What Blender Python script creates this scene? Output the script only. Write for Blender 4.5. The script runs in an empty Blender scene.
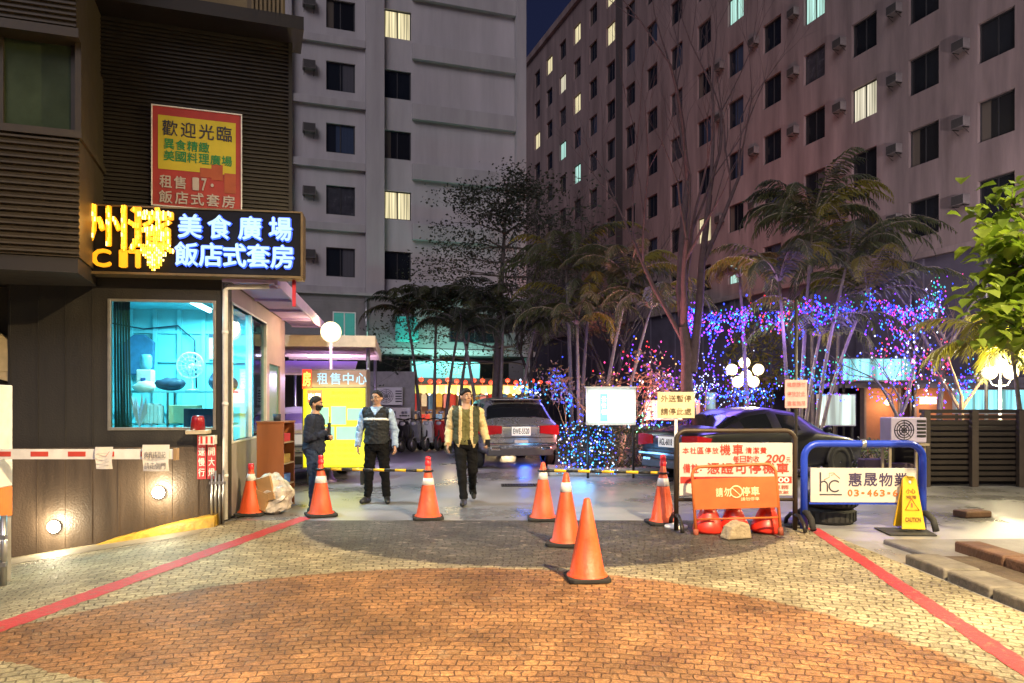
import bpy, bmesh, math, random
from mathutils import Vector, Matrix, noise as mnoise
random.seed(7)
R = math.radians
scene = bpy.context.scene
COL = scene.collection
FPX, HORIZ, EYE = 745.0, 404.0, 1.5          # focal length in pixels, horizon row, eye height


def WX(px, Y): return (px - 512.0) / FPX * Y
def WZ(py, Y): return EYE + (HORIZ - py) / FPX * Y
def GY(py): return EYE * FPX / (py - HORIZ)


# ------------------------------------------------------------------ materials
MATS = {}


def M(name, col, rough=0.6, metal=0.0, var=0.18, scale=6.0, bump=0.0, bscale=60.0, emit=0.0, ecol=None,
      trans=0.0, coat=0.0, spec=None, streak=False, alpha=1.0):
    """Procedural principled material: colour broken up by two noises, optional bump, optional vertical streaks."""
    if name in MATS:
        return MATS[name]
    m = bpy.data.materials.new(name)
    m.use_nodes = True
    nt = m.node_tree
    N, L = nt.nodes, nt.links
    b = N['Principled BSDF']
    b.inputs['Roughness'].default_value = rough
    b.inputs['Metallic'].default_value = metal
    if spec is not None:
        b.inputs['Specular IOR Level'].default_value = spec
    if trans:
        b.inputs['Transmission Weight'].default_value = trans
    if coat:
        b.inputs['Coat Weight'].default_value = coat
        b.inputs['Coat Roughness'].default_value = 0.06
    if alpha < 1:
        b.inputs['Alpha'].default_value = alpha
    c = (col[0], col[1], col[2], 1)
    if var > 0:
        tc = N.new('ShaderNodeTexCoord')
        mp = N.new('ShaderNodeMapping')
        L.new(tc.outputs['Object'], mp.inputs['Vector'])
        if streak:
            mp.inputs['Scale'].default_value = (1, 1, 0.12)
        n1 = N.new('ShaderNodeTexNoise')
        n1.inputs['Scale'].default_value = scale
        n1.inputs['Detail'].default_value = 6
        n1.inputs['Roughness'].default_value = 0.65
        L.new(mp.outputs[0], n1.inputs['Vector'])
        rp = N.new('ShaderNodeValToRGB')
        rp.color_ramp.elements[0].position = 0.3
        rp.color_ramp.elements[1].position = 0.72
        lo, hi = 1 - var, 1 + var * 0.7
        rp.color_ramp.elements[0].color = (c[0] * lo, c[1] * lo, c[2] * lo, 1)
        rp.color_ramp.elements[1].color = (min(1, c[0] * hi), min(1, c[1] * hi), min(1, c[2] * hi), 1)
        L.new(n1.outputs['Fac'], rp.inputs['Fac'])
        L.new(rp.outputs['Color'], b.inputs['Base Color'])
        rr = N.new('ShaderNodeMapRange')
        rr.inputs['To Min'].default_value = max(0.02, rough - 0.12)
        rr.inputs['To Max'].default_value = min(1, rough + 0.12)
        L.new(n1.outputs['Fac'], rr.inputs['Value'])
        L.new(rr.outputs[0], b.inputs['Roughness'])
        if bump > 0:
            n2 = N.new('ShaderNodeTexNoise')
            n2.inputs['Scale'].default_value = bscale
            n2.inputs['Detail'].default_value = 4
            L.new(tc.outputs['Object'], n2.inputs['Vector'])
            bp = N.new('ShaderNodeBump')
            bp.inputs['Strength'].default_value = bump
            bp.inputs['Distance'].default_value = 0.02
            L.new(n2.outputs['Fac'], bp.inputs['Height'])
            L.new(bp.outputs[0], b.inputs['Normal'])
    else:
        b.inputs['Base Color'].default_value = c
    if emit > 0:
        e = ecol or col
        b.inputs['Emission Color'].default_value = (e[0], e[1], e[2], 1)
        b.inputs['Emission Strength'].default_value = emit
    MATS[name] = m
    return m


# ------------------------------------------------------------------ mesh collector
class MB:
    def __init__(s):
        s.v, s.f, s.mi, s.sm = [], [], [], []

    def add(s, vs, fs, mi=0, smooth=False, T=None):
        o = len(s.v)
        for p in vs:
            p = Vector(p)
            s.v.append(tuple(T @ p) if T is not None else tuple(p))
        for f in fs:
            s.f.append(tuple(o + i for i in f))
            s.mi.append(mi)
            s.sm.append(smooth)
        return s

    def box(s, x0, x1, y0, y1, z0, z1, mi=0, T=None):
        vs = [(x0, y0, z0), (x1, y0, z0), (x1, y1, z0), (x0, y1, z0), (x0, y0, z1), (x1, y0, z1), (x1, y1, z1), (x0, y1, z1)]
        return s.add(vs, [(0, 3, 2, 1), (4, 5, 6, 7), (0, 1, 5, 4), (1, 2, 6, 5), (2, 3, 7, 6), (3, 0, 4, 7)], mi, False, T)

    def cbox(s, c, d, mi=0, T=None):
        return s.box(c[0] - d[0] / 2, c[0] + d[0] / 2, c[1] - d[1] / 2, c[1] + d[1] / 2, c[2] - d[2] / 2, c[2] + d[2] / 2, mi, T)

    def quad(s, a, b, c, d, mi=0, T=None):
        return s.add([a, b, c, d], [(0, 1, 2, 3)], mi, False, T)

    def path(s, pts, r, n=8, mi=0, caps=True, smooth=True, T=None, closed=False):
        pts = [Vector(p) for p in pts]
        k = len(pts)
        rs = r if isinstance(r, (list, tuple)) else [r] * k
        vs, fs = [], []
        prev = None
        for i, p in enumerate(pts):
            a = pts[(i - 1) % k] if (i > 0 or closed) else p
            b = pts[(i + 1) % k] if (i < k - 1 or closed) else p
            t = (b - a)
            t = t.normalized() if t.length > 1e-9 else Vector((0, 0, 1))
            if prev is None:
                up = Vector((0, 0, 1)) if abs(t.z) < 0.9 else Vector((1, 0, 0))
                x = t.cross(up).normalized()
            else:
                x = prev - t * prev.dot(t)
                x = x.normalized() if x.length > 1e-6 else t.orthogonal().normalized()
            prev = x
            y = t.cross(x)
            for j in range(n):
                an = 2 * math.pi * j / n
                vs.append(p + (x * math.cos(an) + y * math.sin(an)) * rs[i])
        for i in range(k if closed else k - 1):
            i2 = (i + 1) % k
            for j in range(n):
                j2 = (j + 1) % n
                fs.append((i * n + j, i * n + j2, i2 * n + j2, i2 * n + j))
        s.add(vs, fs, mi, smooth, T)
        if caps and not closed:
            o = len(s.v) - len(vs)
            s.f.append(tuple(o + j for j in range(n))[::-1]); s.mi.append(mi); s.sm.append(False)
            s.f.append(tuple(o + (k - 1) * n + j for j in range(n))); s.mi.append(mi); s.sm.append(False)
        return s

    def tube(s, p, q, r, r2=None, n=8, mi=0, T=None):
        return s.path([p, q], [r, r if r2 is None else r2], n, mi, T=T)

    def lathe(s, prof, c=(0, 0, 0), n=20, mi=0, T=None, smooth=True):
        vs, fs = [], []
        for (r, z) in prof:
            for j in range(n):
                a = 2 * math.pi * j / n
                vs.append((c[0] + r * math.cos(a), c[1] + r * math.sin(a), c[2] + z))
        for i in range(len(prof) - 1):
            for j in range(n):
                j2 = (j + 1) % n
                fs.append((i * n + j, i * n + j2, (i + 1) * n + j2, (i + 1) * n + j))
        return s.add(vs, fs, mi, smooth, T)

    def ball(s, c, r, nu=12, nv=8, mi=0, T=None):
        if not isinstance(r, (tuple, list)):
            r = (r, r, r)
        vs = [(c[0], c[1], c[2] - r[2])]
        for i in range(1, nv):
            ph = -math.pi / 2 + math.pi * i / nv
            for j in range(nu):
                a = 2 * math.pi * j / nu
                vs.append((c[0] + r[0] * math.cos(ph) * math.cos(a), c[1] + r[1] * math.cos(ph) * math.sin(a), c[2] + r[2] * math.sin(ph)))
        vs.append((c[0], c[1], c[2] + r[2]))
        fs = [(0, 1 + (j + 1) % nu, 1 + j) for j in range(nu)]
        for i in range(nv - 2):
            for j in range(nu):
                a, b = 1 + i * nu + j, 1 + i * nu + (j + 1) % nu
                fs.append((a, b, b + nu, a + nu))
        t = len(vs) - 1
        o = 1 + (nv - 2) * nu
        fs += [(o + j, o + (j + 1) % nu, t) for j in range(nu)]
        return s.add(vs, fs, mi, True, T)

    def bulb(s, c, r, mi=0):
        """octahedral little lamp"""
        x, y, z = c
        vs = [(x + r, y, z), (x - r, y, z), (x, y + r, z), (x, y - r, z), (x, y, z + r * 1.3), (x, y, z - r * 1.3)]
        return s.add(vs, [(0, 2, 4), (2, 1, 4), (1, 3, 4), (3, 0, 4), (2, 0, 5), (1, 2, 5), (3, 1, 5), (0, 3, 5)], mi, True)

    def prism(s, poly, y0, y1, mi=0, T=None):
        """polygon in x,z extruded along y (poly counter-clockwise seen from -y)"""
        n = len(poly)
        vs = [(p[0], y0, p[1]) for p in poly] + [(p[0], y1, p[1]) for p in poly]
        fs = [tuple(range(n)), tuple(range(n, 2 * n))[::-1]]
        fs += [(i, i + n, (i + 1) % n + n, (i + 1) % n) for i in range(n)]
        return s.add(vs, fs, mi, False, T)

    def prismx(s, poly, x0, x1, mi=0, T=None):
        """polygon in y,z extruded along x"""
        n = len(poly)
        vs = [(x0, p[0], p[1]) for p in poly] + [(x1, p[0], p[1]) for p in poly]
        fs = [tuple(range(n)), tuple(range(n, 2 * n))[::-1]]
        fs += [(i, i + n, (i + 1) % n + n, (i + 1) % n) for i in range(n)]
        return s.add(vs, fs, mi, False, T)

    def prismz(s, poly, z0, z1, mi=0, T=None):
        n = len(poly)
        vs = [(p[0], p[1], z0) for p in poly] + [(p[0], p[1], z1) for p in poly]
        fs = [tuple(range(n))[::-1], tuple(range(n, 2 * n))]
        fs += [(i, (i + 1) % n, (i + 1) % n + n, i + n) for i in range(n)]
        return s.add(vs, fs, mi, False, T)

    def text(s, st, cx, cz, w, h, y=0.0, bold=0.0, mi=0, depth=0.006, T=None, lean=0.0):
        vs, fs, (x0, x1, z0, z1) = glyphs(st, 0.0)
        sx, sz = w / max(1e-6, x1 - x0), h / max(1e-6, z1 - z0)
        d = bold * 1.1
        for n_, (ox, oz) in enumerate(((0, 0),) if bold <= 0 else ((0, 0), (d, 0), (-d, 0), (0, d), (0, -d))):
            out = []
            for (a, b, c) in vs:
                zz = (c - (z0 + z1) / 2 + oz) * sz
                out.append((cx + (a - (x0 + x1) / 2 + ox) * sx + lean * zz, y - (depth + n_ * 0.0004 if b > 0.5 else 0.0), cz + zz))
            s.add(out, fs, mi, False, T)
        return s

    def build(s, name, mats, parent=None, bevel=0.0, seg=2, loc=None, subsurf=0):
        me = bpy.data.meshes.new(name)
        me.from_pydata(s.v, [], s.f)
        if not isinstance(mats, (list, tuple)):
            mats = [mats]
        for m in mats:
            me.materials.append(m)
        me.polygons.foreach_set('material_index', s.mi)
        me.polygons.foreach_set('use_smooth', s.sm)
        me.update()
        return link(name, me, parent, bevel, seg, loc, subsurf)


def link(name, me, parent=None, bevel=0.0, seg=2, loc=None, subsurf=0):
    o = bpy.data.objects.new(name, me)
    COL.objects.link(o)
    if parent is not None:
        o.parent = parent
    if loc is not None:
        o.location = loc
    if bevel > 0:
        bm = o.modifiers.new('bevel', 'BEVEL')
        bm.width = bevel
        bm.segments = seg
        bm.limit_method = 'ANGLE'
        bm.angle_limit = R(40)
    if subsurf:
        ss = o.modifiers.new('subsurf', 'SUBSURF')
        ss.levels = ss.render_levels = subsurf
    return o


_GL = {}


def glyphs(st, bold=0.0):
    """Outline of a string as a flat extruded mesh (built-in font, kept in x / z)."""
    k = (st, bold)
    if k in _GL:
        return _GL[k]
    cu = bpy.data.curves.new('lettering', 'FONT')
    cu.body = st
    cu.size = 1.0
    cu.extrude = 0.5
    cu.offset = bold
    cu.resolution_u = 3
    ob = bpy.data.objects.new('lettering', cu)
    me = ob.to_mesh()
    vs = [(v.co.x, 1.0 if v.co.z > 0 else 0.0, v.co.y) for v in me.vertices]
    fs = [tuple(p.vertices) for p in me.polygons]
    ob.to_mesh_clear()
    bpy.data.objects.remove(ob)
    bpy.data.curves.remove(cu)
    xs = [v[0] for v in vs] or [0, 1]
    zs = [v[2] for v in vs] or [0, 1]
    _GL[k] = (vs, fs, (min(xs), max(xs), min(zs), max(zs)))
    return _GL[k]


def tag(o, label=None, cat=None, group=None, kind=None):
    if label: o['label'] = label
    if cat: o['category'] = cat
    if group: o['group'] = group
    if kind: o['kind'] = kind
    return o


def thing(name, label, cat, loc=(0, 0, 0), rz=0.0, group=None):
    o = bpy.data.objects.new(name, None)
    COL.objects.link(o)
    o.location = loc
    o.rotation_euler = (0, 0, rz)
    o.empty_display_size = 0.2
    return tag(o, label, cat, group)


def copy_tree(o, parent=None):
    c = o.copy()
    COL.objects.link(c)
    c.parent = parent
    for ch in list(o.children):
        copy_tree(ch, c)
    return c


def dup(root, label, loc, rz=None, group=None):
    c = copy_tree(root)
    c.location = loc
    if rz is not None:
        c.rotation_euler = (0, 0, rz)
    c['label'] = label
    if group: c['group'] = group
    return c


def light(kind, name, loc, energy, col, parent=None, size=0.1, target=None, spot=None, blend=0.5, size_y=None):
    d = bpy.data.lights.new(name, kind)
    d.energy = energy
    d.color = col
    if kind in ('POINT', 'SPOT'):
        d.shadow_soft_size = size
    if kind == 'AREA':
        d.size = size
        if size_y:
            d.shape = 'RECTANGLE'
            d.size_y = size_y
    if kind == 'SPOT':
        d.spot_size = spot
        d.spot_blend = blend
    o = bpy.data.objects.new(name, d)
    COL.objects.link(o)
    o.location = loc
    if parent: o.parent = parent
    if target is not None:
        o.rotation_euler = (Vector(target) - Vector(loc)).to_track_quat('-Z', 'Y').to_euler()
    return o


def holed_wall(mb, x0, x1, z0, z1, holes, depth=0.12, y=0.0, mi=0, mi_rev=None):
    """A wall sheet in the x,z plane at y with rectangular holes and reveals going back by depth."""
    xs = sorted({x0, x1, *[h[0] for h in holes], *[h[1] for h in holes]})
    zs = sorted({z0, z1, *[h[2] for h in holes], *[h[3] for h in holes]})
    xs = [x for x in xs if x0 <= x <= x1]
    zs = [z for z in zs if z0 <= z <= z1]
    for i in range(len(xs) - 1):
        for j in range(len(zs) - 1):
            cx, cz = (xs[i] + xs[i + 1]) / 2, (zs[j] + zs[j + 1]) / 2
            if any(h[0] < cx < h[1] and h[2] < cz < h[3] for h in holes):
                continue
            mb.quad((xs[i], y, zs[j]), (xs[i + 1], y, zs[j]), (xs[i + 1], y, zs[j + 1]), (xs[i], y, zs[j + 1]), mi)
    mr = mi if mi_rev is None else mi_rev
    for (a, b, c, d) in holes:
        e = y + depth
        mb.quad((a, y, c), (a, e, c), (b, e, c), (b, y, c), mr)
        mb.quad((a, y, d), (b, y, d), (b, e, d), (a, e, d), mr)
        mb.quad((a, y, c), (a, y, d), (a, e, d), (a, e, c), mr)
        mb.quad((b, y, c), (b, e, c), (b, e, d), (b, y, d), mr)


# ------------------------------------------------------------------ common materials
black_metal = M('black_metal', (0.025, 0.023, 0.022), 0.45, 0.3)
steel = M('steel', (0.45, 0.45, 0.46), 0.35, 0.9)
white_paint = M('white_paint', (0.75, 0.73, 0.7), 0.5)
black_rubber = M('black_rubber', (0.02, 0.02, 0.02), 0.8)
dark_glass = M('dark_glass', (0.006, 0.008, 0.012), 0.08, 0, 0)
car_glass = M('car_glass', (0.008, 0.009, 0.012), 0.06, 0, 0)
chrome = M('chrome', (0.7, 0.7, 0.72), 0.12, 1.0, 0.05)
bark = M('bark', (0.10, 0.075, 0.06), 0.85, 0, 0.35, 10, 0.6, 40)
concrete = M('concrete', (0.3, 0.29, 0.27), 0.8, 0, 0.22, 5, 0.3, 50)
yellow_paint = M('yellow_paint', (0.75, 0.42, 0.02), 0.55)
red_paint = M('red_paint', (0.6, 0.03, 0.03), 0.5)
dark_ink = M('dark_ink', (0.03, 0.03, 0.05), 0.7, 0, 0)
red_ink = M('red_ink', (0.62, 0.05, 0.03), 0.6, 0, 0)
orange_ink = M('orange_ink', (0.75, 0.16, 0.03), 0.6, 0, 0)
# ================================================================== PEOPLE (built first, while the scene is small)
skin = M('skin', (0.42, 0.24, 0.16), 0.5, 0, 0.12, 12)
eye_w = M('eye_white', (0.7, 0.68, 0.65), 0.3, 0, 0)
hair_m = M('hair_black', (0.010, 0.008, 0.008), 0.85, 0, 0.3, 40, 0.6, 200)
lip_m = M('lip', (0.3, 0.1, 0.09), 0.5, 0, 0)


def seg_dist(p, a, b):
    ab = b - a
    t = max(0.0, min(1.0, (p - a).dot(ab) / max(1e-9, ab.length_squared)))
    return (p - (a + ab * t)).length, t


def make_person(label, loc, yaw, H, pose, head_yaw=0.0, head_pitch=0.0, clothes=None, props=None, belly=1.0):
    s = H / 1.75
    J = {k: Vector(v) for k, v in pose.items()}
    mb = MB()
    bones = []

    def cap(p, q, r1, r2, reg):
        p, q = Vector(p), Vector(q)
        mb.ball(p, r1, 12, 8); mb.ball(q, r2, 12, 8)
        mb.path([p, q], [r1, r2], 12)
        bones.append((p, q, r1, r2, reg))
    # torso loft
    rings = [(0.83, 0.12, 0.10), (0.88, 0.16, 0.118), (0.96, 0.168, 0.122 * belly), (1.06, 0.152, 0.115 * belly), (1.16, 0.157, 0.117 * belly), (1.28, 0.178, 0.122), (1.37, 0.182, 0.112), (1.43, 0.15, 0.092), (1.475, 0.085, 0.072), (1.53, 0.058, 0.06)]
    lean = J.get('lean', Vector((0, 0, 0)))
    vs, fs = [], []
    n = 20
    for (z, rx, ry) in rings:
        f = (z - 0.9) / 0.6
        for j in range(n):
            a = 2 * math.pi * j / n
            ca, sa = math.cos(a), math.sin(a)
            vs.append((rx * math.copysign(abs(ca) ** 0.85, ca) + lean.x * f, ry * math.copysign(abs(sa) ** 0.9, sa) + lean.y * f, z))
    for i in range(len(rings) - 1):
        for j in range(n):
            fs.append((i * n + j, i * n + (j + 1) % n, (i + 1) * n + (j + 1) % n, (i + 1) * n + j))
    fs.append(tuple(range(n))[::-1]); fs.append(tuple((len(rings) - 1) * n + j for j in range(n)))
    mb.add(vs, fs, 0, True)
    bones.append((Vector((0, 0, 0.9)), Vector((lean.x * .4, lean.y * .4, 1.1)), 0.15, 0.15, 'torso'))
    bones.append((Vector((-0.08 + lean.x * .6, lean.y * .6, 1.28)), Vector((0.08 + lean.x * .6, lean.y * .6, 1.28)), 0.12, 0.12, 'torso'))
    bones.append((Vector((-0.13 + lean.x * .8, lean.y * .8, 1.4)), Vector((0.13 + lean.x * .8, lean.y * .8, 1.4)), 0.06, 0.06, 'torso'))
    bones.append((Vector((0, 0, 0.86)), Vector((0, 0, 0.93)), 0.15, 0.15, 'pelvis'))
    hl = Vector((lean.x, lean.y, 0))
    cap(hl + Vector((0, 0.005, 1.46)), hl + Vector((0, -0.01, 1.56)), 0.058, 0.054, 'neck')
    for sd in ('L', 'R'):
        sh, el, wr = J['sh' + sd], J['el' + sd], J['wr' + sd]
        cap(sh, el, 0.058, 0.043, 'uparm' + sd)
        cap(el, wr, 0.043, 0.029, 'forearm' + sd)
        hp, kn, an = J['hip' + sd], J['kn' + sd], J['an' + sd]
        cap(hp, kn, 0.088, 0.058, 'thigh' + sd)
        cap(kn, an, 0.058, 0.04, 'shin' + sd)
        td = J['toe' + sd]
        cap(an + Vector((0, 0.03, -0.04)), an + td * 0.8, 0.042, 0.034, 'foot' + sd)
        cap(an + td * 0.55, an + td, 0.038, 0.03, 'foot' + sd)
        # hand
        d = (wr - el).normalized() if ('hd' + sd) not in J else J['hd' + sd].normalized()
        nrm = J['hn' + sd].normalized()
        nrm = (nrm - d * nrm.dot(d)).normalized()
        side = d.cross(nrm)
        k0 = wr + d * 0.085
        for o_ in (-0.024, -0.008, 0.008, 0.024):
            cap(wr + side * o_ * 0.6 + d * 0.01, k0 + side * o_, 0.017, 0.013, 'hand' + sd)
        curl = J['curl' + sd].x if ('curl' + sd) in J else 0.5
        for q, ln in enumerate((0.066, 0.076, 0.071, 0.055)):
            o_ = (-0.029, -0.0095, 0.0095, 0.028)[q]
            a0 = k0 + side * o_
            d1 = (d * math.cos(curl) + nrm * math.sin(curl)).normalized()
            d2 = (d * math.cos(curl * 2.1) + nrm * math.sin(curl * 2.1)).normalized()
            a1 = a0 + d1 * ln * 0.52; a2 = a1 + d2 * ln * 0.48
            cap(a0, a1, 0.0095, 0.0088, 'hand' + sd); cap(a1, a2, 0.0088, 0.0078, 'hand' + sd)
        ts = -1 if J['thumb' + sd].x < 0 else 1
        t0 = wr + d * 0.03 + side * ts * 0.025
        t1 = t0 + (side * ts * 0.6 + d * 0.7 + nrm * 0.3).normalized() * 0.04
        t2 = t1 + (d + nrm * 0.5).normalized() * 0.03
        cap(t0, t1, 0.013, 0.0105, 'hand' + sd); cap(t1, t2, 0.0105, 0.009, 'hand' + sd)
    HM = Matrix.Translation(hl + Vector((0, -0.01, 1.55))) @ Matrix.Rotation(head_yaw, 4, 'Z') @ Matrix.Rotation(head_pitch, 4, 'X') @ Matrix.Translation((0, 0.01, -1.55))
    mb.ball((0, 0.0, 1.645), (0.078, 0.097, 0.11), 20, 14, T=HM)
    mb.ball((0, -0.03, 1.58), (0.058, 0.062, 0.062), 16, 10, T=HM)
    mb.ball((0, -0.055, 1.555), (0.03, 0.032, 0.024), 12, 8, T=HM)
    mb.ball((0, -0.106, 1.612), (0.014, 0.017, 0.014), 10, 8, T=HM)
    mb.path([(0, -0.09, 1.655), (0, -0.106, 1.615)], [0.009, 0.012], 8, T=HM)
    for sx in (-1, 1):
        mb.ball((sx * 0.079, 0.008, 1.625), (0.012, 0.022, 0.033), 10, 8, T=HM)
        mb.ball((sx * 0.045, -0.075, 1.605), (0.022, 0.018, 0.02), 10, 8, T=HM)
        mb.path([(sx * 0.012, -0.095, 1.665), (sx * 0.05, -0.078, 1.667)], [0.008, 0.008], 6, T=HM)
    bones.append((HM @ Vector((0, -0.02, 1.6)), HM @ Vector((0, 0, 1.67)), 0.075, 0.09, 'head'))
    tmp = mb.build('body_raw', skin)
    rm = tmp.modifiers.new('remesh', 'REMESH'); rm.mode = 'VOXEL'; rm.voxel_size = 0.0085; rm.use_smooth_shade = True
    sm = tmp.modifiers.new('smooth', 'SMOOTH'); sm.iterations = 3; sm.factor = 0.5
    dg = bpy.context.evaluated_depsgraph_get()
    dg.update()
    me = bpy.data.meshes.new_from_object(tmp.evaluated_get(dg))
    bpy.data.objects.remove(tmp)
    V = [v.co.copy() for v in me.vertices]
    NR = [v.normal.copy() for v in me.vertices]
    PF = [tuple(p.vertices) for p in me.polygons]
    reg = []
    for p in V:
        best, br = 1e9, 'torso'
        for (a, b, r1, r2, rg) in bones:
            d, t = seg_dist(p, a, b)
            d -= r1 + (r2 - r1) * t
            if d < best: best, br = d, rg
        reg.append(br)
    HI = HM.inverted()
    root = thing('person', label, 'person', loc, yaw)
    covered = set()
    built = []

    def shell(name, mats, pred, off, wrinkle=0.004, seed=0.0, midx=None, parent=None, wfreq=14.0):
        ids, m2, fo, mi = {}, [], [], []
        for f in PF:
            if all(pred(V[i], reg[i]) for i in f):
                fo.append(f)
        used = sorted({i for f in fo for i in f})
        e_ = {(a, b) for f in fo for a, b in zip(f, f[1:] + f[:1])}
        rimv = {i for (a, b) in e_ if (b, a) not in e_ for i in (a, b)}
        for i in used:
            p, nn = V[i], NR[i]
            w = mnoise.noise(Vector((p.x * wfreq, p.y * wfreq, p.z * wfreq * 0.7)) + Vector((seed, seed * 2, 0))) * wrinkle + mnoise.noise(p * wfreq * 2.4 + Vector((seed, 3, 1))) * wrinkle * 0.6 + abs(mnoise.noise(Vector((p.x * 9 + p.z * 7, p.y * 9 - p.z * 5, p.z * 11 + seed)))) * wrinkle * 1.3
            if name == 'hair' and i in rimv: w, o2 = 0.0, 0.001
            else: o2 = off
            ids[i] = len(m2); m2.append(p + nn * (o2 + w)); covered.add(i) if off < 0.03 else None
        # inner rim so that the hem has thickness
        ed = {}
        for f in fo:
            for a, b in zip(f, f[1:] + f[:1]): ed[(a, b)] = 1
        rim = [(a, b) for (a, b) in ed if (b, a) not in ed]
        FF = [tuple(ids[i] for i in f) for f in fo]
        inner = {}
        for (a, b) in rim:
            for i in (a, b):
                if i not in inner: inner[i] = len(m2); m2.append(V[i] - NR[i] * 0.004)
            FF.append((ids[b], ids[a], inner[a], inner[b]))
        me2 = bpy.data.meshes.new(name)
        me2.from_pydata([tuple(v * s) for v in m2], [], FF)
        mats = mats if isinstance(mats, (list, tuple)) else [mats]
        for m_ in mats: me2.materials.append(m_)
        me2.polygons.foreach_set('use_smooth', [True] * len(FF))
        me2.update()
        o = link(name, me2, parent or root)
        return o
    outs = {}
    for c in clothes(reg, HI):
        outs[c[0] + str(len(outs))] = shell(c[0], c[1], c[2], c[3], *(c[4:] if len(c) > 4 else ()))
    # body mesh: pulled in a little under the clothes, plus eyes / lips / brows
    BV = [tuple((p - NR[i] * (0.006 if i in covered else 0.0)) * s) for i, p in enumerate(V)]
    bm_ = MB(); bm_.v = BV; bm_.f = list(PF); bm_.mi = [0] * len(PF); bm_.sm = [True] * len(PF)
    S = Matrix.Scale(s, 4)
    for sx in (-1, 1):
        bm_.ball((sx * 0.032, -0.0845, 1.645), (0.014, 0.009, 0.0075), 10, 6, 1, T=S @ HM)
        bm_.ball((sx * 0.031, -0.0915, 1.645), (0.006, 0.004, 0.0065), 8, 6, 2, T=S @ HM)
        bm_.path([(sx * 0.014, -0.099, 1.668), (sx * 0.035, -0.093, 1.673), (sx * 0.052, -0.08, 1.668)], [0.004, 0.0045, 0.003], 6, 2, T=S @ HM)
    bm_.path([(-0.022, -0.088, 1.577), (0, -0.0925, 1.579), (0.022, -0.088, 1.577)], [0.003, 0.006, 0.003], 6, 3, T=S @ HM)
    bm_.build('body', [skin, eye_w, hair_m, lip_m], root)
    if props: props(root, S, HM, J, s)
    return root


def hair_pred(HI, front=1.70, back=1.575):
    def f(p, r):
        if r not in ('head', 'neck'): return False
        q = HI @ p
        if q.z < 1.60 + 0.9 * max(0.0, 0.03 - q.y): return False
        if q.z < back: return False
        lim = front - 0.05 * max(0, min(1, (q.y + 0.09) / 0.05)) - 0.11 * max(0, min(1, (q.y + 0.055) / 0.06)) + 0.02 * abs(q.x) / 0.08 * (1 if q.y < -0.06 else 0)
        if abs(q.x) > 0.083 and q.z < 1.66: return False
        return q.z > lim
    return f


def H3(sx, **kw): return kw


BASE = dict(shL=(0.185, 0.0, 1.405), shR=(-0.185, 0.0, 1.405), hipL=(0.088, 0, 0.9), hipR=(-0.088, 0, 0.9),
            knL=(0.11, -0.01, 0.5), knR=(-0.11, -0.01, 0.5), anL=(0.125, 0.02, 0.085), anR=(-0.125, 0.02, 0.085),
            toeL=(0.05, -0.17, -0.045), toeR=(-0.05, -0.17, -0.045), thumbL=(1, 0, 0), thumbR=(-1, 0, 0))

navy_knit = M('navy_knit', (0.010, 0.016, 0.04), 0.95, 0, 0.2, 20, 0.4, 120)
jeans = M('jeans', (0.013, 0.03, 0.075), 0.9, 0, 0.3, 9, 0.3, 120)
shoe_blk = M('shoe_black', (0.015, 0.014, 0.014), 0.4)
shoe_gry = M('shoe_teal', (0.05, 0.08, 0.08), 0.6)
trou_blk = M('trousers_black', (0.006, 0.006, 0.007), 0.95, 0, 0.25, 9, spec=0.15)
vest_blk = M('vest_black', (0.008, 0.010, 0.014), 0.8, 0, 0.2, 9)
shirt_bl = M('shirt_blue', (0.30, 0.42, 0.62), 0.7, 0, 0.1, 9)
band_w = M('reflective_white', (0.75, 0.75, 0.75), 0.3)
cream_sh = M('shirt_cream', (0.62, 0.48, 0.24), 0.75, 0, 0.12, 8)
olive_te = M('tee_olive', (0.12, 0.11, 0.03), 0.8, 0, 0.15, 8)
green_vs = M('vest_green', (0.045, 0.05, 0.022), 0.75, 0, 0.15, 8)
mask_blk = M('mask_black', (0.01, 0.01, 0.012), 0.7)
wlegs = ('thighL', 'thighR', 'shinL', 'shinR', 'pelvis')


def trousers(p, r): return (r in wlegs and p.z > 0.10) or (r == 'torso' and p.z < 0.99) or (r in ('footL', 'footR') and p.z > 0.11)


def shoes(p, r): return r in ('footL', 'footR') and p.z < 0.5 or (r.startswith('shin') and p.z < 0.11)


# --- man in navy, seen from his right side, phone held up at his chest
def c1(reg, HI):
    return [('trousers', jeans, trousers, 0.012, 0.013, 1.0),
            ('shoes', shoe_gry, shoes, 0.010, 0.001),
            ('sweater', navy_knit, lambda p, r: r in ('torso', 'uparmL', 'uparmR', 'forearmL', 'forearmR') and p.z > 0.90 and p.z < 1.475 or (r == 'pelvis' and p.z > 0.9), 0.021, 0.014, 2.0),
            ('hair', hair_m, hair_pred(HI, 1.698), 0.009, 0.004, 4.0, None, None, 30.0),
            ('mask', mask_blk, lambda p, r: r in ('head', 'neck') and (HI @ p).y < -0.02 and 1.545 < (HI @ p).z < 1.628, 0.006, 0.0)]


def pr1(root, S, HM, J, s):
    w = S @ (J['wrR'] + Vector((0.03, -0.06, 0.07)))
    h = MB(); h.cbox((0, 0, 0), (0.06, 0.035, 0.15)); h.tube((0.015, 0, 0.07), (0.015, 0, 0.17), 0.007, n=6)
    o = h.build('two_way_radio', shoe_blk, None, bevel=0.006)
    o.matrix_world = Matrix.Translation(root.location) @ Matrix.Rotation(root.rotation_euler.z, 4, 'Z') @ Matrix.Translation(w)
    tag(o, 'small black two way radio in the hand of the man in navy', 'radio')


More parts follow.
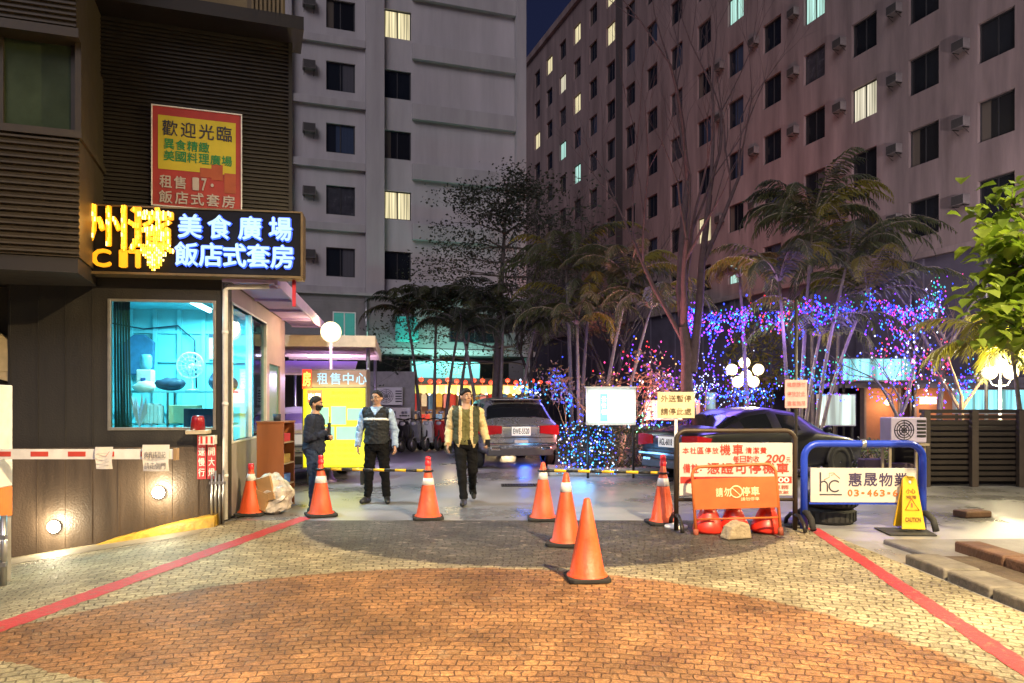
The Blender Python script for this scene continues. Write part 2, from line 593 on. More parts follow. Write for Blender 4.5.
p1 = dict(BASE, elR=(-0.235, 0.02, 1.13), wrR=(-0.12, -0.2, 1.20), elL=(0.235, 0.03, 1.13), wrL=(0.06, -0.21, 1.13), hnR=(1, 0.2, 0), hnL=(-1, 0.3, 0), curlR=(1.0, 0, 0), curlL=(0.9, 0, 0),
          hdR=(0.5, -0.4, 0.6), knL=(0.1, -0.02, 0.5), anL=(0.11, 0.0, 0.085), knR=(-0.1, -0.03, 0.5), anR=(-0.11, -0.01, 0.085), lean=(0, -0.02, 0))
make_person('man in a navy sweater and jeans with a black mask standing in profile', (-2.74, 10.3, 0.005), R(88), 1.60, p1, 0.0, 0.12, c1, pr1, 1.12)


# --- man in black vest facing the camera
def c2(reg, HI):
    return [('trousers', trou_blk, trousers, 0.016, 0.014, 5.0),
            ('shoes', shoe_blk, shoes, 0.010, 0.001),
            ('shirt', shirt_bl, lambda p, r: (r in ('uparmL', 'uparmR') or r in ('forearmL', 'forearmR') or (r in ('torso', 'neck') and p.z > 1.0 and p.z < 1.50)), 0.016, 0.014, 6.0),
            ('vest', vest_blk, lambda p, r: r in ('torso', 'pelvis', 'uparmL', 'uparmR') and p.z > 0.93 and p.z < 1.47 and abs(p.x) < 0.2 and not (p.y < 0 and p.z > 1.36 and abs(p.x) < (p.z - 1.36) * 0.7), 0.032, 0.014, 6.0),
            ('reflective_band', band_w, lambda p, r: r in ('torso', 'uparmL', 'uparmR') and abs(p.x) < 0.19 and 1.285 < p.z < 1.325, 0.037, 0.014, 6.0),
            ('hair', hair_m, hair_pred(HI, 1.712), 0.006, 0.003, 8.0, None, None, 30.0)]


def pr2(root, S, HM, J, s):
    h = MB()
    for sx in (-1, 1):
        h.path([(sx * 0.034 + 0.02 * math.cos(k * math.pi / 7), -0.103, 1.645 + 0.014 * math.sin(k * math.pi / 7)) for k in range(14)], 0.002, 5, closed=True, T=S @ HM)
        h.path([(sx * 0.054, -0.1, 1.648), (sx * 0.078, -0.05, 1.65), (sx * 0.083, 0.01, 1.648)], 0.002, 5, T=S @ HM)
    h.path([(-0.014, -0.104, 1.648), (0.014, -0.104, 1.648)], 0.002, 5, T=S @ HM)
    h.build('glasses', MATS['shoe_black'], root)
    h = MB(); h.path([(0, -0.155, 1.02), (0, -0.152, 1.35)], 0.004, 5, T=S); h.build('zip', steel, root)


p2 = dict(BASE, elR=(-0.275, 0.03, 1.13), wrR=(-0.29, -0.03, 0.89), elL=(0.275, 0.03, 1.13), wrL=(0.29, -0.03, 0.89), hnR=(1, 0.3, 0), hnL=(-1, 0.3, 0), curlR=(0.55, 0, 0), curlL=(0.55, 0, 0),
          knL=(0.125, -0.01, 0.5), anL=(0.15, 0.02, 0.085), knR=(-0.125, -0.01, 0.5), anR=(-0.15, 0.02, 0.085))
make_person('bespectacled man in a black vest with a white chest band over a light blue shirt', (WX(377, 11.25), 11.25, 0.005), -0.05, 1.70, p2, -0.25, 0.08, c2, pr2, 1.1)


# --- walking man, open cream shirt, green vest
def c3(reg, HI):
    return [('trousers', trou_blk, trousers, 0.012, 0.012, 9.0),
            ('shoes', shoe_blk, shoes, 0.010, 0.001),
            ('t_shirt', olive_te, lambda p, r: r in ('torso', 'pelvis') and p.z > 0.90 and p.z < 1.45, 0.012, 0.013, 11.0),
            ('shirt', cream_sh, lambda p, r: r in ('uparmL', 'uparmR', 'forearmL', 'forearmR') or (r in ('torso', 'neck', 'pelvis') and 0.86 < p.z < 1.49 and not (p.y < 0.0 and abs(p.x) < 0.055 + max(0, 1.0 - p.z) * 0.3)), 0.022, 0.013, 11.0),
            ('vest', green_vs, lambda p, r: r in ('torso', 'uparmL', 'uparmR') and 0.92 < p.z < 1.46 and abs(p.x) < 0.2 and not (p.y < 0.0 and abs(p.x) < 0.095), 0.034, 0.013, 11.0),
            ('hair', hair_m, hair_pred(HI, 1.698), 0.014, 0.009, 13.0, None, None, 26.0)]


def pr3(root, S, HM, J, s):
    w = S @ (J['wrL'] + Vector((0.02, -0.1, -0.02)))
    h = MB(); h.cbox((0, 0, 0), (0.075, 0.012, 0.15))
    o = h.build('phone', shoe_blk, None, bevel=0.004)
    o.matrix_world = Matrix.Translation(root.location) @ Matrix.Rotation(root.rotation_euler.z, 4, 'Z') @ Matrix.Translation(w) @ Matrix.Rotation(0.7, 4, 'X')
    tag(o, 'black phone in the hand of the walking man', 'phone')
    h = MB(); h.ball((0.0, -0.135, 1.25), (0.012, 0.006, 0.018), 8, 6, T=S); h.path([(-0.07, -0.1, 1.45), (-0.03, -0.128, 1.33), (0.0, -0.137, 1.27), (0.03, -0.128, 1.33), (0.07, -0.1, 1.45)], 0.002, 4, T=S); h.build('pendant', M('brass', (0.5, 0.32, 0.08), 0.3, 0.9), root)
    b = MB(); b.ball((0, 0, 0), (0.07, 0.16, 0.11), 16, 10); b.path([(0.0, 0, 0.1), (0.06, 0.0, 0.3), (0.1, 0.02, 0.47)], 0.008, 6)
    o = b.build('shoulder_bag', shoe_blk, None); o.matrix_world = Matrix.Translation(root.location) @ Matrix.Translation(S @ Vector((-0.26, 0.07, 0.86)))
    tag(o, 'black bag hanging at the hip of the walking man', 'bag')


p3 = dict(BASE, elR=(-0.25, 0.06, 1.14), wrR=(-0.275, -0.06, 0.91), elL=(0.265, 0.07, 1.15), wrL=(0.31, -0.08, 0.95), hnR=(1, 0.3, 0), hnL=(-1, 0.1, -0.3), curlR=(0.5, 0, 0), curlL=(0.9, 0, 0),
          knR=(-0.06, -0.16, 0.49), anR=(-0.03, -0.27, 0.09), knL=(0.10, -0.03, 0.5), anL=(0.10, 0.30, 0.2), toeL=(0.02, -0.13, -0.12), toeR=(-0.02, -0.17, -0.045), lean=(0, -0.02, 0))
make_person('young man walking in an open cream shirt, green vest and black trousers', (WX(466, 11.2), 11.2, 0.005), 0.05, 1.72, p3, 0.6, 0.0, c3, pr3)
# ================================================================== GROUND
def gz(x, y):
    return -0.145 * min(4.0, max(0.0, -x - 3.55))


def node(nt, t, **kw):
    n = nt.nodes.new(t)
    for k, v in kw.items():
        if k.startswith('i_'):
            n.inputs[int(k[2:]) if k[2:].isdigit() else k[2:].replace('_', ' ')].default_value = v
        else:
            setattr(n, k, v)
    return n


def math_n(nt, op, a, b=None, c=None):
    n = nt.nodes.new('ShaderNodeMath')
    n.operation = op
    for i, v in enumerate((a, b, c)):
        if v is None:
            continue
        if isinstance(v, (int, float)):
            n.inputs[i].default_value = v
        else:
            nt.links.new(v, n.inputs[i])
    return n.outputs[0]


def asphalt_mat():
    m = bpy.data.materials.new('asphalt')
    m.use_nodes = True
    nt = m.node_tree
    b = nt.nodes['Principled BSDF']
    g = node(nt, 'ShaderNodeNewGeometry')
    n1 = node(nt, 'ShaderNodeTexNoise', i_Scale=0.55, i_Detail=7.0, i_Roughness=0.62)
    nt.links.new(g.outputs['Position'], n1.inputs['Vector'])
    n2 = node(nt, 'ShaderNodeTexNoise', i_Scale=55.0, i_Detail=3.0)
    nt.links.new(g.outputs['Position'], n2.inputs['Vector'])
    rp = node(nt, 'ShaderNodeValToRGB')
    rp.color_ramp.elements[0].position = 0.36
    rp.color_ramp.elements[0].color = (0.14, 0.14, 0.148, 1)
    rp.color_ramp.elements[1].position = 0.66
    rp.color_ramp.elements[1].color = (0.34, 0.34, 0.36, 1)
    nt.links.new(n1.outputs['Fac'], rp.inputs['Fac'])
    mx = node(nt, 'ShaderNodeMix', data_type='RGBA', blend_type='MULTIPLY')
    mx.inputs['Factor'].default_value = 0.5
    nt.links.new(rp.outputs['Color'], mx.inputs['A'])
    r2 = node(nt, 'ShaderNodeValToRGB')
    r2.color_ramp.elements[0].color = (0.45, 0.45, 0.45, 1)
    r2.color_ramp.elements[1].color = (1.3, 1.3, 1.3, 1)
    nt.links.new(n2.outputs['Fac'], r2.inputs['Fac'])
    nt.links.new(r2.outputs['Color'], mx.inputs['B'])
    nt.links.new(mx.outputs['Result'], b.inputs['Base Color'])
    mr = node(nt, 'ShaderNodeMapRange')
    mr.inputs['From Min'].default_value = 0.35
    mr.inputs['From Max'].default_value = 0.65
    mr.inputs['To Min'].default_value = 0.22
    mr.inputs['To Max'].default_value = 0.45
    nt.links.new(n1.outputs['Fac'], mr.inputs['Value'])
    nt.links.new(mr.outputs[0], b.inputs['Roughness'])
    bp = node(nt, 'ShaderNodeBump')
    bp.inputs['Strength'].default_value = 0.25
    bp.inputs['Distance'].default_value = 0.01
    nt.links.new(n2.outputs['Fac'], bp.inputs['Height'])
    nt.links.new(bp.outputs[0], b.inputs['Normal'])
    return m


def setts_mat():
    """Granite setts laid in arcs, with a red disc, a tan field and a grey lens as laid by the paviour."""
    m = bpy.data.materials.new('stone_setts')
    m.use_nodes = True
    nt = m.node_tree
    L = nt.links
    b = nt.nodes['Principled BSDF']
    g = node(nt, 'ShaderNodeNewGeometry')
    # slight wobble so that the courses are not ruler straight
    wn = node(nt, 'ShaderNodeTexNoise', i_Scale=1.6, i_Detail=3.0)
    L.new(g.outputs['Position'], wn.inputs['Vector'])
    wv = node(nt, 'ShaderNodeVectorMath', operation='MULTIPLY_ADD')
    L.new(wn.outputs['Color'], wv.inputs[0])
    wv.inputs[1].default_value = (0.16, 0.16, 0)
    L.new(g.outputs['Position'], wv.inputs[2])
    wn3 = node(nt, 'ShaderNodeTexNoise', i_Scale=17.0, i_Detail=2.0)
    L.new(g.outputs['Position'], wn3.inputs['Vector'])
    wv3 = node(nt, 'ShaderNodeVectorMath', operation='MULTIPLY_ADD')
    L.new(wn3.outputs['Color'], wv3.inputs[0])
    wv3.inputs[1].default_value = (0.03, 0.03, 0)
    L.new(wv.outputs[0], wv3.inputs[2])
    sp = node(nt, 'ShaderNodeSeparateXYZ')
    L.new(wv3.outputs[0], sp.inputs[0])
    dx = math_n(nt, 'SUBTRACT', sp.outputs[0], -0.2)
    dy = math_n(nt, 'SUBTRACT', sp.outputs[1], -1.5)
    r = math_n(nt, 'SQRT', math_n(nt, 'ADD', math_n(nt, 'MULTIPLY', dx, dx), math_n(nt, 'MULTIPLY', dy, dy)))
    an = math_n(nt, 'MULTIPLY', math_n(nt, 'ARCTAN2', dx, dy), 7.5)
    cv = node(nt, 'ShaderNodeCombineXYZ')
    L.new(an, cv.inputs[0])
    L.new(r, cv.inputs[1])
    br = node(nt, 'ShaderNodeTexBrick')
    br.inputs['Scale'].default_value = 1.0
    br.inputs['Brick Width'].default_value = 0.115
    br.inputs['Row Height'].default_value = 0.085
    br.inputs['Mortar Size'].default_value = 0.007
    br.inputs['Mortar Smooth'].default_value = 0.5
    br.inputs['Bias'].default_value = 0.0
    br.inputs['Color1'].default_value = (0.72, 0.72, 0.72, 1)
    br.inputs['Color2'].default_value = (1.12, 1.12, 1.12, 1)
    br.inputs['Mortar'].default_value = (0.42, 0.38, 0.33, 1)
    L.new(cv.outputs[0], br.inputs['Vector'])
    # zones
    sq = node(nt, 'ShaderNodeSeparateXYZ')
    wn2 = node(nt, 'ShaderNodeTexNoise', i_Scale=9.0, i_Detail=2.0)
    L.new(g.outputs['Position'], wn2.inputs['Vector'])
    wv2 = node(nt, 'ShaderNodeVectorMath', operation='MULTIPLY_ADD')
    L.new(wn2.outputs['Color'], wv2.inputs[0])
    wv2.inputs[1].default_value = (0.12, 0.12, 0)
    L.new(g.outputs['Position'], wv2.inputs[2])
    L.new(wv2.outputs[0], sq.inputs[0])

    def disc(cx, cy, rad):
        a = math_n(nt, 'SUBTRACT', sq.outputs[0], cx)
        c = math_n(nt, 'SUBTRACT', sq.outputs[1], cy)
        d = math_n(nt, 'SQRT', math_n(nt, 'ADD', math_n(nt, 'MULTIPLY', a, a), math_n(nt, 'MULTIPLY', c, c)))
        mr = node(nt, 'ShaderNodeMapRange')
        mr.inputs['From Min'].default_value = rad + 0.03
        mr.inputs['From Max'].default_value = rad - 0.03
        L.new(d, mr.inputs['Value'])
        return mr.outputs[0]
    red = disc(-0.40, 3.72, 3.15)
    edge = math_n(nt, 'ADD', sq.outputs[1], math_n(nt, 'MULTIPLY', sq.outputs[0], 0.42))
    edge = math_n(nt, 'GREATER_THAN', edge, 3.17)
    red = math_n(nt, 'MULTIPLY', red, edge)
    grey = disc(0.45, 9.95, 3.08)
    grey = math_n(nt, 'MULTIPLY', grey, math_n(nt, 'SUBTRACT', 1.0, red))
    n1 = node(nt, 'ShaderNodeTexNoise', i_Scale=3.0, i_Detail=8.0, i_Roughness=0.7)
    L.new(g.outputs['Position'], n1.inputs['Vector'])

    def ramp(c0, c1):
        rp = node(nt, 'ShaderNodeValToRGB')
        rp.color_ramp.elements[0].position = 0.33
        rp.color_ramp.elements[0].color = (*c0, 1)
        rp.color_ramp.elements[1].position = 0.68
        rp.color_ramp.elements[1].color = (*c1, 1)
        L.new(n1.outputs['Fac'], rp.inputs['Fac'])
        return rp.outputs['Color']
    tan = ramp((0.33, 0.285, 0.18), (0.56, 0.50, 0.33))
    rd = ramp((0.23, 0.105, 0.045), (0.46, 0.24, 0.105))
    gr = ramp((0.075, 0.068, 0.058), (0.145, 0.13, 0.11))
    m1 = node(nt, 'ShaderNodeMix', data_type='RGBA')
    L.new(red, m1.inputs['Factor']); L.new(tan, m1.inputs['A']); L.new(rd, m1.inputs['B'])
    m2 = node(nt, 'ShaderNodeMix', data_type='RGBA')
    L.new(grey, m2.inputs['Factor']); L.new(m1.outputs['Result'], m2.inputs['A']); L.new(gr, m2.inputs['B'])
    m3 = node(nt, 'ShaderNodeMix', data_type='RGBA', blend_type='MULTIPLY')
    m3.inputs['Factor'].default_value = 1.0
    L.new(m2.outputs['Result'], m3.inputs['A']); L.new(br.outputs['Color'], m3.inputs['B'])
    n6 = node(nt, 'ShaderNodeTexNoise', i_Scale=38.0, i_Detail=6.0, i_Roughness=0.7)
    L.new(g.outputs['Position'], n6.inputs['Vector'])
    r6 = node(nt, 'ShaderNodeMapRange')
    r6.inputs['From Min'].default_value = 0.3; r6.inputs['From Max'].default_value = 0.7
    r6.inputs['To Min'].default_value = 0.5; r6.inputs['To Max'].default_value = 1.35
    L.new(n6.outputs['Fac'], r6.inputs['Value'])
    n7 = node(nt, 'ShaderNodeTexNoise', i_Scale=0.9, i_Detail=6.0, i_Roughness=0.65)
    L.new(g.outputs['Position'], n7.inputs['Vector'])
    r7 = node(nt, 'ShaderNodeMapRange')
    r7.inputs['From Min'].default_value = 0.35; r7.inputs['From Max'].default_value = 0.65
    r7.inputs['To Min'].default_value = 0.55; r7.inputs['To Max'].default_value = 1.18
    L.new(n7.outputs['Fac'], r7.inputs['Value'])
    mm = math_n(nt, 'MULTIPLY', r6.outputs[0], r7.outputs[0])
    cx = node(nt, 'ShaderNodeCombineColor')
    for q in range(3): L.new(mm, cx.inputs[q])
    m3b = node(nt, 'ShaderNodeMix', data_type='RGBA', blend_type='MULTIPLY')
    m3b.inputs['Factor'].default_value = 1.0
    L.new(m3.outputs['Result'], m3b.inputs['A']); L.new(cx.outputs[0], m3b.inputs['B'])
    m3 = m3b
    # worn pale scuffs
    n5 = node(nt, 'ShaderNodeTexNoise', i_Scale=5.5, i_Detail=9.0, i_Roughness=0.75)
    L.new(g.outputs['Position'], n5.inputs['Vector'])
    sc = node(nt, 'ShaderNodeMapRange')
    sc.inputs['From Min'].default_value = 0.56
    sc.inputs['From Max'].default_value = 0.72
    L.new(n5.outputs['Fac'], sc.inputs['Value'])
    m4 = node(nt, 'ShaderNodeMix', data_type='RGBA')
    L.new(math_n(nt, 'MULTIPLY', sc.outputs[0], math_n(nt, 'SUBTRACT', 0.65, math_n(nt, 'MULTIPLY', red, 0.35))), m4.inputs['Factor'])
    L.new(m3.outputs['Result'], m4.inputs['A'])
    m4.inputs['B'].default_value = (0.58, 0.49, 0.36, 1)
    L.new(m4.outputs['Result'], b.inputs['Base Color'])
    mr = node(nt, 'ShaderNodeMapRange')
    mr.inputs['To Min'].default_value = 0.42
    mr.inputs['To Max'].default_value = 0.85
    L.new(n1.outputs['Fac'], mr.inputs['Value'])
    L.new(mr.outputs[0], b.inputs['Roughness'])
    n3 = node(nt, 'ShaderNodeTexNoise', i_Scale=26.0, i_Detail=5.0, i_Roughness=0.7)
    L.new(g.outputs['Position'], n3.inputs['Vector'])
    hh = math_n(nt, 'ADD', math_n(nt, 'MULTIPLY', math_n(nt, 'SUBTRACT', 1.0, br.outputs['Fac']), 0.9), math_n(nt, 'MULTIPLY', n3.outputs['Fac'], 1.1))
    sepc = node(nt, 'ShaderNodeSeparateColor')
    L.new(br.outputs['Color'], sepc.inputs[0])
    hh = math_n(nt, 'ADD', hh, math_n(nt, 'MULTIPLY', sepc.outputs[0], 0.7))
    bp = node(nt, 'ShaderNodeBump')
    bp.inputs['Strength'].default_value = 0.9
    bp.inputs['Distance'].default_value = 0.03
    L.new(hh, bp.inputs['Height'])
    L.new(bp.outputs[0], b.inputs['Normal'])
    return m


asphalt = asphalt_mat()
setts = setts_mat()


def sheet(name, xs, ys, dz, mat, keep=None):
    mb = MB()
    for i in range(len(xs) - 1):
        for j in range(len(ys) - 1):
            q = [(xs[i], ys[j]), (xs[i + 1], ys[j]), (xs[i + 1], ys[j + 1]), (xs[i], ys[j + 1])]
            mb.quad(*[(x, y, gz(x, y) + dz) for x, y in q])
    o = mb.build(name, mat)
    return tag(o, kind='structure')


tag(sheet('ground', [-150, -7.55, -5.5, -3.55, 0, 150], [-40, 0, 10, 30, 160], 0.0, asphalt),
    'grey asphalt forecourt running back between the apartment blocks')
tag(sheet('paving', [-12, -7.55, -5.5, -3.55, 3.66], [1.0, 9.58], 0.004, setts), 'patterned stone sett apron with red disc and grey lens')


def strip(pts, w, dz, mb):
    for (a, b_) in zip(pts[:-1], pts[1:]):
        A_, B_ = Vector(a), Vector(b_)
        d = (B_ - A_).normalized()
        n = Vector((-d.y, d.x)) * w / 2
        N_ = max(1, int((B_ - A_).length / 0.07)) if w < 0.3 else 1
        L_, R_ = [], []
        for k in range(N_ + 1):
            c = A_.lerp(B_, k / N_)
            L_.append(c - n * (1 + random.uniform(-0.1, 0.1) * (N_ > 1))); R_.append(c + n * (1 + random.uniform(-0.1, 0.1) * (N_ > 1)))
        for k in range(N_):
            mb.quad(*[(p.x, p.y, gz(p.x, p.y) + dz) for p in (L_[k], L_[k + 1], R_[k + 1], R_[k])])


red_line = bpy.data.materials.new('worn_red_line'); red_line.use_nodes = True
_nt = red_line.node_tree; _b = _nt.nodes['Principled BSDF']; _b.inputs['Roughness'].default_value = 0.65
_g = node(_nt, 'ShaderNodeNewGeometry'); _n = node(_nt, 'ShaderNodeTexNoise', i_Scale=16.0, i_Detail=8.0, i_Roughness=0.75); _nt.links.new(_g.outputs['Position'], _n.inputs['Vector'])
_r = node(_nt, 'ShaderNodeValToRGB'); _r.color_ramp.elements[0].position = 0.36; _r.color_ramp.elements[0].color = (0.22, 0.13, 0.09, 1); _r.color_ramp.elements[1].position = 0.46; _r.color_ramp.elements[1].color = (0.38, 0.03, 0.04, 1)
_e = _r.color_ramp.elements.new(0.7); _e.color = (0.5, 0.05, 0.06, 1)
_nt.links.new(_n.outputs['Fac'], _r.inputs[0]); _nt.links.new(_r.outputs[0], _b.inputs['Base Color'])
_p = node(_nt, 'ShaderNodeBump'); _p.inputs['Strength'].default_value = 0.6; _p.inputs['Distance'].default_value = 0.02; _nt.links.new(_n.outputs['Fac'], _p.inputs['Height']); _nt.links.new(_p.outputs[0], _b.inputs['Normal'])
mb = MB(); strip([(-3.86, 2.0), (-3.55, 4.16), (-2.71, 9.85)], 0.2, 0.008, mb)
tag(mb.build('road_line', red_line), 'red no parking line painted on the setts beside the booth', kind='structure')
mb = MB(); strip([(2.55, 1.9), (3.62, 8.95)], 0.15, 0.008, mb)
tag(mb.build('road_line', red_line), 'red no parking line painted on the setts beside the stone kerb', kind='structure')

# concrete apron strip at the foot of the booth wall
mb = MB()
strip([(-6.6, 8.45), (-3.7, 8.95)], 0.62, 0.008, mb)
tag(mb.build('pavement', M('wet_concrete', (0.22, 0.2, 0.16), 0.45, 0, 0.35, 4, 0.4, 30)), 'wet concrete strip at the foot of the brown booth wall', kind='structure')

# raised footway on the right with its kerbs
mb = MB()
mb.prismz([(4.02, 7.1), (9.5, 6.9), (9.5, 8.15), (3.98, 8.0)], -0.02, 0.05)
tag(mb.build('footway', M('footway_grey', (0.16, 0.155, 0.16), 0.6, 0, 0.3, 3, 0.4, 40), bevel=0.02), 'low grey slab of footway behind the stone kerb', kind='structure')
kerb_stone = M('kerb_stone', (0.16, 0.145, 0.12), 0.75, 0, 0.45, 5, 0.6, 25)
kerbs = [(4.2, 5.05), (5.08, 5.72), (5.75, 6.32), (6.36, 7.0)]
klab = ['stone kerb block at the near end of the kerb', 'second stone kerb block from the near end', 'third stone kerb block from the near end', 'stone kerb block at the far end of the kerb']
for (y0, y1), lb in zip(kerbs, klab):
    k = MB(); j = random.uniform(-0.012, 0.012)
    k.box(3.68 + j, 4.0 + j, y0, y1, -0.03, 0.085 + j)
    tag(k.build('kerb_stone', kerb_stone, bevel=0.022, seg=3), lb, 'kerb stone', 'stone kerb blocks beside the red line')
plank = M('brown_edging', (0.115, 0.058, 0.032), 0.7, 0, 0.4, 5, 0.5, 30)
for (y0, y1), lb in zip([(4.9, 5.74), (5.76, 6.6), (6.62, 7.35)], ['brown brick planter edging nearest the camera', 'middle brown brick planter edging', 'far brown brick planter edging with a broken corner']):
    k = MB(); k.box(4.36, 4.62, y0, y1, -0.02, 0.15)
    tag(k.build('planter_edging', plank, bevel=0.02), lb, 'planter edging', 'brown edging blocks of the planter')
mb = MB(); mb.prismz([(4.0, 3.5), (4.35, 3.5), (4.35, 7.05), (4.0, 7.05)], -0.01, 0.06)
tag(mb.build('planter_soil', M('soil', (0.07, 0.05, 0.035), 0.9, 0, 0.4, 9, 0.8, 40)), kind='structure')

# drain grate in the forecourt
dg_ = thing('drain_grate', 'dark iron drain grate set in the grey forecourt before the silver car', 'drain grate', (0.22, 13.7, 0.004), 0.05)
h = MB(); h.box(-0.42, 0.42, -0.2, -0.17, 0, 0.012); h.box(-0.42, 0.42, 0.17, 0.2, 0, 0.012); h.box(-0.42, -0.39, -0.17, 0.17, 0, 0.012); h.box(0.39, 0.42, -0.17, 0.17, 0, 0.012)
for k in range(15): h.box(-0.37 + k * 0.052, -0.345 + k * 0.052, -0.17, 0.17, 0, 0.011)
h.build('frame', black_metal, dg_)
h = MB(); h.quad((-0.39, -0.17, 0.001), (0.39, -0.17, 0.001), (0.39, 0.17, 0.001), (-0.39, 0.17, 0.001)); h.build('pit', M('pit_dark', (0.008, 0.008, 0.008), 0.9), dg_)
# ================================================================== GUARD BOOTH
BYAW = math.atan(0.15)
BX = (-3.66, 9.4, 0.0)
BT = Matrix.Translation(Vector(BX)) @ Matrix.Rotation(BYAW, 4, 'Z')


def bw(x, y, z):
    return tuple(BT @ Vector((x, y, z)))


brown_panel = M('brown_panel', (0.019, 0.016, 0.012), 0.55, 0, 0.3, 5, 0.25, 45, streak=True)
brown_lower = M('brown_panel_lit_worn', (0.070, 0.048, 0.032), 0.5, 0, 0.5, 4, 0.3, 45, streak=True)  # same cladding with streaky wear; lamp light on the lower wall put into its colour
cyan_wall = M('cyan_wall', (0.26, 0.66, 0.73), 0.6, 0, 0.12, 2)
lav_paint = M('lavender_soffit', (0.46, 0.34, 0.62), 0.5, 0, 0.15, 3)
grey_panel = M('grey_panel', (0.34, 0.29, 0.27), 0.6, 0, 0.2, 3)
pink_wall = M('pale_wall', (0.42, 0.29, 0.31), 0.6, 0, 0.15, 3)

booth = thing('guard_booth', 'brown panelled guard booth with a big lit cyan window at the gate', 'guard booth', BX, BYAW)
mb = MB()
WIN = (-1.345, -0.07, 1.175, 2.80)
SWIN = (0.55, 3.15, 1.0, 2.84)
SDOOR = (3.45, 4.6, 0.0, 2.2)
# front wall outside + inside faces as solid boxes around the window
x0, x1 = -2.48, 0.0
mb.box(x0, WIN[0], 0, 0.12, 0.95, 3.1)
mb.box(WIN[1], x1, 0, 0.12, 0.95, 3.1)
mb.box(WIN[0], WIN[1], 0, 0.12, WIN[3], 3.1)
mb.box(WIN[0], WIN[1], 0, 0.12, 0.95, WIN[2])
for i in range(9):          # vertical cladding seams standing slightly proud
    xx = x0 + 0.02 + i * 0.31
    if not (WIN[0] - 0.02 < xx < WIN[1] + 0.02):
        mb.box(xx, xx + 0.012, -0.006, 0, 1.0, 3.08)
mb.build('front_wall', brown_panel, booth)
mb = MB()
mb.box(x0, x1, -0.015, 0.12, -0.7, 0.95)
for i in range(9):
    mb.box(x0 + 0.02 + i * 0.31, x0 + 0.03 + i * 0.31, -0.021, -0.015, -0.6, 0.94)
mb.box(x0, x1 + 0.001, -0.024, -0.0155, 0.93, 0.965)
mb.build('lower_wall', brown_lower, booth)
mb = MB()
mb.box(-0.1, 0, 0.12, SWIN[0], 0, 3.1)
mb.box(-0.1, 0, SWIN[1], SDOOR[0], 0, 3.1, 1)
mb.box(-0.1, 0, SDOOR[1], 5.2, 0, 3.1, 1)
mb.box(-0.1, 0, SWIN[0], SWIN[1], SWIN[3], 3.1, 1)
mb.box(-0.1, 0, SDOOR[0], SDOOR[1], SDOOR[3], 3.1, 1)
mb.box(-0.1, 0, SWIN[0], SWIN[1], 0, SWIN[2], 2)
mb.build('side_wall', [brown_panel, pink_wall, grey_panel], booth)
mb = MB(); mb.box(-2.48, 0.02, -0.03, 5.2, 3.1, 3.2)
mb.build('roof', M('dark_roof', (0.05, 0.035, 0.025), 0.6), booth, bevel=0.01)
mb = MB()
mb.box(-2.4, -0.1, 2.5, 2.58, 0, 3.1)            # back
mb.box(-2.48, -2.4, 0.12, 5.2, -0.5, 3.1)        # left
mb.box(-2.4, -0.1, 0.12, 2.5, 2.98, 3.095)       # ceiling
mb.box(-2.4, -0.1, 0.12, 2.5, -0.02, 0.02)
for i in range(7):
    mb.box(-2.3 + i * 0.36, -2.24 + i * 0.36, 2.44, 2.5, 0.02, 2.98)
for z in (1.35, 2.15, 2.6):
    mb.box(-2.4, -0.1, 2.455, 2.499, z, z + 0.05)
mb.build('inner_room', cyan_wall, booth)
fr = MB()
a, b_, c, d = WIN
for q in ((a, a + 0.035, c, d), (b_ - 0.035, b_, c, d)):
    fr.box(q[0], q[1], -0.02, 0.05, q[2], q[3])
fr.box(a + 0.035, b_ - 0.035, -0.02, 0.05, c, c + 0.035)
fr.box(a + 0.035, b_ - 0.035, -0.02, 0.05, d - 0.03, d)
wf = fr.build('window', M('window_alu', (0.3, 0.28, 0.25), 0.4, 0.6), booth, bevel=0.004)


def thin_glass(name, tint, mixf):
    """window pane: mostly clear with a mirror share"""
    m = bpy.data.materials.new(name)
    m.use_nodes = True
    nt = m.node_tree
    nt.nodes.clear()
    out = nt.nodes.new('ShaderNodeOutputMaterial')
    tr = nt.nodes.new('ShaderNodeBsdfTransparent'); tr.inputs[0].default_value = (*tint, 1)
    gl = nt.nodes.new('ShaderNodeBsdfGlossy'); gl.inputs['Roughness'].default_value = 0.02
    mx = nt.nodes.new('ShaderNodeMixShader'); mx.inputs[0].default_value = mixf
    nt.links.new(tr.outputs[0], mx.inputs[1]); nt.links.new(gl.outputs[0], mx.inputs[2]); nt.links.new(mx.outputs[0], out.inputs[0])
    return m


clear_pane = thin_glass('clear_pane', (0.75, 0.95, 0.98), 0.05)
side_pane = thin_glass('side_pane', (0.6, 0.85, 0.92), 0.22)
mb = MB(); mb.box(a + 0.03, b_ - 0.03, 0.012, 0.02, c + 0.03, d - 0.025)
mb.build('pane', clear_pane, wf)
fr = MB()
sy0, sy1, sz0, sz1 = SWIN
for yy in (sy0, sy0 + 1.28, sy1 - 0.04):
    fr.box(-0.07, 0.012, yy, yy + 0.04, sz0, sz1)
fr.box(-0.07, 0.012, sy0, sy1, sz0 - 0.03, sz0)
fr.box(-0.07, 0.012, sy0, sy1, sz1, sz1 + 0.03)
sw = fr.build('window', white_paint, booth, bevel=0.004)
mb = MB(); mb.box(-0.04, -0.032, sy0 + 0.01, sy1 - 0.01, sz0, sz1)
mb.build('pane', side_pane, sw)
mb = MB()
mb.box(-0.085, -0.03, SDOOR[0], SDOOR[1], 0, SDOOR[3])
mb.build('door', M('green_door', (0.03, 0.16, 0.12), 0.4), booth)
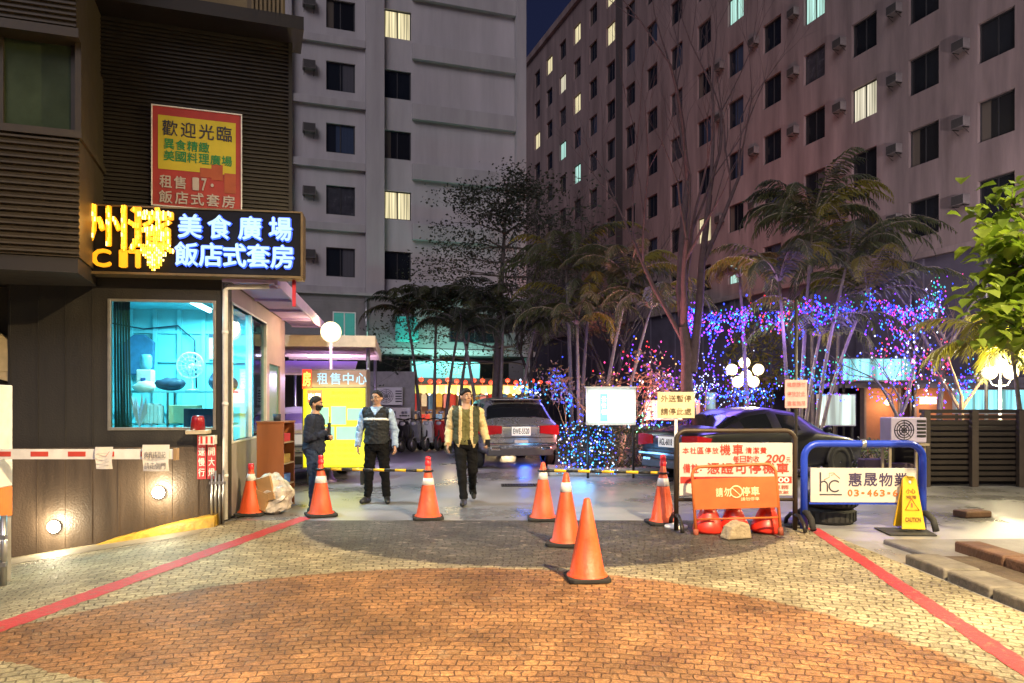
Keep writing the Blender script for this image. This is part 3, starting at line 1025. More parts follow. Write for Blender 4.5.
# awning along the side
mb = MB()
mb.prismx([(-0.12, 3.1), (6.2, 3.1), (6.2, 3.13), (-0.12, 3.13)], 0.03, 0.66)
mb.box(0.66, 0.70, -0.14, 6.22, 2.99, 3.16)
mb.box(0.03, 0.66, -0.14, -0.12, 3.02, 3.16)
for k in range(5):
    mb.box(0.04, 0.65, 0.6 + k * 1.3, 0.65 + k * 1.3, 3.06, 3.1)
mb.build('awning', lav_paint, booth, bevel=0.005)
mb = MB()
mb.path([(0.05, -0.045, 0.05), (0.05, -0.045, 2.93), (0.09, -0.045, 2.97), (0.58, -0.045, 2.99)], 0.032, 10)
for z in (0.6, 1.5, 2.4):
    mb.lathe([(0.036, -0.02), (0.04, -0.02), (0.04, 0.02), (0.036, 0.02)], (0.05, -0.045, z), 12)
mb.build('drainpipe', white_paint, booth)
mb = MB()
for i in range(4):
    mb.tube((0.02 + i * 0.045 - 0.12, -0.09, 0.0), (0.02 + i * 0.045 - 0.12, -0.09, 0.62 + 0.05 * (i % 2)), 0.014, n=8)
mb.box(-0.13, 0.07, -0.105, -0.075, 0.5, 0.53)
mb.build('pipe_rail', steel, booth)
# two wall lamps near the ground
wl_mat = M('lamp_lens', (1, 0.95, 0.8), 0.3, 0, 0, emit=30, ecol=(1, 0.9, 0.68))
for (px, py, lb) in ((160, 492, 'glaring round wall lamp under the hanging notice'), (56, 526, 'glaring round wall lamp nearest the barrier post')):
    rr = (px - 512) / FPX
    t = (rr * BX[1] - BX[0]) / (math.cos(BYAW) - rr * math.sin(BYAW))
    Y = BX[1] + t * math.sin(BYAW)
    z = WZ(py, Y)
    p = bw(t, -0.02, z)
    L_ = thing('wall_lamp', lb, 'wall lamp', p, BYAW, 'round lamps in the booth wall')
    h = MB(); h.lathe([(0.0, 0.0), (0.07, 0.0), (0.07, 0.03), (0.066, 0.034), (0.06, 0.03), (0.0, 0.03)], n=24, T=Matrix.Rotation(R(90), 4, 'X'))
    h.build('housing', steel, L_)
    h = MB(); h.ball((0, -0.042, 0), (0.075, 0.03, 0.075), 16, 8)
    h.build('lens', wl_mat, L_)
    light('POINT', 'wall_lamp_light', (0, -0.16, 0.02), 26, (1, 0.84, 0.55), L_, 0.05)
# tube lamp in the booth
tb = thing('tube_lamp', 'white fluorescent tube lamp on the booth ceiling', 'tube lamp', bw(-0.62, 1.35, 2.93), BYAW)
h = MB(); h.box(-0.05, 0.05, -0.7, 0.7, 0.0, 0.05)
h.build('batten', white_paint, tb)
h = MB(); h.tube((0, -0.62, -0.03), (0, 0.62, -0.03), 0.022, n=10)
h.build('tube', M('tube_glow', (0.8, 1, 1), 0.4, 0, 0, emit=14, ecol=(0.7, 1, 1)), tb)
light('AREA', 'tube_light', (0, 0, -0.09), 120, (0.36, 0.92, 1.0), tb, 0.2, size_y=1.3).rotation_euler = (0, 0, 0)

# --- what stands inside the booth
sh = thing('wall_shelf', 'long thin shelf across the inside of the booth window', 'shelf', bw(-1.15, 1.5, 0), BYAW)
h = MB(); h.box(-1.2, 1.0, -0.2, 0.2, 1.66, 1.69); h.build('board', M('shelf_cyan', (0.25, 0.6, 0.65), 0.4), sh)
h = MB()
for x in (-1.1, -0.5, 0.1, 0.9):
    h.box(x, x + 0.03, -0.18, -0.15, 0.02, 1.66); h.box(x, x + 0.03, 0.15, 0.18, 0.02, 1.66)
h.build('uprights', steel, sh)
for z in (1.2,):
    h = MB(); h.box(-1.2, 1.0, -0.18, 0.18, z, z + 0.025); h.build('board', MATS['shelf_cyan'], sh)

fan = thing('desk_fan', 'round white desk fan on the booth shelf', 'fan', bw(-0.74, 1.45, 1.69), BYAW)
TF = Matrix.Translation((0, -0.06, 0.36)) @ Matrix.Rotation(R(90), 4, 'X')
h = MB()
for rad in (0.07, 0.12, 0.17, 0.185):
    h.path([(rad * math.cos(2 * math.pi * k / 28), rad * math.sin(2 * math.pi * k / 28), 0.03) for k in range(28)], 0.004 if rad < 0.18 else 0.008, 5, T=TF, closed=True)
for k in range(14):
    an = 2 * math.pi * k / 14
    h.tube((0.02 * math.cos(an), 0.02 * math.sin(an), 0.035), (0.185 * math.cos(an), 0.185 * math.sin(an), 0.03), 0.003, n=4, T=TF)
h.build('cage', white_paint, fan)
h = MB(); h.lathe([(0, 0), (0.09, 0), (0.09, 0.015), (0.02, 0.03), (0.014, 0.3), (0.05, 0.32), (0.05, 0.38), (0, 0.4)], n=16)
h.build('stand', white_paint, fan)
h = MB()
for k in range(3):
    an = 2 * math.pi * k / 3
    h.add([(0.02 * math.cos(an), 0.02 * math.sin(an), 0.0), (0.16 * math.cos(an - 0.4), 0.16 * math.sin(an - 0.4), 0.015), (0.16 * math.cos(an + 0.45), 0.16 * math.sin(an + 0.45), -0.01)], [(0, 1, 2)], T=TF)
h.build('blades', M('fan_blade', (0.5, 0.7, 0.75), 0.4), fan)

pr = thing('water_dispenser', 'small white water dispenser at the left end of the booth shelf', 'dispenser', bw(-1.38, 1.5, 1.69), BYAW)
h = MB(); h.box(-0.1, 0.1, -0.1, 0.1, 0, 0.3); h.build('body', white_paint, pr, bevel=0.015)
h = MB(); h.lathe([(0, 0.3), (0.05, 0.3), (0.08, 0.34), (0.08, 0.48), (0.06, 0.52), (0, 0.52)], n=16); h.build('bottle', M('blue_plastic', (0.2, 0.5, 0.7), 0.2), pr)
h = MB(); h.box(-0.03, 0.03, -0.125, -0.1, 0.12, 0.18); h.build('tap', M('tap_blue', (0.05, 0.1, 0.3), 0.4), pr)


def lump(name, label, cat, loc, dims, mat, seed, rz=0.0, group=None):
    """a soft crumpled bag shape"""
    mb = MB()
    mb.ball((0, 0, dims[2] / 2), (dims[0] / 2, dims[1] / 2, dims[2] / 2), 20, 14)
    vs = []
    for v in mb.v:
        n = mnoise.noise(Vector(v) * 9 + Vector((seed, seed * 2, 0))) * 0.16 + mnoise.noise(Vector(v) * 22 + Vector((seed, 0, 3))) * 0.1
        vs.append((v[0] * (1 + n), v[1] * (1 + n), max(0, v[2] * (1 + n))))
    mb.v = vs
    o = mb.build(name, mat, None)
    o.location = loc
    o.rotation_euler = (0, 0, rz)
    return tag(o, label, cat, group)


navy_bag = M('navy_bag', (0.02, 0.035, 0.07), 0.6)
lump('bag', 'dark slumped bag on the booth shelf left of the fan', 'bag', bw(-1.02, 1.42, 1.69), (0.42, 0.24, 0.18), navy_bag, 3, BYAW)
lump('bag', 'upright dark blue bag on the booth shelf right of the fan', 'bag', bw(-0.4, 1.45, 1.69), (0.22, 0.2, 0.27), navy_bag, 5, BYAW)
lump('bag', 'pale crumpled bag hanging over the left shelf end', 'bag', bw(-1.32, 1.24, 1.66), (0.3, 0.16, 0.16), white_paint, 8, BYAW)
bx = MB(); bx.box(-0.2, 0.2, -0.12, 0.12, 0, 0.26)
o = bx.build('file_box', M('beige_card', (0.55, 0.5, 0.3), 0.7), bevel=0.01); o.location = bw(-0.8, 1.35, 1.225); o.rotation_euler = (0, 0, BYAW)
tag(o, 'beige card file box below the booth shelf', 'box')
bx = MB()
xo = -0.16
for k in range(7):
    w = random.uniform(0.03, 0.06); bx.box(xo, xo + w - 0.004, -0.1, 0.1, 0, random.uniform(0.2, 0.3)); xo += w
o = bx.build('ring_binders', M('pale_binder', (0.5, 0.6, 0.6), 0.5), bevel=0.004); o.location = bw(-1.28, 1.36, 1.225); o.rotation_euler = (0, 0, BYAW)
tag(o, 'row of pale ring binders below the left shelf', 'binders')
cur = MB()
pts = [(-1.34 + 0.2 * i / 24, 0.2 + 0.03 * math.sin(i * 1.6)) for i in range(25)]
for (p, q) in zip(pts[:-1], pts[1:]):
    cur.quad((p[0], p[1], 1.15), (q[0], q[1], 1.15), (q[0] - 0.03, q[1], 2.82), (p[0], p[1], 2.82))
o = cur.build('curtain', M('green_curtain', (0.012, 0.05, 0.04), 0.8)); o.matrix_world = BT
tag(o, 'dark green curtain drawn to the left of the booth window', 'curtain')
pl = MB()
for k in range(5):
    an = k * 1.1
    pl.add([(0, 0, 0), (0.05 * math.cos(an) - 0.02, -0.03, 0.2), (0.1 * math.cos(an), -0.05, 0.42 + 0.05 * k % 0.1), (0.05 * math.cos(an) + 0.03, 0.03, 0.2)], [(0, 1, 2, 3)])
o = pl.build('folded_umbrella', M('pale_cloth', (0.55, 0.6, 0.75), 0.7)); o.location = bw(-1.14, 0.5, 1.18); o.rotation_euler = (0, 0, BYAW)
tag(o, 'pale folded umbrella leaning in the left corner of the booth window', 'umbrella')

wc = thing('wall_calendar', 'small pale calendar sheet on the back wall of the booth', 'calendar', bw(-0.6, 2.42, 2.2), BYAW)
h = MB(); h.box(-0.14, 0.14, -0.01, 0.005, 0, 0.4); h.build('sheet', white_paint, wc)
h = MB(); h.box(-0.14, 0.14, -0.02, -0.011, 0.34, 0.4); h.build('header', navy_bag, wc)
mo = thing('monitor', 'dark computer monitor below the booth shelf at the right', 'monitor', bw(-0.42, 0.75, 1.02), BYAW)
h = MB(); h.box(-0.24, 0.24, -0.02, 0.02, 0.12, 0.42); h.build('screen', navy_bag, mo, bevel=0.008)
h = MB(); h.box(-0.03, 0.03, 0.0, 0.03, 0.0, 0.13); h.box(-0.1, 0.1, -0.06, 0.08, 0.0, 0.015); h.build('stand', navy_bag, mo)
dk = thing('desk', 'low desk across the inside of the booth below the window', 'desk', bw(-1.2, 0.75, 0), BYAW)
h = MB(); h.box(-1.1, 1.05, -0.35, 0.35, 0.98, 1.02); h.build('top', MATS['shelf_cyan'], dk)
for x in (-1.05, 1.0): MB().box(x, x + 0.04, -0.3, 0.3, 0.02, 0.98).build('leg', steel, dk)
cb = MB(); cb.path([(-2.2, 2.4, 2.75), (-1.7, 2.4, 2.66), (-1.2, 2.4, 2.72), (-0.95, 2.4, 2.5), (-0.92, 2.4, 1.75)], 0.012, 6)
o = cb.build('wall_cable', navy_bag); o.matrix_world = BT; tag(o, 'dark cable looping along the back wall of the booth', 'cable')
lump('bag', 'small dark bag at the right end of the booth shelf', 'bag', bw(-0.2, 1.5, 1.69), (0.16, 0.18, 0.2), navy_bag, 11, BYAW)
cl = MB(); cl.prism([(-0.2, 0), (0.2, 0), (0.22, 0.5), (0.08, 0.62), (-0.08, 0.62), (-0.22, 0.5)], -0.04, 0.05)
o = cl.build('hanging_jacket', M('jacket_blue', (0.05, 0.16, 0.3), 0.8, 0, 0.3, 8), bevel=0.02); o.location = bw(-1.75, 2.38, 1.95); o.rotation_euler = (0, 0, BYAW); tag(o, 'blue jacket hanging on the back wall of the booth', 'jacket')

# red rotating beacon with its bracket under the window
bc = thing('warning_beacon', 'dark red beacon lamp on a bracket below the booth window', 'beacon', bw(-0.25, -0.15, 1.13), BYAW)
h = MB(); h.lathe([(0, 0.05), (0.09, 0.05), (0.075, 0.2), (0.06, 0.225), (0, 0.23)], n=20); h.build('dome', M('beacon_red', (0.28, 0.012, 0.02), 0.2, 0, 0.1), bc)
h = MB(); h.box(-0.13, 0.13, -0.08, 0.13, 0, 0.05); h.build('base', M('beige_plastic', (0.5, 0.42, 0.3), 0.5), bc, bevel=0.01)
h = MB(); h.box(0.02, 0.2, -0.02, 0.12, -0.13, -0.02, 0)
for i in range(3): h.box(0.035 + i * 0.06, 0.06 + i * 0.06, -0.023, -0.02, -0.12, -0.03, 1)
h.build('buzzer_box', [white_paint, red_paint], bc)
# red vertical notices by the corner
pink_red = M('notice_red', (0.52, 0.06, 0.07), 0.5)
white_ink = M('white_ink', (0.8, 0.78, 0.75), 0.6, 0, 0)
for (x, st, lb) in ((-0.235, '減速慢行', 'left red strip notice with white characters by the booth corner'), (-0.115, '請開大燈', 'right red strip notice with white characters by the booth corner')):
    n_ = thing('notice', lb, 'notice', bw(x, -0.03, 0.56), BYAW, 'red strip notices')
    h = MB(); h.box(-0.052, 0.052, -0.004, 0.004, 0, 0.55); h.build('board', pink_red, n_)
    h = MB()
    for i, ch in enumerate(st):
        h.text(ch, 0, 0.475 - i * 0.13, 0.075, 0.1, -0.005, 0.01)
    h.build('lettering', white_ink, n_)

# yellow kerb at the wall foot
mb = MB()
pts = [(-1.65, -0.3, 0.015), (-1.2, -0.19, 0.06), (-0.6, -0.08, 0.1), (-0.15, -0.015, 0.13), (-0.04, 0.0, 0.13)]
for (p, q) in zip(pts[:-1], pts[1:]):
    vs = []
    for (x, zb, hgt) in (p, q):
        vs += [(x, -0.26, zb - 0.12), (x, -0.22, zb + hgt * 0.8), (x, -0.02, zb + hgt), (x, -0.02, zb - 0.12)]
    mb.add(vs, [(0, 4, 5, 1), (1, 5, 6, 2), (2, 6, 7, 3)], 0, True)
    if q is pts[-1]: mb.add(vs[4:], [(0, 3, 2, 1)])
o = mb.build('kerb', M('worn_yellow', (0.5, 0.3, 0.03), 0.6, 0, 0.6, 6, 0.5, 30)); o.matrix_world = BT
tag(o, 'worn yellow kerb along the foot of the booth wall', 'kerb')

# ================================================================== LIT SHOP SIGN ON THE BOOTH
sg = thing('shop_sign', 'long black lit shop sign with gold and blue white characters over the booth', 'shop sign', bw(0, -0.12, 3.09), BYAW)
h = MB(); h.box(-1.6, 1.0, -0.16, 0.08, 0.0, 0.78); h.build('box', M('sign_black', (0.003, 0.003, 0.006), 0.6, spec=0.2), sg, bevel=0.01)
h = MB()
h.box(-1.62, 1.02, -0.175, 0.09, -0.03, -0.001); h.box(-1.62, 1.02, -0.175, 0.09, 0.781, 0.8); h.box(1.001, 1.03, -0.175, 0.09, 0.0, 0.78)
h.build('edge_trim', M('sign_trim', (0.2, 0.14, 0.07), 0.4, 0.6), sg)
h = MB(); h.box(0.88, 0.92, -0.03, 0.01, -0.36, -0.03); h.build('post', M('red_tube', (0.5, 0.03, 0.05), 0.4), sg)
blue_neon = M('blue_neon', (0.12, 0.2, 0.3), 0.4, 0, 0, emit=0.66, ecol=(0.56, 0.86, 1.0))
blue_side = M('blue_glow', (0.05, 0.1, 0.9), 0.4, 0, 0, emit=0.8, ecol=(0.04, 0.12, 1.0))
row1 = [(-0.4, '美'), (-0.06, '食'), (0.30, '廣'), (0.66, '場')]
row2 = [(-0.42, '飯'), (-0.14, '店'), (0.14, '式'), (0.42, '套'), (0.70, '房')]
for (x, ch) in row1 + row2:
    top = (x, ch) in row1
    z = 0.57 if top else 0.23
    xx = x + (0.1 if top else 0.08)
    h = MB(); h.text(ch, xx, z, 0.26, 0.275, -0.19, 0.018, 0, 0.02)
    le = h.build('letter', blue_neon, sg)
    h = MB(); h.text(ch, xx, z, 0.272, 0.287, -0.162, 0.04, 0, 0.016)
    h.build('halo', blue_side, le)
gold = M('gold_bulb', (1, 0.6, 0.12), 0.4, 0, 0, emit=1.5, ecol=(1, 0.46, 0.02))
gold_flat = M('gold_letter', (0.8, 0.36, 0.02), 0.4, 0, 0.05, emit=0.55, ecol=(1, 0.38, 0.01))
hot = M('gold_hot', (1, 0.9, 0.5), 0.4, 0, 0, emit=2.2, ecol=(1, 0.74, 0.22))
for (x, ch, w, hh, z) in ((-1.27, '州', 0.5, 0.52, 0.52), (-0.735, '濱', 0.52, 0.54, 0.50)):
    h = MB(); h.text(ch, x, z, w, hh, -0.2, 0.012, 0, 0.03)
    le = h.build('letter', gold_flat, sg)
    # short glowing rods packed over the strokes
    vs, fs, (gx0, gx1, gz0, gz1) = glyphs(ch, 0.0)
    from mathutils.bvhtree import BVHTree
    t2 = BVHTree.FromPolygons([Vector((v[0], 0.0 if v[1] < 0.5 else -1.0, v[2])) for v in vs], fs)
    rods = MB()
    for ii in range(20):
        for jj in range(11):
            u = (ii + 0.5 + random.uniform(-0.2, 0.2)) / 20; v = (jj + 0.5 + random.uniform(-0.3, 0.3)) / 11
            hit = t2.ray_cast(Vector((gx0 + u * (gx1 - gx0), -3, gz0 + v * (gz1 - gz0))), Vector((0, 1, 0)))
            if hit[0] is None: continue
            X_, Z_ = x + (u - 0.5) * w, z + (v - 0.5) * hh
            rods.tube((X_, -0.245, Z_ - 0.028), (X_, -0.245, Z_ + 0.026), 0.0095, n=5, mi=random.choice((0, 0, 1)))
    rods.build('bulbs', [gold, hot], le)['kind'] = 'stuff'
# heart shaped leaf of bulbs running down over the last letter of the word below
rods = MB()
for ii in range(17):
    for jj in range(12):
        u, v = (ii - 8) / 8, jj / 11
        if abs(u) < 0.25 + 0.75 * v and v < 0.99:
            X_ = -0.69 + u * 0.2; Z_ = 0.02 + v * 0.32
            if random.random() < 0.93: rods.tube((X_, -0.25, Z_ - 0.012), (X_, -0.25, Z_ + 0.012), 0.0095, n=5, mi=random.choice((0, 0, 1)))
rods.build('leaf_bulbs', [gold, hot], sg)['kind'] = 'stuff'
h = MB()
for ch_, x_, w_ in (('C', -1.31, 0.2), ('I', -1.06, 0.055), ('T', -0.895, 0.2), ('Y', -0.69, 0.17)):
    h = MB(); h.text(ch_, x_, 0.155, w_, 0.2, -0.17, 0.03, 0, 0.03); h.build('letter', gold_flat, sg)
if False:
    h.text('C', -1.31, 0.155, 0.2, 0.2, -0.17, 0.03, 0, 0.03); h.text('I', -1.06, 0.155, 0.055, 0.2, -0.17, 0.03, 0, 0.03)
    h.text('T', -0.895, 0.155, 0.2, 0.2, -0.17, 0.03, 0, 0.03); h.text('Y', -0.69, 0.155, 0.17, 0.2, -0.17, 0.03, 0, 0.03)
    h.build('letters', gold_flat, sg)
h = MB(); h.box(-1.05 + 0.12, -1.05 + 0.19, -0.2, -0.16, 0.3, 0.78); h.build('letter', gold_flat, sg)
light('POINT', 'gold_light', (-1.0, -0.55, 0.45), 6, (1, 0.55, 0.12), sg, 0.25)
light('POINT', 'blue_light', (0.3, -0.5, 0.35), 5, (0.35, 0.6, 1), sg, 0.25)

# ================================================================== DARK BUILDING ABOVE THE BOOTH
DY = R(18.8)
db = thing('ribbed_building', 'dark brown ribbed building rising behind the booth sign', 'building', (-3.04, 10.2, 0), DY)
rib = M('dark_rib', (0.017, 0.012, 0.009), 0.5, 0, 0.3, 4)
mb = MB()
mb.box(-6.5, 0, 0.03, 6, 3.25, 6.45)
z = 3.26
while z < 6.42:
    mb.prismx([(0.03, z), (0.0, z + 0.008), (0.0, z + 0.026), (0.03, z + 0.034)], -3.4, 0.0)
    z += 0.052
mb.build('ribbed_wall', rib, db)
mb = MB(); mb.prismx([(-0.42, 6.45), (0.3, 6.45), (0.3, 6.78), (-0.42, 6.62)], -6.5, 0.16)
mb.build('eave', M('eave_dark', (0.014, 0.010, 0.008), 0.6), db)
tanw = M('tan_render', (0.20, 0.15, 0.085), 0.7, 0, 0.2, 3)
mb = MB(); mb.box(-6.5, -0.06, 0.12, 6, 6.7, 11.0); mb.build('upper_wall', tanw, db)
mb = MB()
for k in range(8): mb.box(-0.5 + k * 0.055, -0.47 + k * 0.055, 0.09, 0.12, 6.79, 11)
mb.build('rib_strip', tanw, db)
mb = MB(); mb.box(-6.5, -0.3, 5.9, 6.0, -0.5, 3.25); mb.build('ground_floor_wall', rib, db)
mb = MB(); mb.box(-0.02, 0.03, 0.0, 0.05, 3.25, 6.45); mb.build('corner_trim', M('eave_dark', (0, 0, 0)), db)

# welcome banner
ad = thing('banner', 'red and yellow framed banner with green and white characters on the ribbed wall', 'banner', tuple(Matrix.Translation((-3.04, 10.2, 0)) @ Matrix.Rotation(DY, 4, 'Z') @ Vector((-1.165, -0.06, 4.07))), DY)
ad.scale = (1, 1, 0.94)
yel = M('banner_yellow', (0.55, 0.43, 0.02), 0.5, 0, 0.12, 3)
redb = M('banner_red', (0.36, 0.03, 0.022), 0.5, 0, 0.2, 3)
h = MB(); h.box(-0.535, 0.535, 0, 0.05, 0, 1.36); h.build('board', redb, ad)
h = MB()
for q in ((-0.55, -0.535, 0, 1.36), (0.535, 0.55, 0, 1.36), (-0.55, 0.55, -0.015, 0), (-0.55, 0.55, 1.36, 1.375)): h.box(q[0], q[1], -0.015, 0.05, q[2], q[3])
h.build('frame', white_paint, ad)
h = MB(); h.box(-0.47, 0.47, -0.004, 0, 0.5, 1.24); h.build('yellow_field', yel, ad)
h = MB()
for i, ch in enumerate('歡迎光臨'): h.text(ch, -0.33 + i * 0.22, 1.07, 0.18, 0.21, -0.005, 0.005)
h.build('lettering', dark_ink, ad)
h = MB()
for i, ch in enumerate('異食精緻'): h.text(ch, -0.34 + i * 0.14, 0.85, 0.125, 0.14, -0.005, 0.012)
for i, ch in enumerate('美國料理廣場'): h.text(ch, -0.34 + i * 0.14, 0.69, 0.125, 0.14, -0.005, 0.012)
h.build('lettering', M('green_ink', (0.02, 0.22, 0.06), 0.6, 0, 0), ad)
h = MB()
for (x, zz, w, hh) in ((0.1, 0.5, 0.14, 0.13), (0.24, 0.52, 0.14, 0.22), (0.4, 0.38, 0.14, 0.28)): h.box(x - w / 2, x + w / 2, -0.007, -0.0045, zz - hh / 2, zz + hh / 2, 0)
h.build('price_patch', M('banner_orange', (0.36, 0.07, 0.02), 0.5), ad)
h = MB()
for i, ch in enumerate('租售'): h.text(ch, -0.38 + i * 0.17, 0.33, 0.14, 0.17, -0.006, 0.015)
for i, ch in enumerate('17.'): h.text(ch, -0.02 + i * 0.1, 0.33, 0.06 if ch != '.' else 0.03, 0.17 if ch != '.' else 0.04, -0.006, 0.015)
for i, ch in enumerate('飯店式套房'): h.text(ch, -0.38 + i * 0.19, 0.12, 0.155, 0.17, -0.006, 0.015)
h.build('lettering', M('pale_ink', (0.45, 0.38, 0.34), 0.6, 0, 0), ad)

# ================================================================== SLATTED BALCONY BAY, TOP LEFT
by = thing('balcony_bay', 'tan slatted balcony bay with a dark green window at the upper left', 'balcony', (WX(79, 8.2), 8.2, 0), DY)
slat = M('tan_slat', (0.042, 0.030, 0.016), 0.5, 0, 0.25, 4)
mb = MB()
mb.box(-5, 0, 0.03, 2.2, 3.12, 4.42)
zz = 3.14
while zz < 4.38:
    mb.prismx([(0.03, zz), (-0.012, zz + 0.01), (-0.012, zz + 0.03), (0.03, zz + 0.05)], -5, 0)
    zz += 0.072
mb.box(-5, 0.03, -0.03, 2.2, 4.42, 4.5)
mb.build('parapet', slat, by)
mb = MB()
mb.box(-5, -0.03, 0.03, 2.2, 5.62, 11)
zz = 5.64
while zz < 10.9:
    mb.prismx([(0.03, zz), (-0.0, zz + 0.01), (-0.0, zz + 0.03), (0.03, zz + 0.04)], -5, -0.03)
    zz += 0.06
mb.box(-5, 0.0, -0.03, 2.2, 5.52, 5.62)
mb.build('upper_slats', slat, by)
mb = MB()
for x in (-0.12, -0.83, -1.6): mb.box(x, x + 0.06, 0.2, 0.28, 4.5, 5.52)
mb.box(-0.06, 0.0, 0.1, 2.2, 4.5, 5.52)
wfr = mb.build('window', slat, by)
mb = MB(); mb.box(-5, -0.06, 0.24, 0.26, 4.5, 5.52); mb.build('pane', M('green_glass', (0.05, 0.07, 0.035), 0.18, 0, 0.3, 1.5), wfr)
mb = MB(); mb.box(-5, -0.02, 0.05, 2.2, 2.95, 3.115); mb.build('soffit', MATS['eave_dark'], by)
# dark wall and a pale box below the bay
o = MB().box(-9, -6.18, 9.25, 9.4, -1.0, 3.4).build('side_wall', M('shadow_wall', (0.05, 0.04, 0.03), 0.8)); tag(o, 'dark side wall at the far left of the booth', 'wall')
mbx = thing('meter_box', 'pale slanted meter box on the wall at the far left edge', 'meter box', (-6.05, 9.05, 0), 0)
h = MB(); h.prism([(-0.35, 1.85), (0.0, 1.75), (0.0, 2.25), (-0.35, 2.42)], 0, 0.16); h.build('body', M('meter_beige', (0.5, 0.4, 0.24), 0.6), mbx, bevel=0.01)
h = MB(); h.box(-0.3, -0.04, -0.012, 0, 1.9, 2.2); h.build('cover', M('meter_beige', (0, 0, 0)), mbx)
# ================================================================== APARTMENT BLOCKS
lit_warm = None


def lit_pane(name, c, strength, stripes):
    m = bpy.data.materials.new(name)
    m.use_nodes = True
    nt = m.node_tree
    b = nt.nodes['Principled BSDF']
    b.inputs['Base Color'].default_value = (0.2, 0.2, 0.2, 1)
    b.inputs['Roughness'].default_value = 0.4
    tc = nt.nodes.new('ShaderNodeTexCoord')
    mp = nt.nodes.new('ShaderNodeMapping'); mp.inputs['Scale'].default_value = (stripes, 1, 0.06)
    nt.links.new(tc.outputs['Object'], mp.inputs[0])
    n = nt.nodes.new('ShaderNodeTexNoise'); n.inputs['Scale'].default_value = 3.0; n.inputs['Detail'].default_value = 3
    nt.links.new(mp.outputs[0], n.inputs['Vector'])
    rp = nt.nodes.new('ShaderNodeValToRGB')
    rp.color_ramp.elements[0].position = 0.4; rp.color_ramp.elements[1].position = 0.6
    rp.color_ramp.elements[0].color = (c[0] * 0.25, c[1] * 0.25, c[2] * 0.2, 1)
    rp.color_ramp.elements[1].color = (*c, 1)
    nt.links.new(n.outputs['Fac'], rp.inputs[0])
    nt.links.new(rp.outputs[0], b.inputs['Emission Color'])
    b.inputs['Emission Strength'].default_value = strength
    return m


lit_warm = lit_pane('lit_curtain', (1.0, 0.86, 0.5), 0.8, 5)
lit_pale = lit_pane('lit_pale', (1.0, 0.92, 0.68), 0.65, 5)
lit_cyan = lit_pane('lit_cyan', (0.55, 1.0, 0.9), 0.7, 4)


def half_pane(name, ca, cb, x0, soft=0.02):
    """glass with a curtain drawn over one part"""
    m = bpy.data.materials.new(name); m.use_nodes = True
    nt = m.node_tree; b = nt.nodes['Principled BSDF']; b.inputs['Roughness'].default_value = 0.18
    tc = nt.nodes.new('ShaderNodeTexCoord'); sp = nt.nodes.new('ShaderNodeSeparateXYZ'); nt.links.new(tc.outputs['Object'], sp.inputs[0])
    wv = nt.nodes.new('ShaderNodeTexWave'); wv.inputs['Scale'].default_value = 5.0; wv.inputs['Distortion'].default_value = 1.0; nt.links.new(tc.outputs['Object'], wv.inputs['Vector'])
    mr = nt.nodes.new('ShaderNodeMapRange'); mr.inputs['From Min'].default_value = x0 - soft; mr.inputs['From Max'].default_value = x0 + soft; nt.links.new(sp.outputs[0], mr.inputs['Value'])
    cr = nt.nodes.new('ShaderNodeMix'); cr.data_type = 'RGBA'; cr.inputs['A'].default_value = (cb[0] * 0.6, cb[1] * 0.6, cb[2] * 0.6, 1); cr.inputs['B'].default_value = (*cb, 1); nt.links.new(wv.outputs['Fac'], cr.inputs['Factor'])
    mx = nt.nodes.new('ShaderNodeMix'); mx.data_type = 'RGBA'; mx.inputs['A'].default_value = (*ca, 1); nt.links.new(cr.outputs['Result'], mx.inputs['B']); nt.links.new(mr.outputs[0], mx.inputs['Factor'])
    nt.links.new(mx.outputs['Result'], b.inputs['Base Color'])
    return m


pane_h1 = half_pane('pane_half_grey', (0.01, 0.012, 0.016), (0.10, 0.10, 0.115), 0.1)
pane_h2 = half_pane('pane_half_blue', (0.012, 0.014, 0.02), (0.05, 0.07, 0.12), -0.2)
pane_h3 = half_pane('pane_half_brown', (0.10, 0.085, 0.07), (0.012, 0.012, 0.014), -0.3)
pane_dark = M('pane_dark', (0.010, 0.012, 0.016), 0.12, 0, 0.3, 1.2)
pane_curtain = M('pane_curtain', (0.05, 0.05, 0.06), 0.25, 0, 0.5, 3)
alu_dark = M('alu_dark', (0.06, 0.06, 0.065), 0.4, 0.5)


def window_frame(w, h, mull=True):
    mb = MB(); t = 0.05
    mb.box(-w / 2, -w / 2 + t, -0.03, 0.03, 0, h); mb.box(w / 2 - t, w / 2, -0.03, 0.03, 0, h)
    mb.box(-w / 2 + t, w / 2 - t, -0.03, 0.03, 0, t); mb.box(-w / 2 + t, w / 2 - t, -0.03, 0.03, h - t, h)
    if mull: mb.box(-0.025, 0.025, -0.025, 0.03, t, h - t)
    return mb


def pane_mb(w, h):
    return MB().box(-w / 2 + 0.04, w / 2 - 0.04, -0.006, 0.006, 0.04, h - 0.04)


def mesh_of(mb, name, mats):
    o = mb.build(name, mats)
    me = o.data
    bpy.data.objects.remove(o)
    return me


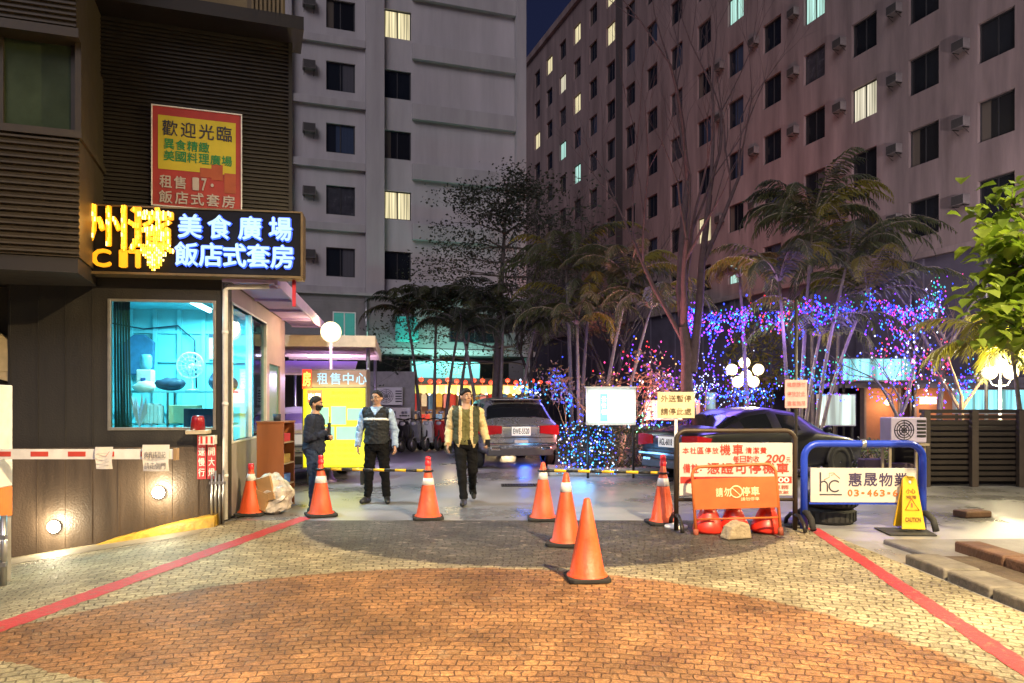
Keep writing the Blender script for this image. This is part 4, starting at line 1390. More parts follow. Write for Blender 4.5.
# air conditioner: body, grille, bracket
def make_ac(label, loc, rz, group):
    t = thing('air_conditioner', label, 'air conditioner', loc, rz, group); t.scale = (0.78, 0.8, 0.82)
    h = MB(); h.box(-0.35, 0.35, -0.42, 0.0, 0, 0.46); h.build('body', M('ac_body', (0.16, 0.14, 0.14), 0.6, 0, 0.35, 3), t, bevel=0.02)
    h = MB()
    h.box(-0.31, 0.31, -0.424, -0.421, 0.04, 0.42, 0)
    for k in range(7): h.box(-0.3, 0.3, -0.432, -0.424, 0.06 + k * 0.05, 0.08 + k * 0.05, 1)
    h.build('grille', [M('ac_dark', (0.02, 0.02, 0.02), 0.6), M('ac_fin', (0.10, 0.09, 0.09), 0.5)], t)
    for x in (-0.28, 0.26):
        h = MB(); h.box(x, x + 0.03, -0.4, 0.0, -0.035, -0.001); h.add([(x, -0.38, -0.03), (x + 0.03, -0.38, -0.03), (x + 0.03, 0, -0.25), (x, 0, -0.25)], [(0, 1, 2, 3)]); h.build('bracket', black_metal, t)
    return t


# ------------------------------------------------ left pale block
GY_ = R(18.8)
GO = (-5.1, 34.0, 0)
GT = Matrix.Translation(GO) @ Matrix.Rotation(GY_, 4, 'Z')
gb = thing('apartment_block', 'pale grey apartment block with wide ledges standing left behind the trees', 'apartment block', GO, GY_)
render_grey = M('render_grey', (0.37, 0.355, 0.365), 0.75, 0, 0.2, 1.2, 0.2, 40, streak=True)
render_panel = M('render_panel', (0.42, 0.405, 0.42), 0.75, 0, 0.2, 0.9, 0.2, 40, streak=True)
zr = [7.2 + 2.77 * k for k in range(7)]
WR, WL = (-0.69, 0.55), (-3.27, -2.0)
mb = MB()
holes = []
for z in zr:
    holes.append((WR[0], WR[1], z, z + 1.3)); holes.append((WL[0], WL[1], z, z + 1.3))
holed_wall(mb, -14, 5.6, 6.3, 27, holes, 0.2, 0.25)
mb.build('panel_wall', render_panel, gb)
mb = MB()
for (x0, x1, pr) in ((-4.95, -4.75, 0.3), (-1.55, -0.72, 0.3), (5.6, 6.1, 0.32)):
    mb.box(x0, x1, 0.25 - pr, 0.26, 6.3, 27)
for z in [6.2] + [q - 0.95 for q in zr[1:]] + [zr[-1] + 2]:
    mb.box(0.58, 5.6, 0.02, 0.25, z + 0.05, z + 0.78)       # spandrel between the right hand panels
    mb.box(-4.75, -1.55, 0.07, 0.25, z + 0.2, z + 0.55)
    mb.box(-14, -4.95, 0.05, 0.25, z + 0.1, z + 0.7)
mb.build('ledges', render_grey, gb, bevel=0.015)
mb = MB(); mb.box(-14, 6.1, 0.47, 14, 6.3, 27.2); mb.build('core', render_grey, gb)
# lower storey
clap = M('clapboard', (0.22, 0.215, 0.215), 0.7, 0, 0.18, 1.5)
mb = MB(); mb.box(-14, 6.3, -0.4, 0.0, 4.0, 6.3)
z = 4.05
while z < 6.2:
    mb.box(-14, 6.3, -0.412, -0.4, z, z + 0.08); z += 0.12
mb.build('podium', clap, gb)
mb = MB(); mb.box(-14, 6.4, -0.55, 0.1, 6.3, 6.42); mb.box(-14, 6.4, -0.5, 0.02, 3.75, 3.999); mb.build('podium_trim', render_grey, gb)
mb = MB(); mb.box(-14, 6.3, 3.2, 3.4, 0, 4.0); mb.box(-14, 6.3, -0.3, 3.2, 3.7, 3.76); mb.build('shop_recess', M('recess_dark', (0.06, 0.05, 0.05), 0.8), gb)
for x in (-8, -3.2, 1.4, 6.0): MB().box(x, x + 0.35, -0.3, 0.1, 0, 3.75).build('column', render_grey, gb)
mb = MB(); mb.box(-14, 6.1, 0.27, 14, 4.0, 6.3); mb.build('core', render_grey, gb)
wfm = {}
lit_left = {(1, 5): lit_warm, (1, 2 - 1): lit_pale, (1, 4): lit_pale}
fmr, fml = mesh_of(window_frame(1.24, 1.3), 'window', alu_dark), mesh_of(window_frame(1.27, 1.3), 'window', alu_dark)
for k, z in enumerate(zr):
    for c, (W, fm) in enumerate(((WL, fml), (WR, fmr))):
        o = link('window', fm, gb, loc=((W[0] + W[1]) / 2, 0.38, z))
        pm = pane_dark
        if c == 1 and k in (1, 4): pm = lit_warm
        elif c == 0: pm = (pane_h1, pane_curtain, pane_h2, pane_h1, pane_h3, pane_dark, pane_h1)[k]
        elif k in (2,): pm = pane_h3
        pane_mb(W[1] - W[0], 1.3).build('pane', pm, o)
ordn = ['lowest', 'second lowest', 'third lowest', 'fourth lowest', 'fifth lowest', 'sixth lowest', 'topmost']
for k, z in enumerate(zr[:6]):
    p = GT @ Vector((-4.02, 0.25, z + 0.72))
    make_ac('boxy air conditioner on the pale block, %s of its column' % ordn[k], p, GY_, 'air conditioners on the pale block')
# lower windows and pipe
h = window_frame(1.0, 1.2); o = h.build('window', white_paint, gb, loc=(-2.55, -0.43, 4.35)); pane_mb(1.0, 1.2).build('pane', M('teal_pane', (0.02, 0.1, 0.09), 0.3, 0, 0.3, 3, emit=0.25, ecol=(0.1, 0.5, 0.42)), o)
h = window_frame(2.4, 1.2); o = h.build('window', alu_dark, gb, loc=(3.4, -0.43, 4.35)); pane_mb(2.4, 1.2).build('pane', pane_dark, o)
h = MB(); h.tube((-1.6, -0.5, 3.8), (-1.6, -0.5, 6.2), 0.06); h.build('pipe', steel, gb)
aw = thing('shop_awning', 'rounded teal shop awning on the lower storey of the pale block', 'awning', tuple(GT @ Vector((0.15, -0.44, 4.3))), GY_)
h = MB()
prof = [(0, 1.15)] + [(-0.75 * math.sin(a * math.pi / 16), 1.15 * math.cos(a * math.pi / 16)) for a in range(1, 9)] + [(0, 0)]
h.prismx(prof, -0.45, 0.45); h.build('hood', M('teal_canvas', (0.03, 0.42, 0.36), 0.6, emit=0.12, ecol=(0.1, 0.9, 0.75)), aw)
teal_l = light('AREA', 'shop_light', tuple(GT @ Vector((2.0, -1.6, 3.35))), 80, (0.35, 1.0, 0.8), None, 4.0, size_y=0.5)
teal_l.rotation_euler = (R(180 - 35), 0, GY_)

# ------------------------------------------------ right mauve block
RYAW = math.atan2(-0.945, 0.326)
RO = (17.4, 26.8, 0)
RT = Matrix.Translation(RO) @ Matrix.Rotation(RYAW, 4, 'Z')
rb = thing('apartment_block', 'tall mauve apartment block with rows of square windows along the right', 'apartment block', RO, RYAW)
mauve = M('mauve_render', (0.235, 0.18, 0.178), 0.8, 0, 0.42, 1.1, 0.25, 30, streak=True)
PITCH = 3.07
rows = [8.2 + 2.9 * k for k in range(9)]
cols = [-PITCH * k for k in range(16)]
WW, WH = 1.42, 1.5
SLOT = (-PITCH * 9 - 2.1, -PITCH * 9 - 0.95)
mb = MB()
holes = [(x - WW / 2, x + WW / 2, z, z + WH) for x in cols for z in rows] + [(PITCH - WW / 2, PITCH + WW / 2, z, z + WH) for z in rows]
holed_wall(mb, -50, 9, 7.3, 34.6, holes, 0.2, 0.0)
mb.build('facade', mauve, rb)
mb = MB(); mb.box(-50, 9, 0.22, 13, 7.3, 34.4); mb.build('core', mauve, rb)
mb = MB(); mb.box(-50.2, 9.2, -0.25, 13.2, 34.6, 35.2); mb.box(-50.1, 9.1, -0.12, 0.0, 7.3, 7.55); mb.build('cornice', mauve, rb, bevel=0.03)
mb = MB()
mb.box(-29.8, -28.75, -0.03, 0.0, 7.56, 34.55)  # flat dark strip on the facade, painted in for the shade of a recess
mb.build('recess_shade_strip', M('recess_shade', (0.07, 0.06, 0.062), 0.8), rb)
mb = MB(); mb.box(-50, 9, 0.1, 13, 0, 7.3)
for i in range(19): mb.box(-50 + i * 3.1, -49.6 + i * 3.1, 0.0, 0.1, 0, 7.3)
mb.build('podium', M('podium_dark', (0.085, 0.075, 0.11), 0.7, 0, 0.25, 1.2), rb)
cand = []
for i, x in enumerate(cols):
    for j, z in enumerate(rows):
        w = RT @ Vector((x, 0, z + 0.7))
        if w.z < EYE + (HORIZ + 20) / FPX * w.y:
            cand.append((w.y, i, j, x, z))
cand.sort()
fmesh = mesh_of(window_frame(WW, WH), 'window', alu_dark)
LIT = {(2, 2): lit_pale, (3, 4): lit_cyan, (5, 5): lit_cyan, (5, 0): lit_cyan, (6, 1): lit_warm, (10, 7): lit_warm, (10, 8): lit_warm,
       (12, 8): lit_warm, (14, 8): lit_warm, (13, 7): lit_pale, (12, 6): lit_warm, (13, 5): lit_cyan, (12, 4): lit_cyan, (15, 6): lit_warm}
pmesh = {m_.name: mesh_of(pane_mb(WW, WH), 'pane', m_) for m_ in (pane_dark, pane_h1, pane_h2, pane_h3, pane_curtain, lit_pale, lit_cyan, lit_warm)}
rest_f = MB(); n = 0
for (_, i, j, x, z) in cand:
    if i == 9 and False: continue
    m_ = LIT.get((i, j)) or random.choice([pane_dark, pane_dark, pane_dark, pane_curtain, pane_h1, pane_h2, pane_h3])
    if n < 96 or (i, j) in LIT:
        o = link('window', fmesh, rb, loc=(x, 0.16, z))
        link('pane', pmesh[m_.name], o)
        n += 1
    else:
        rest_f.box(x - WW / 2, x + WW / 2, 0.15, 0.2, z, z + WH)
if rest_f.v:
    o = rest_f.build('windows', pane_dark, rb); o['kind'] = 'stuff'
nth = ['nearest', 'second', 'third', 'fourth', 'fifth', 'sixth', 'seventh']
rnm = ['lowest', 'second', 'third', 'fourth', 'fifth']
for i in range(0, 6):
    for j in range(0, 5):
        x, z = cols[i] - 1.28, rows[j] + 0.75
        w = RT @ Vector((x, 0, z))
        if w.z > EYE + (HORIZ + 5) / FPX * w.y or (i, j) in ((4, 3), (5, 2)): continue
        make_ac('air conditioner beside the %s window column from the right, %s row up' % (nth[i], rnm[j]), w, RYAW, 'air conditioners on the mauve block')
# back wing closing the court
bwg = thing('back_wing', 'dark rear wing of flats between the two blocks', 'building', (-6.0, 78, 0), R(-8))
mb = MB(); mb.box(-14, 14, 0, 10, 0, 26); mb.build('wall', M('rear_render', (0.2, 0.19, 0.2), 0.8, 0, 0.2, 0.5), bwg)
for k in range(6):
    for j in range(5):
        o = link('window', fmesh, bwg, loc=(-8 + k * 3.2, -0.03, 8 + j * 3.0)); link('pane', pmesh[pane_dark.name], o)

# ================================================================== TEAL SHOP SIGN, STALL AND LANTERNS UNDER THE PALE BLOCK
ts = thing('shop_sign', 'wide teal lit shop sign above the market stall', 'shop sign', tuple(GT @ Vector((2.0, -0.62, 2.55))), GY_)
h = MB(); h.box(-1.65, 1.65, 0, 0.25, 0, 0.95); h.build('frame', alu_dark, ts, bevel=0.02)
h = MB(); h.box(-1.58, 1.58, -0.012, 0.0, 0.06, 0.89); h.build('face', M('teal_face', (0.15, 0.6, 0.6), 0.4, 0, 0.35, 0.8, emit=0.55, ecol=(0.3, 0.85, 0.85)), ts)
h = MB(); h.text('小吃店', 0.35, 0.47, 1.0, 0.4, -0.014, 0.01); h.build('lettering', white_ink, ts)
st = thing('market_stall', 'small market stall with a yellow green valance and warm lit goods', 'market stall', tuple(GT @ Vector((2.2, -3.4, 0))), GY_)
for x in (-2.3, 2.3):
    for y in (-1.0, 1.2): MB().tube((x, y, 0), (x, y, 2.4), 0.035).build('post', steel, st)
h = MB(); h.prismx([(-1.25, 2.25), (1.4, 2.6), (1.4, 2.64), (-1.25, 2.29)], -2.5, 2.5); h.build('roof', M('stall_roof', (0.3, 0.1, 0.06), 0.6), st)
h = MB()
for k in range(20):
    h.add([(-2.5 + k * 0.25, -1.26, 2.25), (-2.25 + k * 0.25, -1.26, 2.25), (-2.25 + k * 0.25, -1.3, 1.95), (-2.375 + k * 0.25, -1.3, 1.89), (-2.5 + k * 0.25, -1.3, 1.95)], [(0, 4, 3, 2, 1)], k % 2)
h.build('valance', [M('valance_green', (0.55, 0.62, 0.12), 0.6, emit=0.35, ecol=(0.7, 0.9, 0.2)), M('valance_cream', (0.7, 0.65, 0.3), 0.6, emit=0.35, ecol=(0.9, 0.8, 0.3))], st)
h = MB(); h.box(-2.2, 2.2, -0.9, 0.4, 0.0, 0.85); h.build('counter', M('counter_red', (0.4, 0.16, 0.1), 0.6, 0, 0.4, 3), st, bevel=0.02)
h = MB(); h.box(-2.4, 2.4, 1.15, 1.2, 0.0, 2.3); h.build('back_board', M('warm_board', (0.65, 0.42, 0.25), 0.6, 0, 0.3, 3), st)
goods_m = [M('goods_%s' % c, v, 0.6) for c, v in (('red', (0.55, 0.04, 0.04)), ('white', (0.75, 0.72, 0.66)), ('blue', (0.08, 0.2, 0.5)), ('gold', (0.65, 0.4, 0.06)), ('pink', (0.7, 0.25, 0.3)))]
light('POINT', 'stall_light', (-1.2, -1.9, 1.75), 95, (1, 0.72, 0.4), st, 0.2)
light('POINT', 'stall_light', (1.2, -1.9, 1.75), 95, (1, 0.72, 0.4), st, 0.2)
ST = Matrix.Translation(GT @ Vector((2.2, -3.4, 0))) @ Matrix.Rotation(GY_, 4, 'Z')
gn = ['red', 'white', 'blue', 'gold', 'pink']
gl = M('bulb_warm', (1, 0.8, 0.5), 0.4, 0, 0, emit=6, ecol=(1, 0.75, 0.4))
for k in range(14):
    c = k % 5
    x = -2.1 + k * 0.32
    mb = MB()
    hh = random.uniform(0.5, 0.8)
    mb.prism([(-0.12, -hh), (0.12, -hh), (0.13, -0.1), (0.05, 0), (-0.05, 0), (-0.13, -0.1)], -0.04, 0.04)
    o = mb.build('hanging_garment', goods_m[c]); o.location = ST @ Vector((x, 0.2 + 0.1 * (k % 3), 1.95)); o.rotation_euler = (0, 0, GY_ + random.uniform(-0.4, 0.4))
    tag(o, 'small %s garment hanging in the warm lit market stall' % gn[c], 'garment', 'garments hanging in the stall')
for k in range(8):
    mb = MB(); mb.box(-0.18, 0.18, -0.15, 0.15, 0, random.uniform(0.15, 0.32))
    o = mb.build('goods_box', goods_m[(k * 2) % 5], bevel=0.02); o.location = ST @ Vector((-1.9 + k * 0.52, -0.5, 0.85)); o.rotation_euler = (0, 0, GY_ + random.uniform(-0.2, 0.2))
    tag(o, 'small %s box of goods on the market stall counter' % gn[(k * 2) % 5], 'box', 'boxes on the stall counter')
lan_r = M('lantern_red', (0.6, 0.03, 0.02), 0.4, 0, 0, emit=1.7, ecol=(1, 0.07, 0.03))
for k in range(17):
    t_ = thing('paper_lantern', 'small round red lantern in the row along the stall roof', 'lantern', ST @ Vector((-2.6 + k * 0.36, -1.42, 2.42 + 0.05 * math.sin(k * 1.9))), 0, 'red lanterns along the stall')
    h = MB(); h.ball((0, 0, 0), (0.1, 0.1, 0.085), 10, 6); h.build('shade', lan_r, t_)
    h = MB(); h.tube((0, 0, 0.08), (0, 0, 0.16), 0.006, n=4); h.tube((0, 0, -0.08), (0, 0, -0.2), 0.012, 0.004, n=5); h.build('tassel', yellow_paint, t_)
for k in range(4):
    t_ = MB(); t_.tube((0, 0, 0), (0, 0, 0.3), 0.004, n=4); t_.ball((0, 0, -0.04), 0.055, 10, 6, 1)
    o = t_.build('bare_bulb', [black_rubber, gl]); o.location = ST @ Vector((-1.8 + k * 1.2, -0.9, 1.95))
    tag(o, 'bare warm bulb hanging under the stall valance', 'bulb', 'bare bulbs under the stall valance')

# two outdoor units at the left of the stall
def outdoor_unit(label, loc, rz, s=1.0, tint=(0.6, 0.58, 0.56), g=None):
    t = thing('outdoor_unit', label, 'outdoor unit', loc, rz, g)
    h = MB(); h.box(-0.45 * s, 0.45 * s, -0.18, 0.18, 0, 0.62 * s); h.build('case', M('unit_%.2f_%.2f' % (tint[0], tint[2]), tint, 0.5, 0, 0.15, 2), t, bevel=0.02)
    h = MB(); T = Matrix.Translation((-0.12 * s, -0.185, 0.31 * s)) @ Matrix.Rotation(R(90), 4, 'X')
    for rad in (0.06, 0.12, 0.18, 0.24): h.path([(rad * s * math.cos(2 * math.pi * k / 24), rad * s * math.sin(2 * math.pi * k / 24), 0) for k in range(24)], 0.008, 5, closed=True, T=T)
    for k in range(8): h.tube((0, 0, 0), (0.25 * s * math.cos(k * math.pi / 4), 0.25 * s * math.sin(k * math.pi / 4), 0), 0.006, n=4, T=T)
    h.build('fan_guard', black_metal, t)
    h = MB()
    for k in range(5): h.box(0.2 * s, 0.42 * s, -0.19, -0.18, 0.1 + k * 0.09 * s, 0.14 + k * 0.09 * s)
    h.build('vents', MATS['ac_dark'], t)
    return t


outdoor_unit('white outdoor cooling unit on the wall above another one, left of the stall', (WX(390, 25), 25, WZ(405, 25)), 0.1, 0.95)
outdoor_unit('pale outdoor cooling unit standing on the ground under another one', (WX(391, 25), 24.9, 0.45), 0.1, 1.5)
h = MB(); h.box(-0.8, 0.8, 0.2, 0.32, 0, 2.6); o = h.build('unit_wall', concrete); o.location = (WX(390, 25), 25, 0); tag(o, 'short concrete wall carrying the two outdoor units', 'wall')
h = MB(); h.box(-0.7, 0.7, -0.25, 0.2, 0, 0.44); o = h.build('unit_plinth', concrete, bevel=0.02); o.location = (WX(391, 25), 24.9, 0); tag(o, 'low concrete plinth under the lower outdoor unit', 'plinth')
# ================================================================== THINGS BESIDE THE BOOTH
wood = M('cabinet_wood', (0.30, 0.10, 0.035), 0.45, 0, 0.25, 4, streak=True)
cab = thing('cabinet', 'reddish brown open backed wooden cabinet standing outside the booth side window', 'cabinet', (-3.40, 10.72, 0), 0.0)
h = MB(); h.box(-0.2, 0.18, -0.22, -0.19, 0.02, 1.23); h.box(-0.2, 0.18, 0.29, 0.32, 0.02, 1.23); h.box(-0.2, -0.17, -0.19, 0.29, 0.02, 1.23)
h.build('carcass', wood, cab, bevel=0.004)
h = MB(); h.box(-0.21, 0.19, -0.23, 0.33, 1.231, 1.255); h.build('top', wood, cab, bevel=0.004)
for z in (0.03, 0.34, 0.64, 0.94):
    h = MB(); h.box(-0.17, 0.175, -0.19, 0.29, z, z + 0.02); h.build('shelf', M('shelf_pale', (0.5, 0.36, 0.2), 0.5), cab)
for k, (z, c) in enumerate(((0.052, 'white'), (0.362, 'blue'), (0.662, 'gold'), (0.962, 'red'))):
    mb = MB(); zz = 0
    for q in range(6):
        t_ = random.uniform(0.012, 0.03); mb.box(-0.13 + random.uniform(-.02, .02), 0.15, -0.16, 0.2, zz, zz + t_ - 0.002); zz += t_
    o = mb.build('paper_stack', goods_m[gn.index(c)]); o.location = (-3.40, 10.72, z)
    tag(o, 'stack of %s papers on a shelf of the brown cabinet' % c, 'papers', 'papers in the cabinet')
stf = MB(); stf.lathe([(0, 0), (0.05, 0), (0.055, 0.1), (0.05, 0.1), (0, 0.02)], n=14)
o = stf.build('pen_pot', dark_ink); o.location = (-3.38, 10.72, 1.256); tag(o, 'dark pot on top of the brown cabinet', 'pot')

bag_mat = M('clear_bag', (0.62, 0.55, 0.46), 0.2, 0, 0.45, 7, 0.5, 18)
mb = MB()
n_u, n_v = 26, 16
mb.ball((0, 0, 0.27), (0.25, 0.19, 0.28), n_u, n_v)
vv = []
for v in mb.v:
    p = Vector(v)
    d = abs(mnoise.noise(p * 6)) * 0.35 - abs(mnoise.noise(p * 13 + Vector((4, 1, 2)))) * 0.25
    q = Vector((p.x * (1 + d), p.y * (1 + d), max(0.0, 0.27 + (p.z - 0.27) * (1 + d))))
    q.x += 0.06 * math.copysign(min(1, abs(q.x) * 6), q.x) * (1 - abs(p.z - 0.27) / 0.3)
    vv.append(tuple(q))
mb.v = vv
pbag = thing('plastic_bag', 'bulging clear plastic bag of cardboard slumped in front of the cabinet', 'bag', (-3.28, 10.18, 0), -0.3)
mb.sm = [False] * len(mb.sm)
mb.build('bag_film', bag_mat, pbag)
h = MB(); h.box(-0.22, 0.0, -0.2, -0.16, 0.06, 0.3, T=Matrix.Rotation(0.3, 4, 'Y')); h.box(0.0, 0.22, -0.19, -0.15, 0.18, 0.5, T=Matrix.Rotation(-0.25, 4, 'Y')); h.build('cardboard', M('card', (0.4, 0.24, 0.1), 0.7), pbag)

# canopy behind, globe lamp, yellow light box
cp = thing('canopy', 'low flat canopy with lavender lit underside behind the yellow light box', 'canopy', (-4.0, 15.4, 0), BYAW)
h = MB(); h.box(-1.2, 1.1, 0, 5, 2.75, 2.86); h.build('roof', lav_paint, cp)
h = MB(); h.box(-1.25, 1.16, -0.06, 0.0, 2.68, 2.92); h.box(1.1, 1.16, 0, 5, 2.68, 2.92)
for k in range(4): h.box(-1.2, 1.1, 0.9 + k * 1.1, 0.97 + k * 1.1, 2.66, 2.75)
h.build('fascia', M('cream_trim', (0.55, 0.42, 0.3), 0.5), cp, bevel=0.006)
for x in (-1.1, 1.0):
    for y in (0.2, 4.7): MB().tube((x, y, 0), (x, y, 2.75), 0.04).build('post', steel, cp)
h = MB(); h.prismx([(0.1, 2.1), (1.6, 2.45), (1.6, 2.48), (0.1, 2.13)], -0.9, 0.7); h.build('lower_sheet', lav_paint, cp)
light('POINT', 'assumed_canopy_light', (0.0, 2.4, 2.2), 170, (0.72, 0.55, 1.0), cp, 0.2)
h = MB(); h.box(-0.5, 0.5, 2.35, 2.45, 2.62, 2.659); h.build('lamp', M('assumed_canopy_tube', (0.9, 0.85, 1), 0.4, 0, 0, emit=5, ecol=(0.85, 0.75, 1)), cp)  # lamp assumed from the lit underside of the canopy
globe_m = M('globe_warm', (1, 0.85, 0.5), 0.4, 0, 0, emit=1.15, ecol=(1, 0.80, 0.45))


def globe_lamp(label, loc, globes, pole_col, r, energy, col, group=None):
    t = thing('globe_lamp', label, 'lamp', loc, 0, group)
    zt = min(g[2] for g in globes) - r
    h = MB(); h.lathe([(0, 0), (0.11, 0), (0.11, 0.03), (0.05, 0.1), (0.035, 0.2), (0.028, zt), (0, zt)], n=12)
    for g in globes:
        if abs(g[0]) > 0.02 or abs(g[1]) > 0.02:
            h.path([(0, 0, zt - 0.15), (g[0] * 0.7, g[1] * 0.7, zt - 0.12), (g[0], g[1], g[2] - r)], 0.014, 6)
        elif g[2] - r > zt: h.tube((0, 0, zt - 0.01), (0, 0, g[2] - r), 0.014, n=6)
    h.build('pole', pole_col, t)
    for g in globes:
        b = MB(); b.ball(g, r, 16, 12); b.build('globe', globe_m, t)
    light('POINT', 'globe_light', (0, -r - 0.35, sum(g[2] for g in globes) / len(globes)), energy, col, t, 0.2)
    return t


globe_lamp('single glowing globe lamp on a lavender pole beside the booth awning', (WX(331, 14.4), 14.4, 0), [(0, 0, WZ(332, 14.4))], lav_paint, 0.2, 42, (1, 0.72, 0.35))

lb = thing('light_box', 'tall yellow lit advertising box with a blue lettered header', 'light box', (WX(334.5, 13.8), 13.8, 0), 0)
h = MB(); h.box(-0.6, 0.6, 0.0, 0.3, 0.3, 2.14); h.build('case', M('box_case', (0.12, 0.1, 0.08), 0.5), lb, bevel=0.01)
for x in (-0.52, 0.47):
    for y in (0.03, 0.24): MB().box(x, x + 0.05, y, y + 0.04, 0, 0.3).build('leg', black_metal, lb)
h = MB(); h.box(-0.57, 0.57, -0.02, 0, 0.33, 1.79); h.build('face', M('box_yellow', (0.22, 0.2, 0.0), 0.4, 0, 0.08, 2, emit=0.58, ecol=(0.95, 0.86, 0.0)), lb)
h = MB(); h.box(-0.59, 0.59, -0.02, 0, 1.82, 2.12); h.build('header', M('box_brown', (0.22, 0.13, 0.1), 0.4, emit=0.12, ecol=(0.9, 0.5, 0.3)), lb)
h = MB()
for i, ch in enumerate('租售中心'): h.text(ch, -0.22 + i * 0.24, 1.97, 0.19, 0.21, -0.022, 0.012)
h.build('lettering', M('ice_neon', (0.1, 0.15, 0.2), 0.4, 0, 0, emit=0.7, ecol=(0.5, 0.8, 1)), lb)
h = MB(); h.box(-0.59, -0.42, -0.03, -0.021, 1.78, 2.14); h.build('red_patch', M('patch_red', (0.7, 0.05, 0.02), 0.4, emit=0.8, ecol=(1, 0.06, 0.02)), lb)
h = MB(); h.text('房', -0.505, 1.965, 0.14, 0.26, -0.031, 0.02); h.build('letter', M('red_neon', (1, 0.5, 0.1), 0.4, 0, 0, emit=1.6, ecol=(1, 0.55, 0.08)), lb)
h = MB(); h.box(-0.5, -0.22, -0.026, -0.021, 1.52, 1.76); h.build('red_square', MATS['patch_red'], lb)
h = MB(); h.text('出租', -0.36, 1.64, 0.23, 0.12, -0.027, 0.012); h.build('lettering', M('pale_glow', (0.9, 0.9, 0.7), 0.4, 0, 0, emit=0.9, ecol=(1, 1, 0.7)), lb)
h = MB(); h.text('套房出租中', 0.18, 1.58, 0.62, 0.1, -0.022, 0.0); h.text('歡迎參觀洽詢', 0.2, 1.71, 0.5, 0.06, -0.022, 0.0); h.build('lettering', M('orange_glow', (0.25, 0.1, 0.0), 0.4, 0, 0, emit=0.3, ecol=(0.9, 0.32, 0.0)), lb)
paleblue = M('photo_cyan', (0.04, 0.12, 0.12), 0.4, 0, 0.3, 3, emit=0.27, ecol=(0.30, 0.95, 0.80))
for q in ((-0.42, -0.1, 1.12, 1.44), (-0.06, 0.22, 1.12, 1.46), (0.24, 0.5, 1.2, 1.42), (-0.42, 0.0, 0.84, 1.08), (0.04, 0.5, 0.84, 1.08)): MB().box(q[0], q[1], -0.024, -0.021, q[2], q[3]).build('room_photo', paleblue, lb)
h = MB()
for r_ in range(4): h.text('套房出租 冷氣電梯', 0.02, 0.74 - r_ * 0.1, 0.9, 0.055, -0.022, 0.0)
h.build('lettering', M('olive_glow', (0.12, 0.09, 0.0), 0.4, 0, 0, emit=0.1, ecol=(0.9, 0.5, 0.02)), lb)
light('AREA', 'box_glow', (0, -0.12, 1.1), 22, (1, 0.95, 0.35), lb, 1.1, size_y=1.5).rotation_euler = (R(-90) + R(180), 0, 0)

# ================================================================== GATE BARRIER
gp = thing('gate_barrier', 'white and red striped gate barrier arm on an orange and white post', 'gate barrier', (-4.74, 6.93, gz(-4.74, 6.93)), 0)
h = MB(); h.box(-0.2, 0.03, -0.1, 0.1, 0.9, 1.85, 0); h.box(-0.2, 0.03, -0.101, 0.101, 0.62, 0.9, 1)
h.build('cabinet_post', [white_paint, M('barrier_orange', (0.7, 0.2, 0.02), 0.5)], gp, bevel=0.01)
h = MB(); h.box(-0.3, 0.0, -0.13, 0.13, 0.0, 0.62); h.build('base', M('grey_metal', (0.4, 0.38, 0.34), 0.45, 0.5, 0.25), gp, bevel=0.012)
for x in (-0.03, 0.07, 0.13): MB().tube((x, -0.17, 0), (x, -0.17, 0.66), 0.026, n=10).build('guard_pipe', steel, gp)
for z in (0.2, 0.45): MB().box(-0.05, 0.16, -0.2, -0.16, z, z + 0.035).build('pipe_clamp', steel, gp)
arm = MB()
xs = [-0.02, 0.01, 0.18, 0.36, 0.52, 0.70, 0.86, 1.0, 1.12, 1.36, 1.46, 1.66]
for k, (a_, b2) in enumerate(zip(xs[:-1], xs[1:])):
    arm.box(a_, b2 - 0.0005, -0.02, 0.02, 1.17, 1.26, 0)
    if k % 2 == 1 and k < 10: arm.box(a_, b2, -0.0225, -0.0205, 1.195, 1.24, 1)
arm.box(1.66, 1.69, -0.03, 0.03, 1.16, 1.27, 2)
ao = arm.build('arm', [white_paint, M('band_red', (0.55, 0.06, 0.04), 0.5), M('arm_cap', (0.3, 0.2, 0.1), 0.5)], gp)
ao.location = (0, -0.13, 0)


def paper(name, label, loc, w, hgt, lines=None, rz=0, sag=0.012):
    t = thing(name, label, 'notice', loc, rz, 'paper notices on the barrier arm')
    m = MB(); nx, nz = 6, 6
    for i in range(nx):
        for j in range(nz):
            def P(a, b): return (-w / 2 + w * a / nx, -0.004 - sag * math.sin(b / nz * 5 + a * 0.8), -hgt * b / nz)
            m.add([P(i, j + 1), P(i + 1, j + 1), P(i + 1, j), P(i, j)], [(0, 1, 2, 3)], 0, True)
    m.build('sheet', M('paper_white', (0.72, 0.69, 0.64), 0.7, 0, 0.08), t)
    if lines:
        m = MB()
        for k, s_ in enumerate(lines): m.text(s_, 0, -0.09 - k * 0.1, w * 0.8, 0.06, -0.022, 0.0, depth=0.001)
        m.build('lettering', M('grey_ink', (0.12, 0.12, 0.14), 0.7, 0, 0), t)
    else:
        m = MB()
        for k in range(4): m.box(-w * 0.35, w * 0.35, -0.0225, -0.022, -0.06 - k * 0.035, -0.055 - k * 0.035)
        m.build('print_lines', M('faint_ink', (0.5, 0.48, 0.46), 0.7, 0, 0), t)
    return t


paper('paper_notice', 'small blank looking paper hanging left on the barrier arm', (WX(103, 6.75), 6.77, 1.11), 0.155, 0.2)
paper('paper_notice', 'larger handwritten paper notice hanging right on the barrier arm', (WX(155, 6.75), 6.77, 1.13), 0.24, 0.24, ['來賓請登記', '請走側門'])

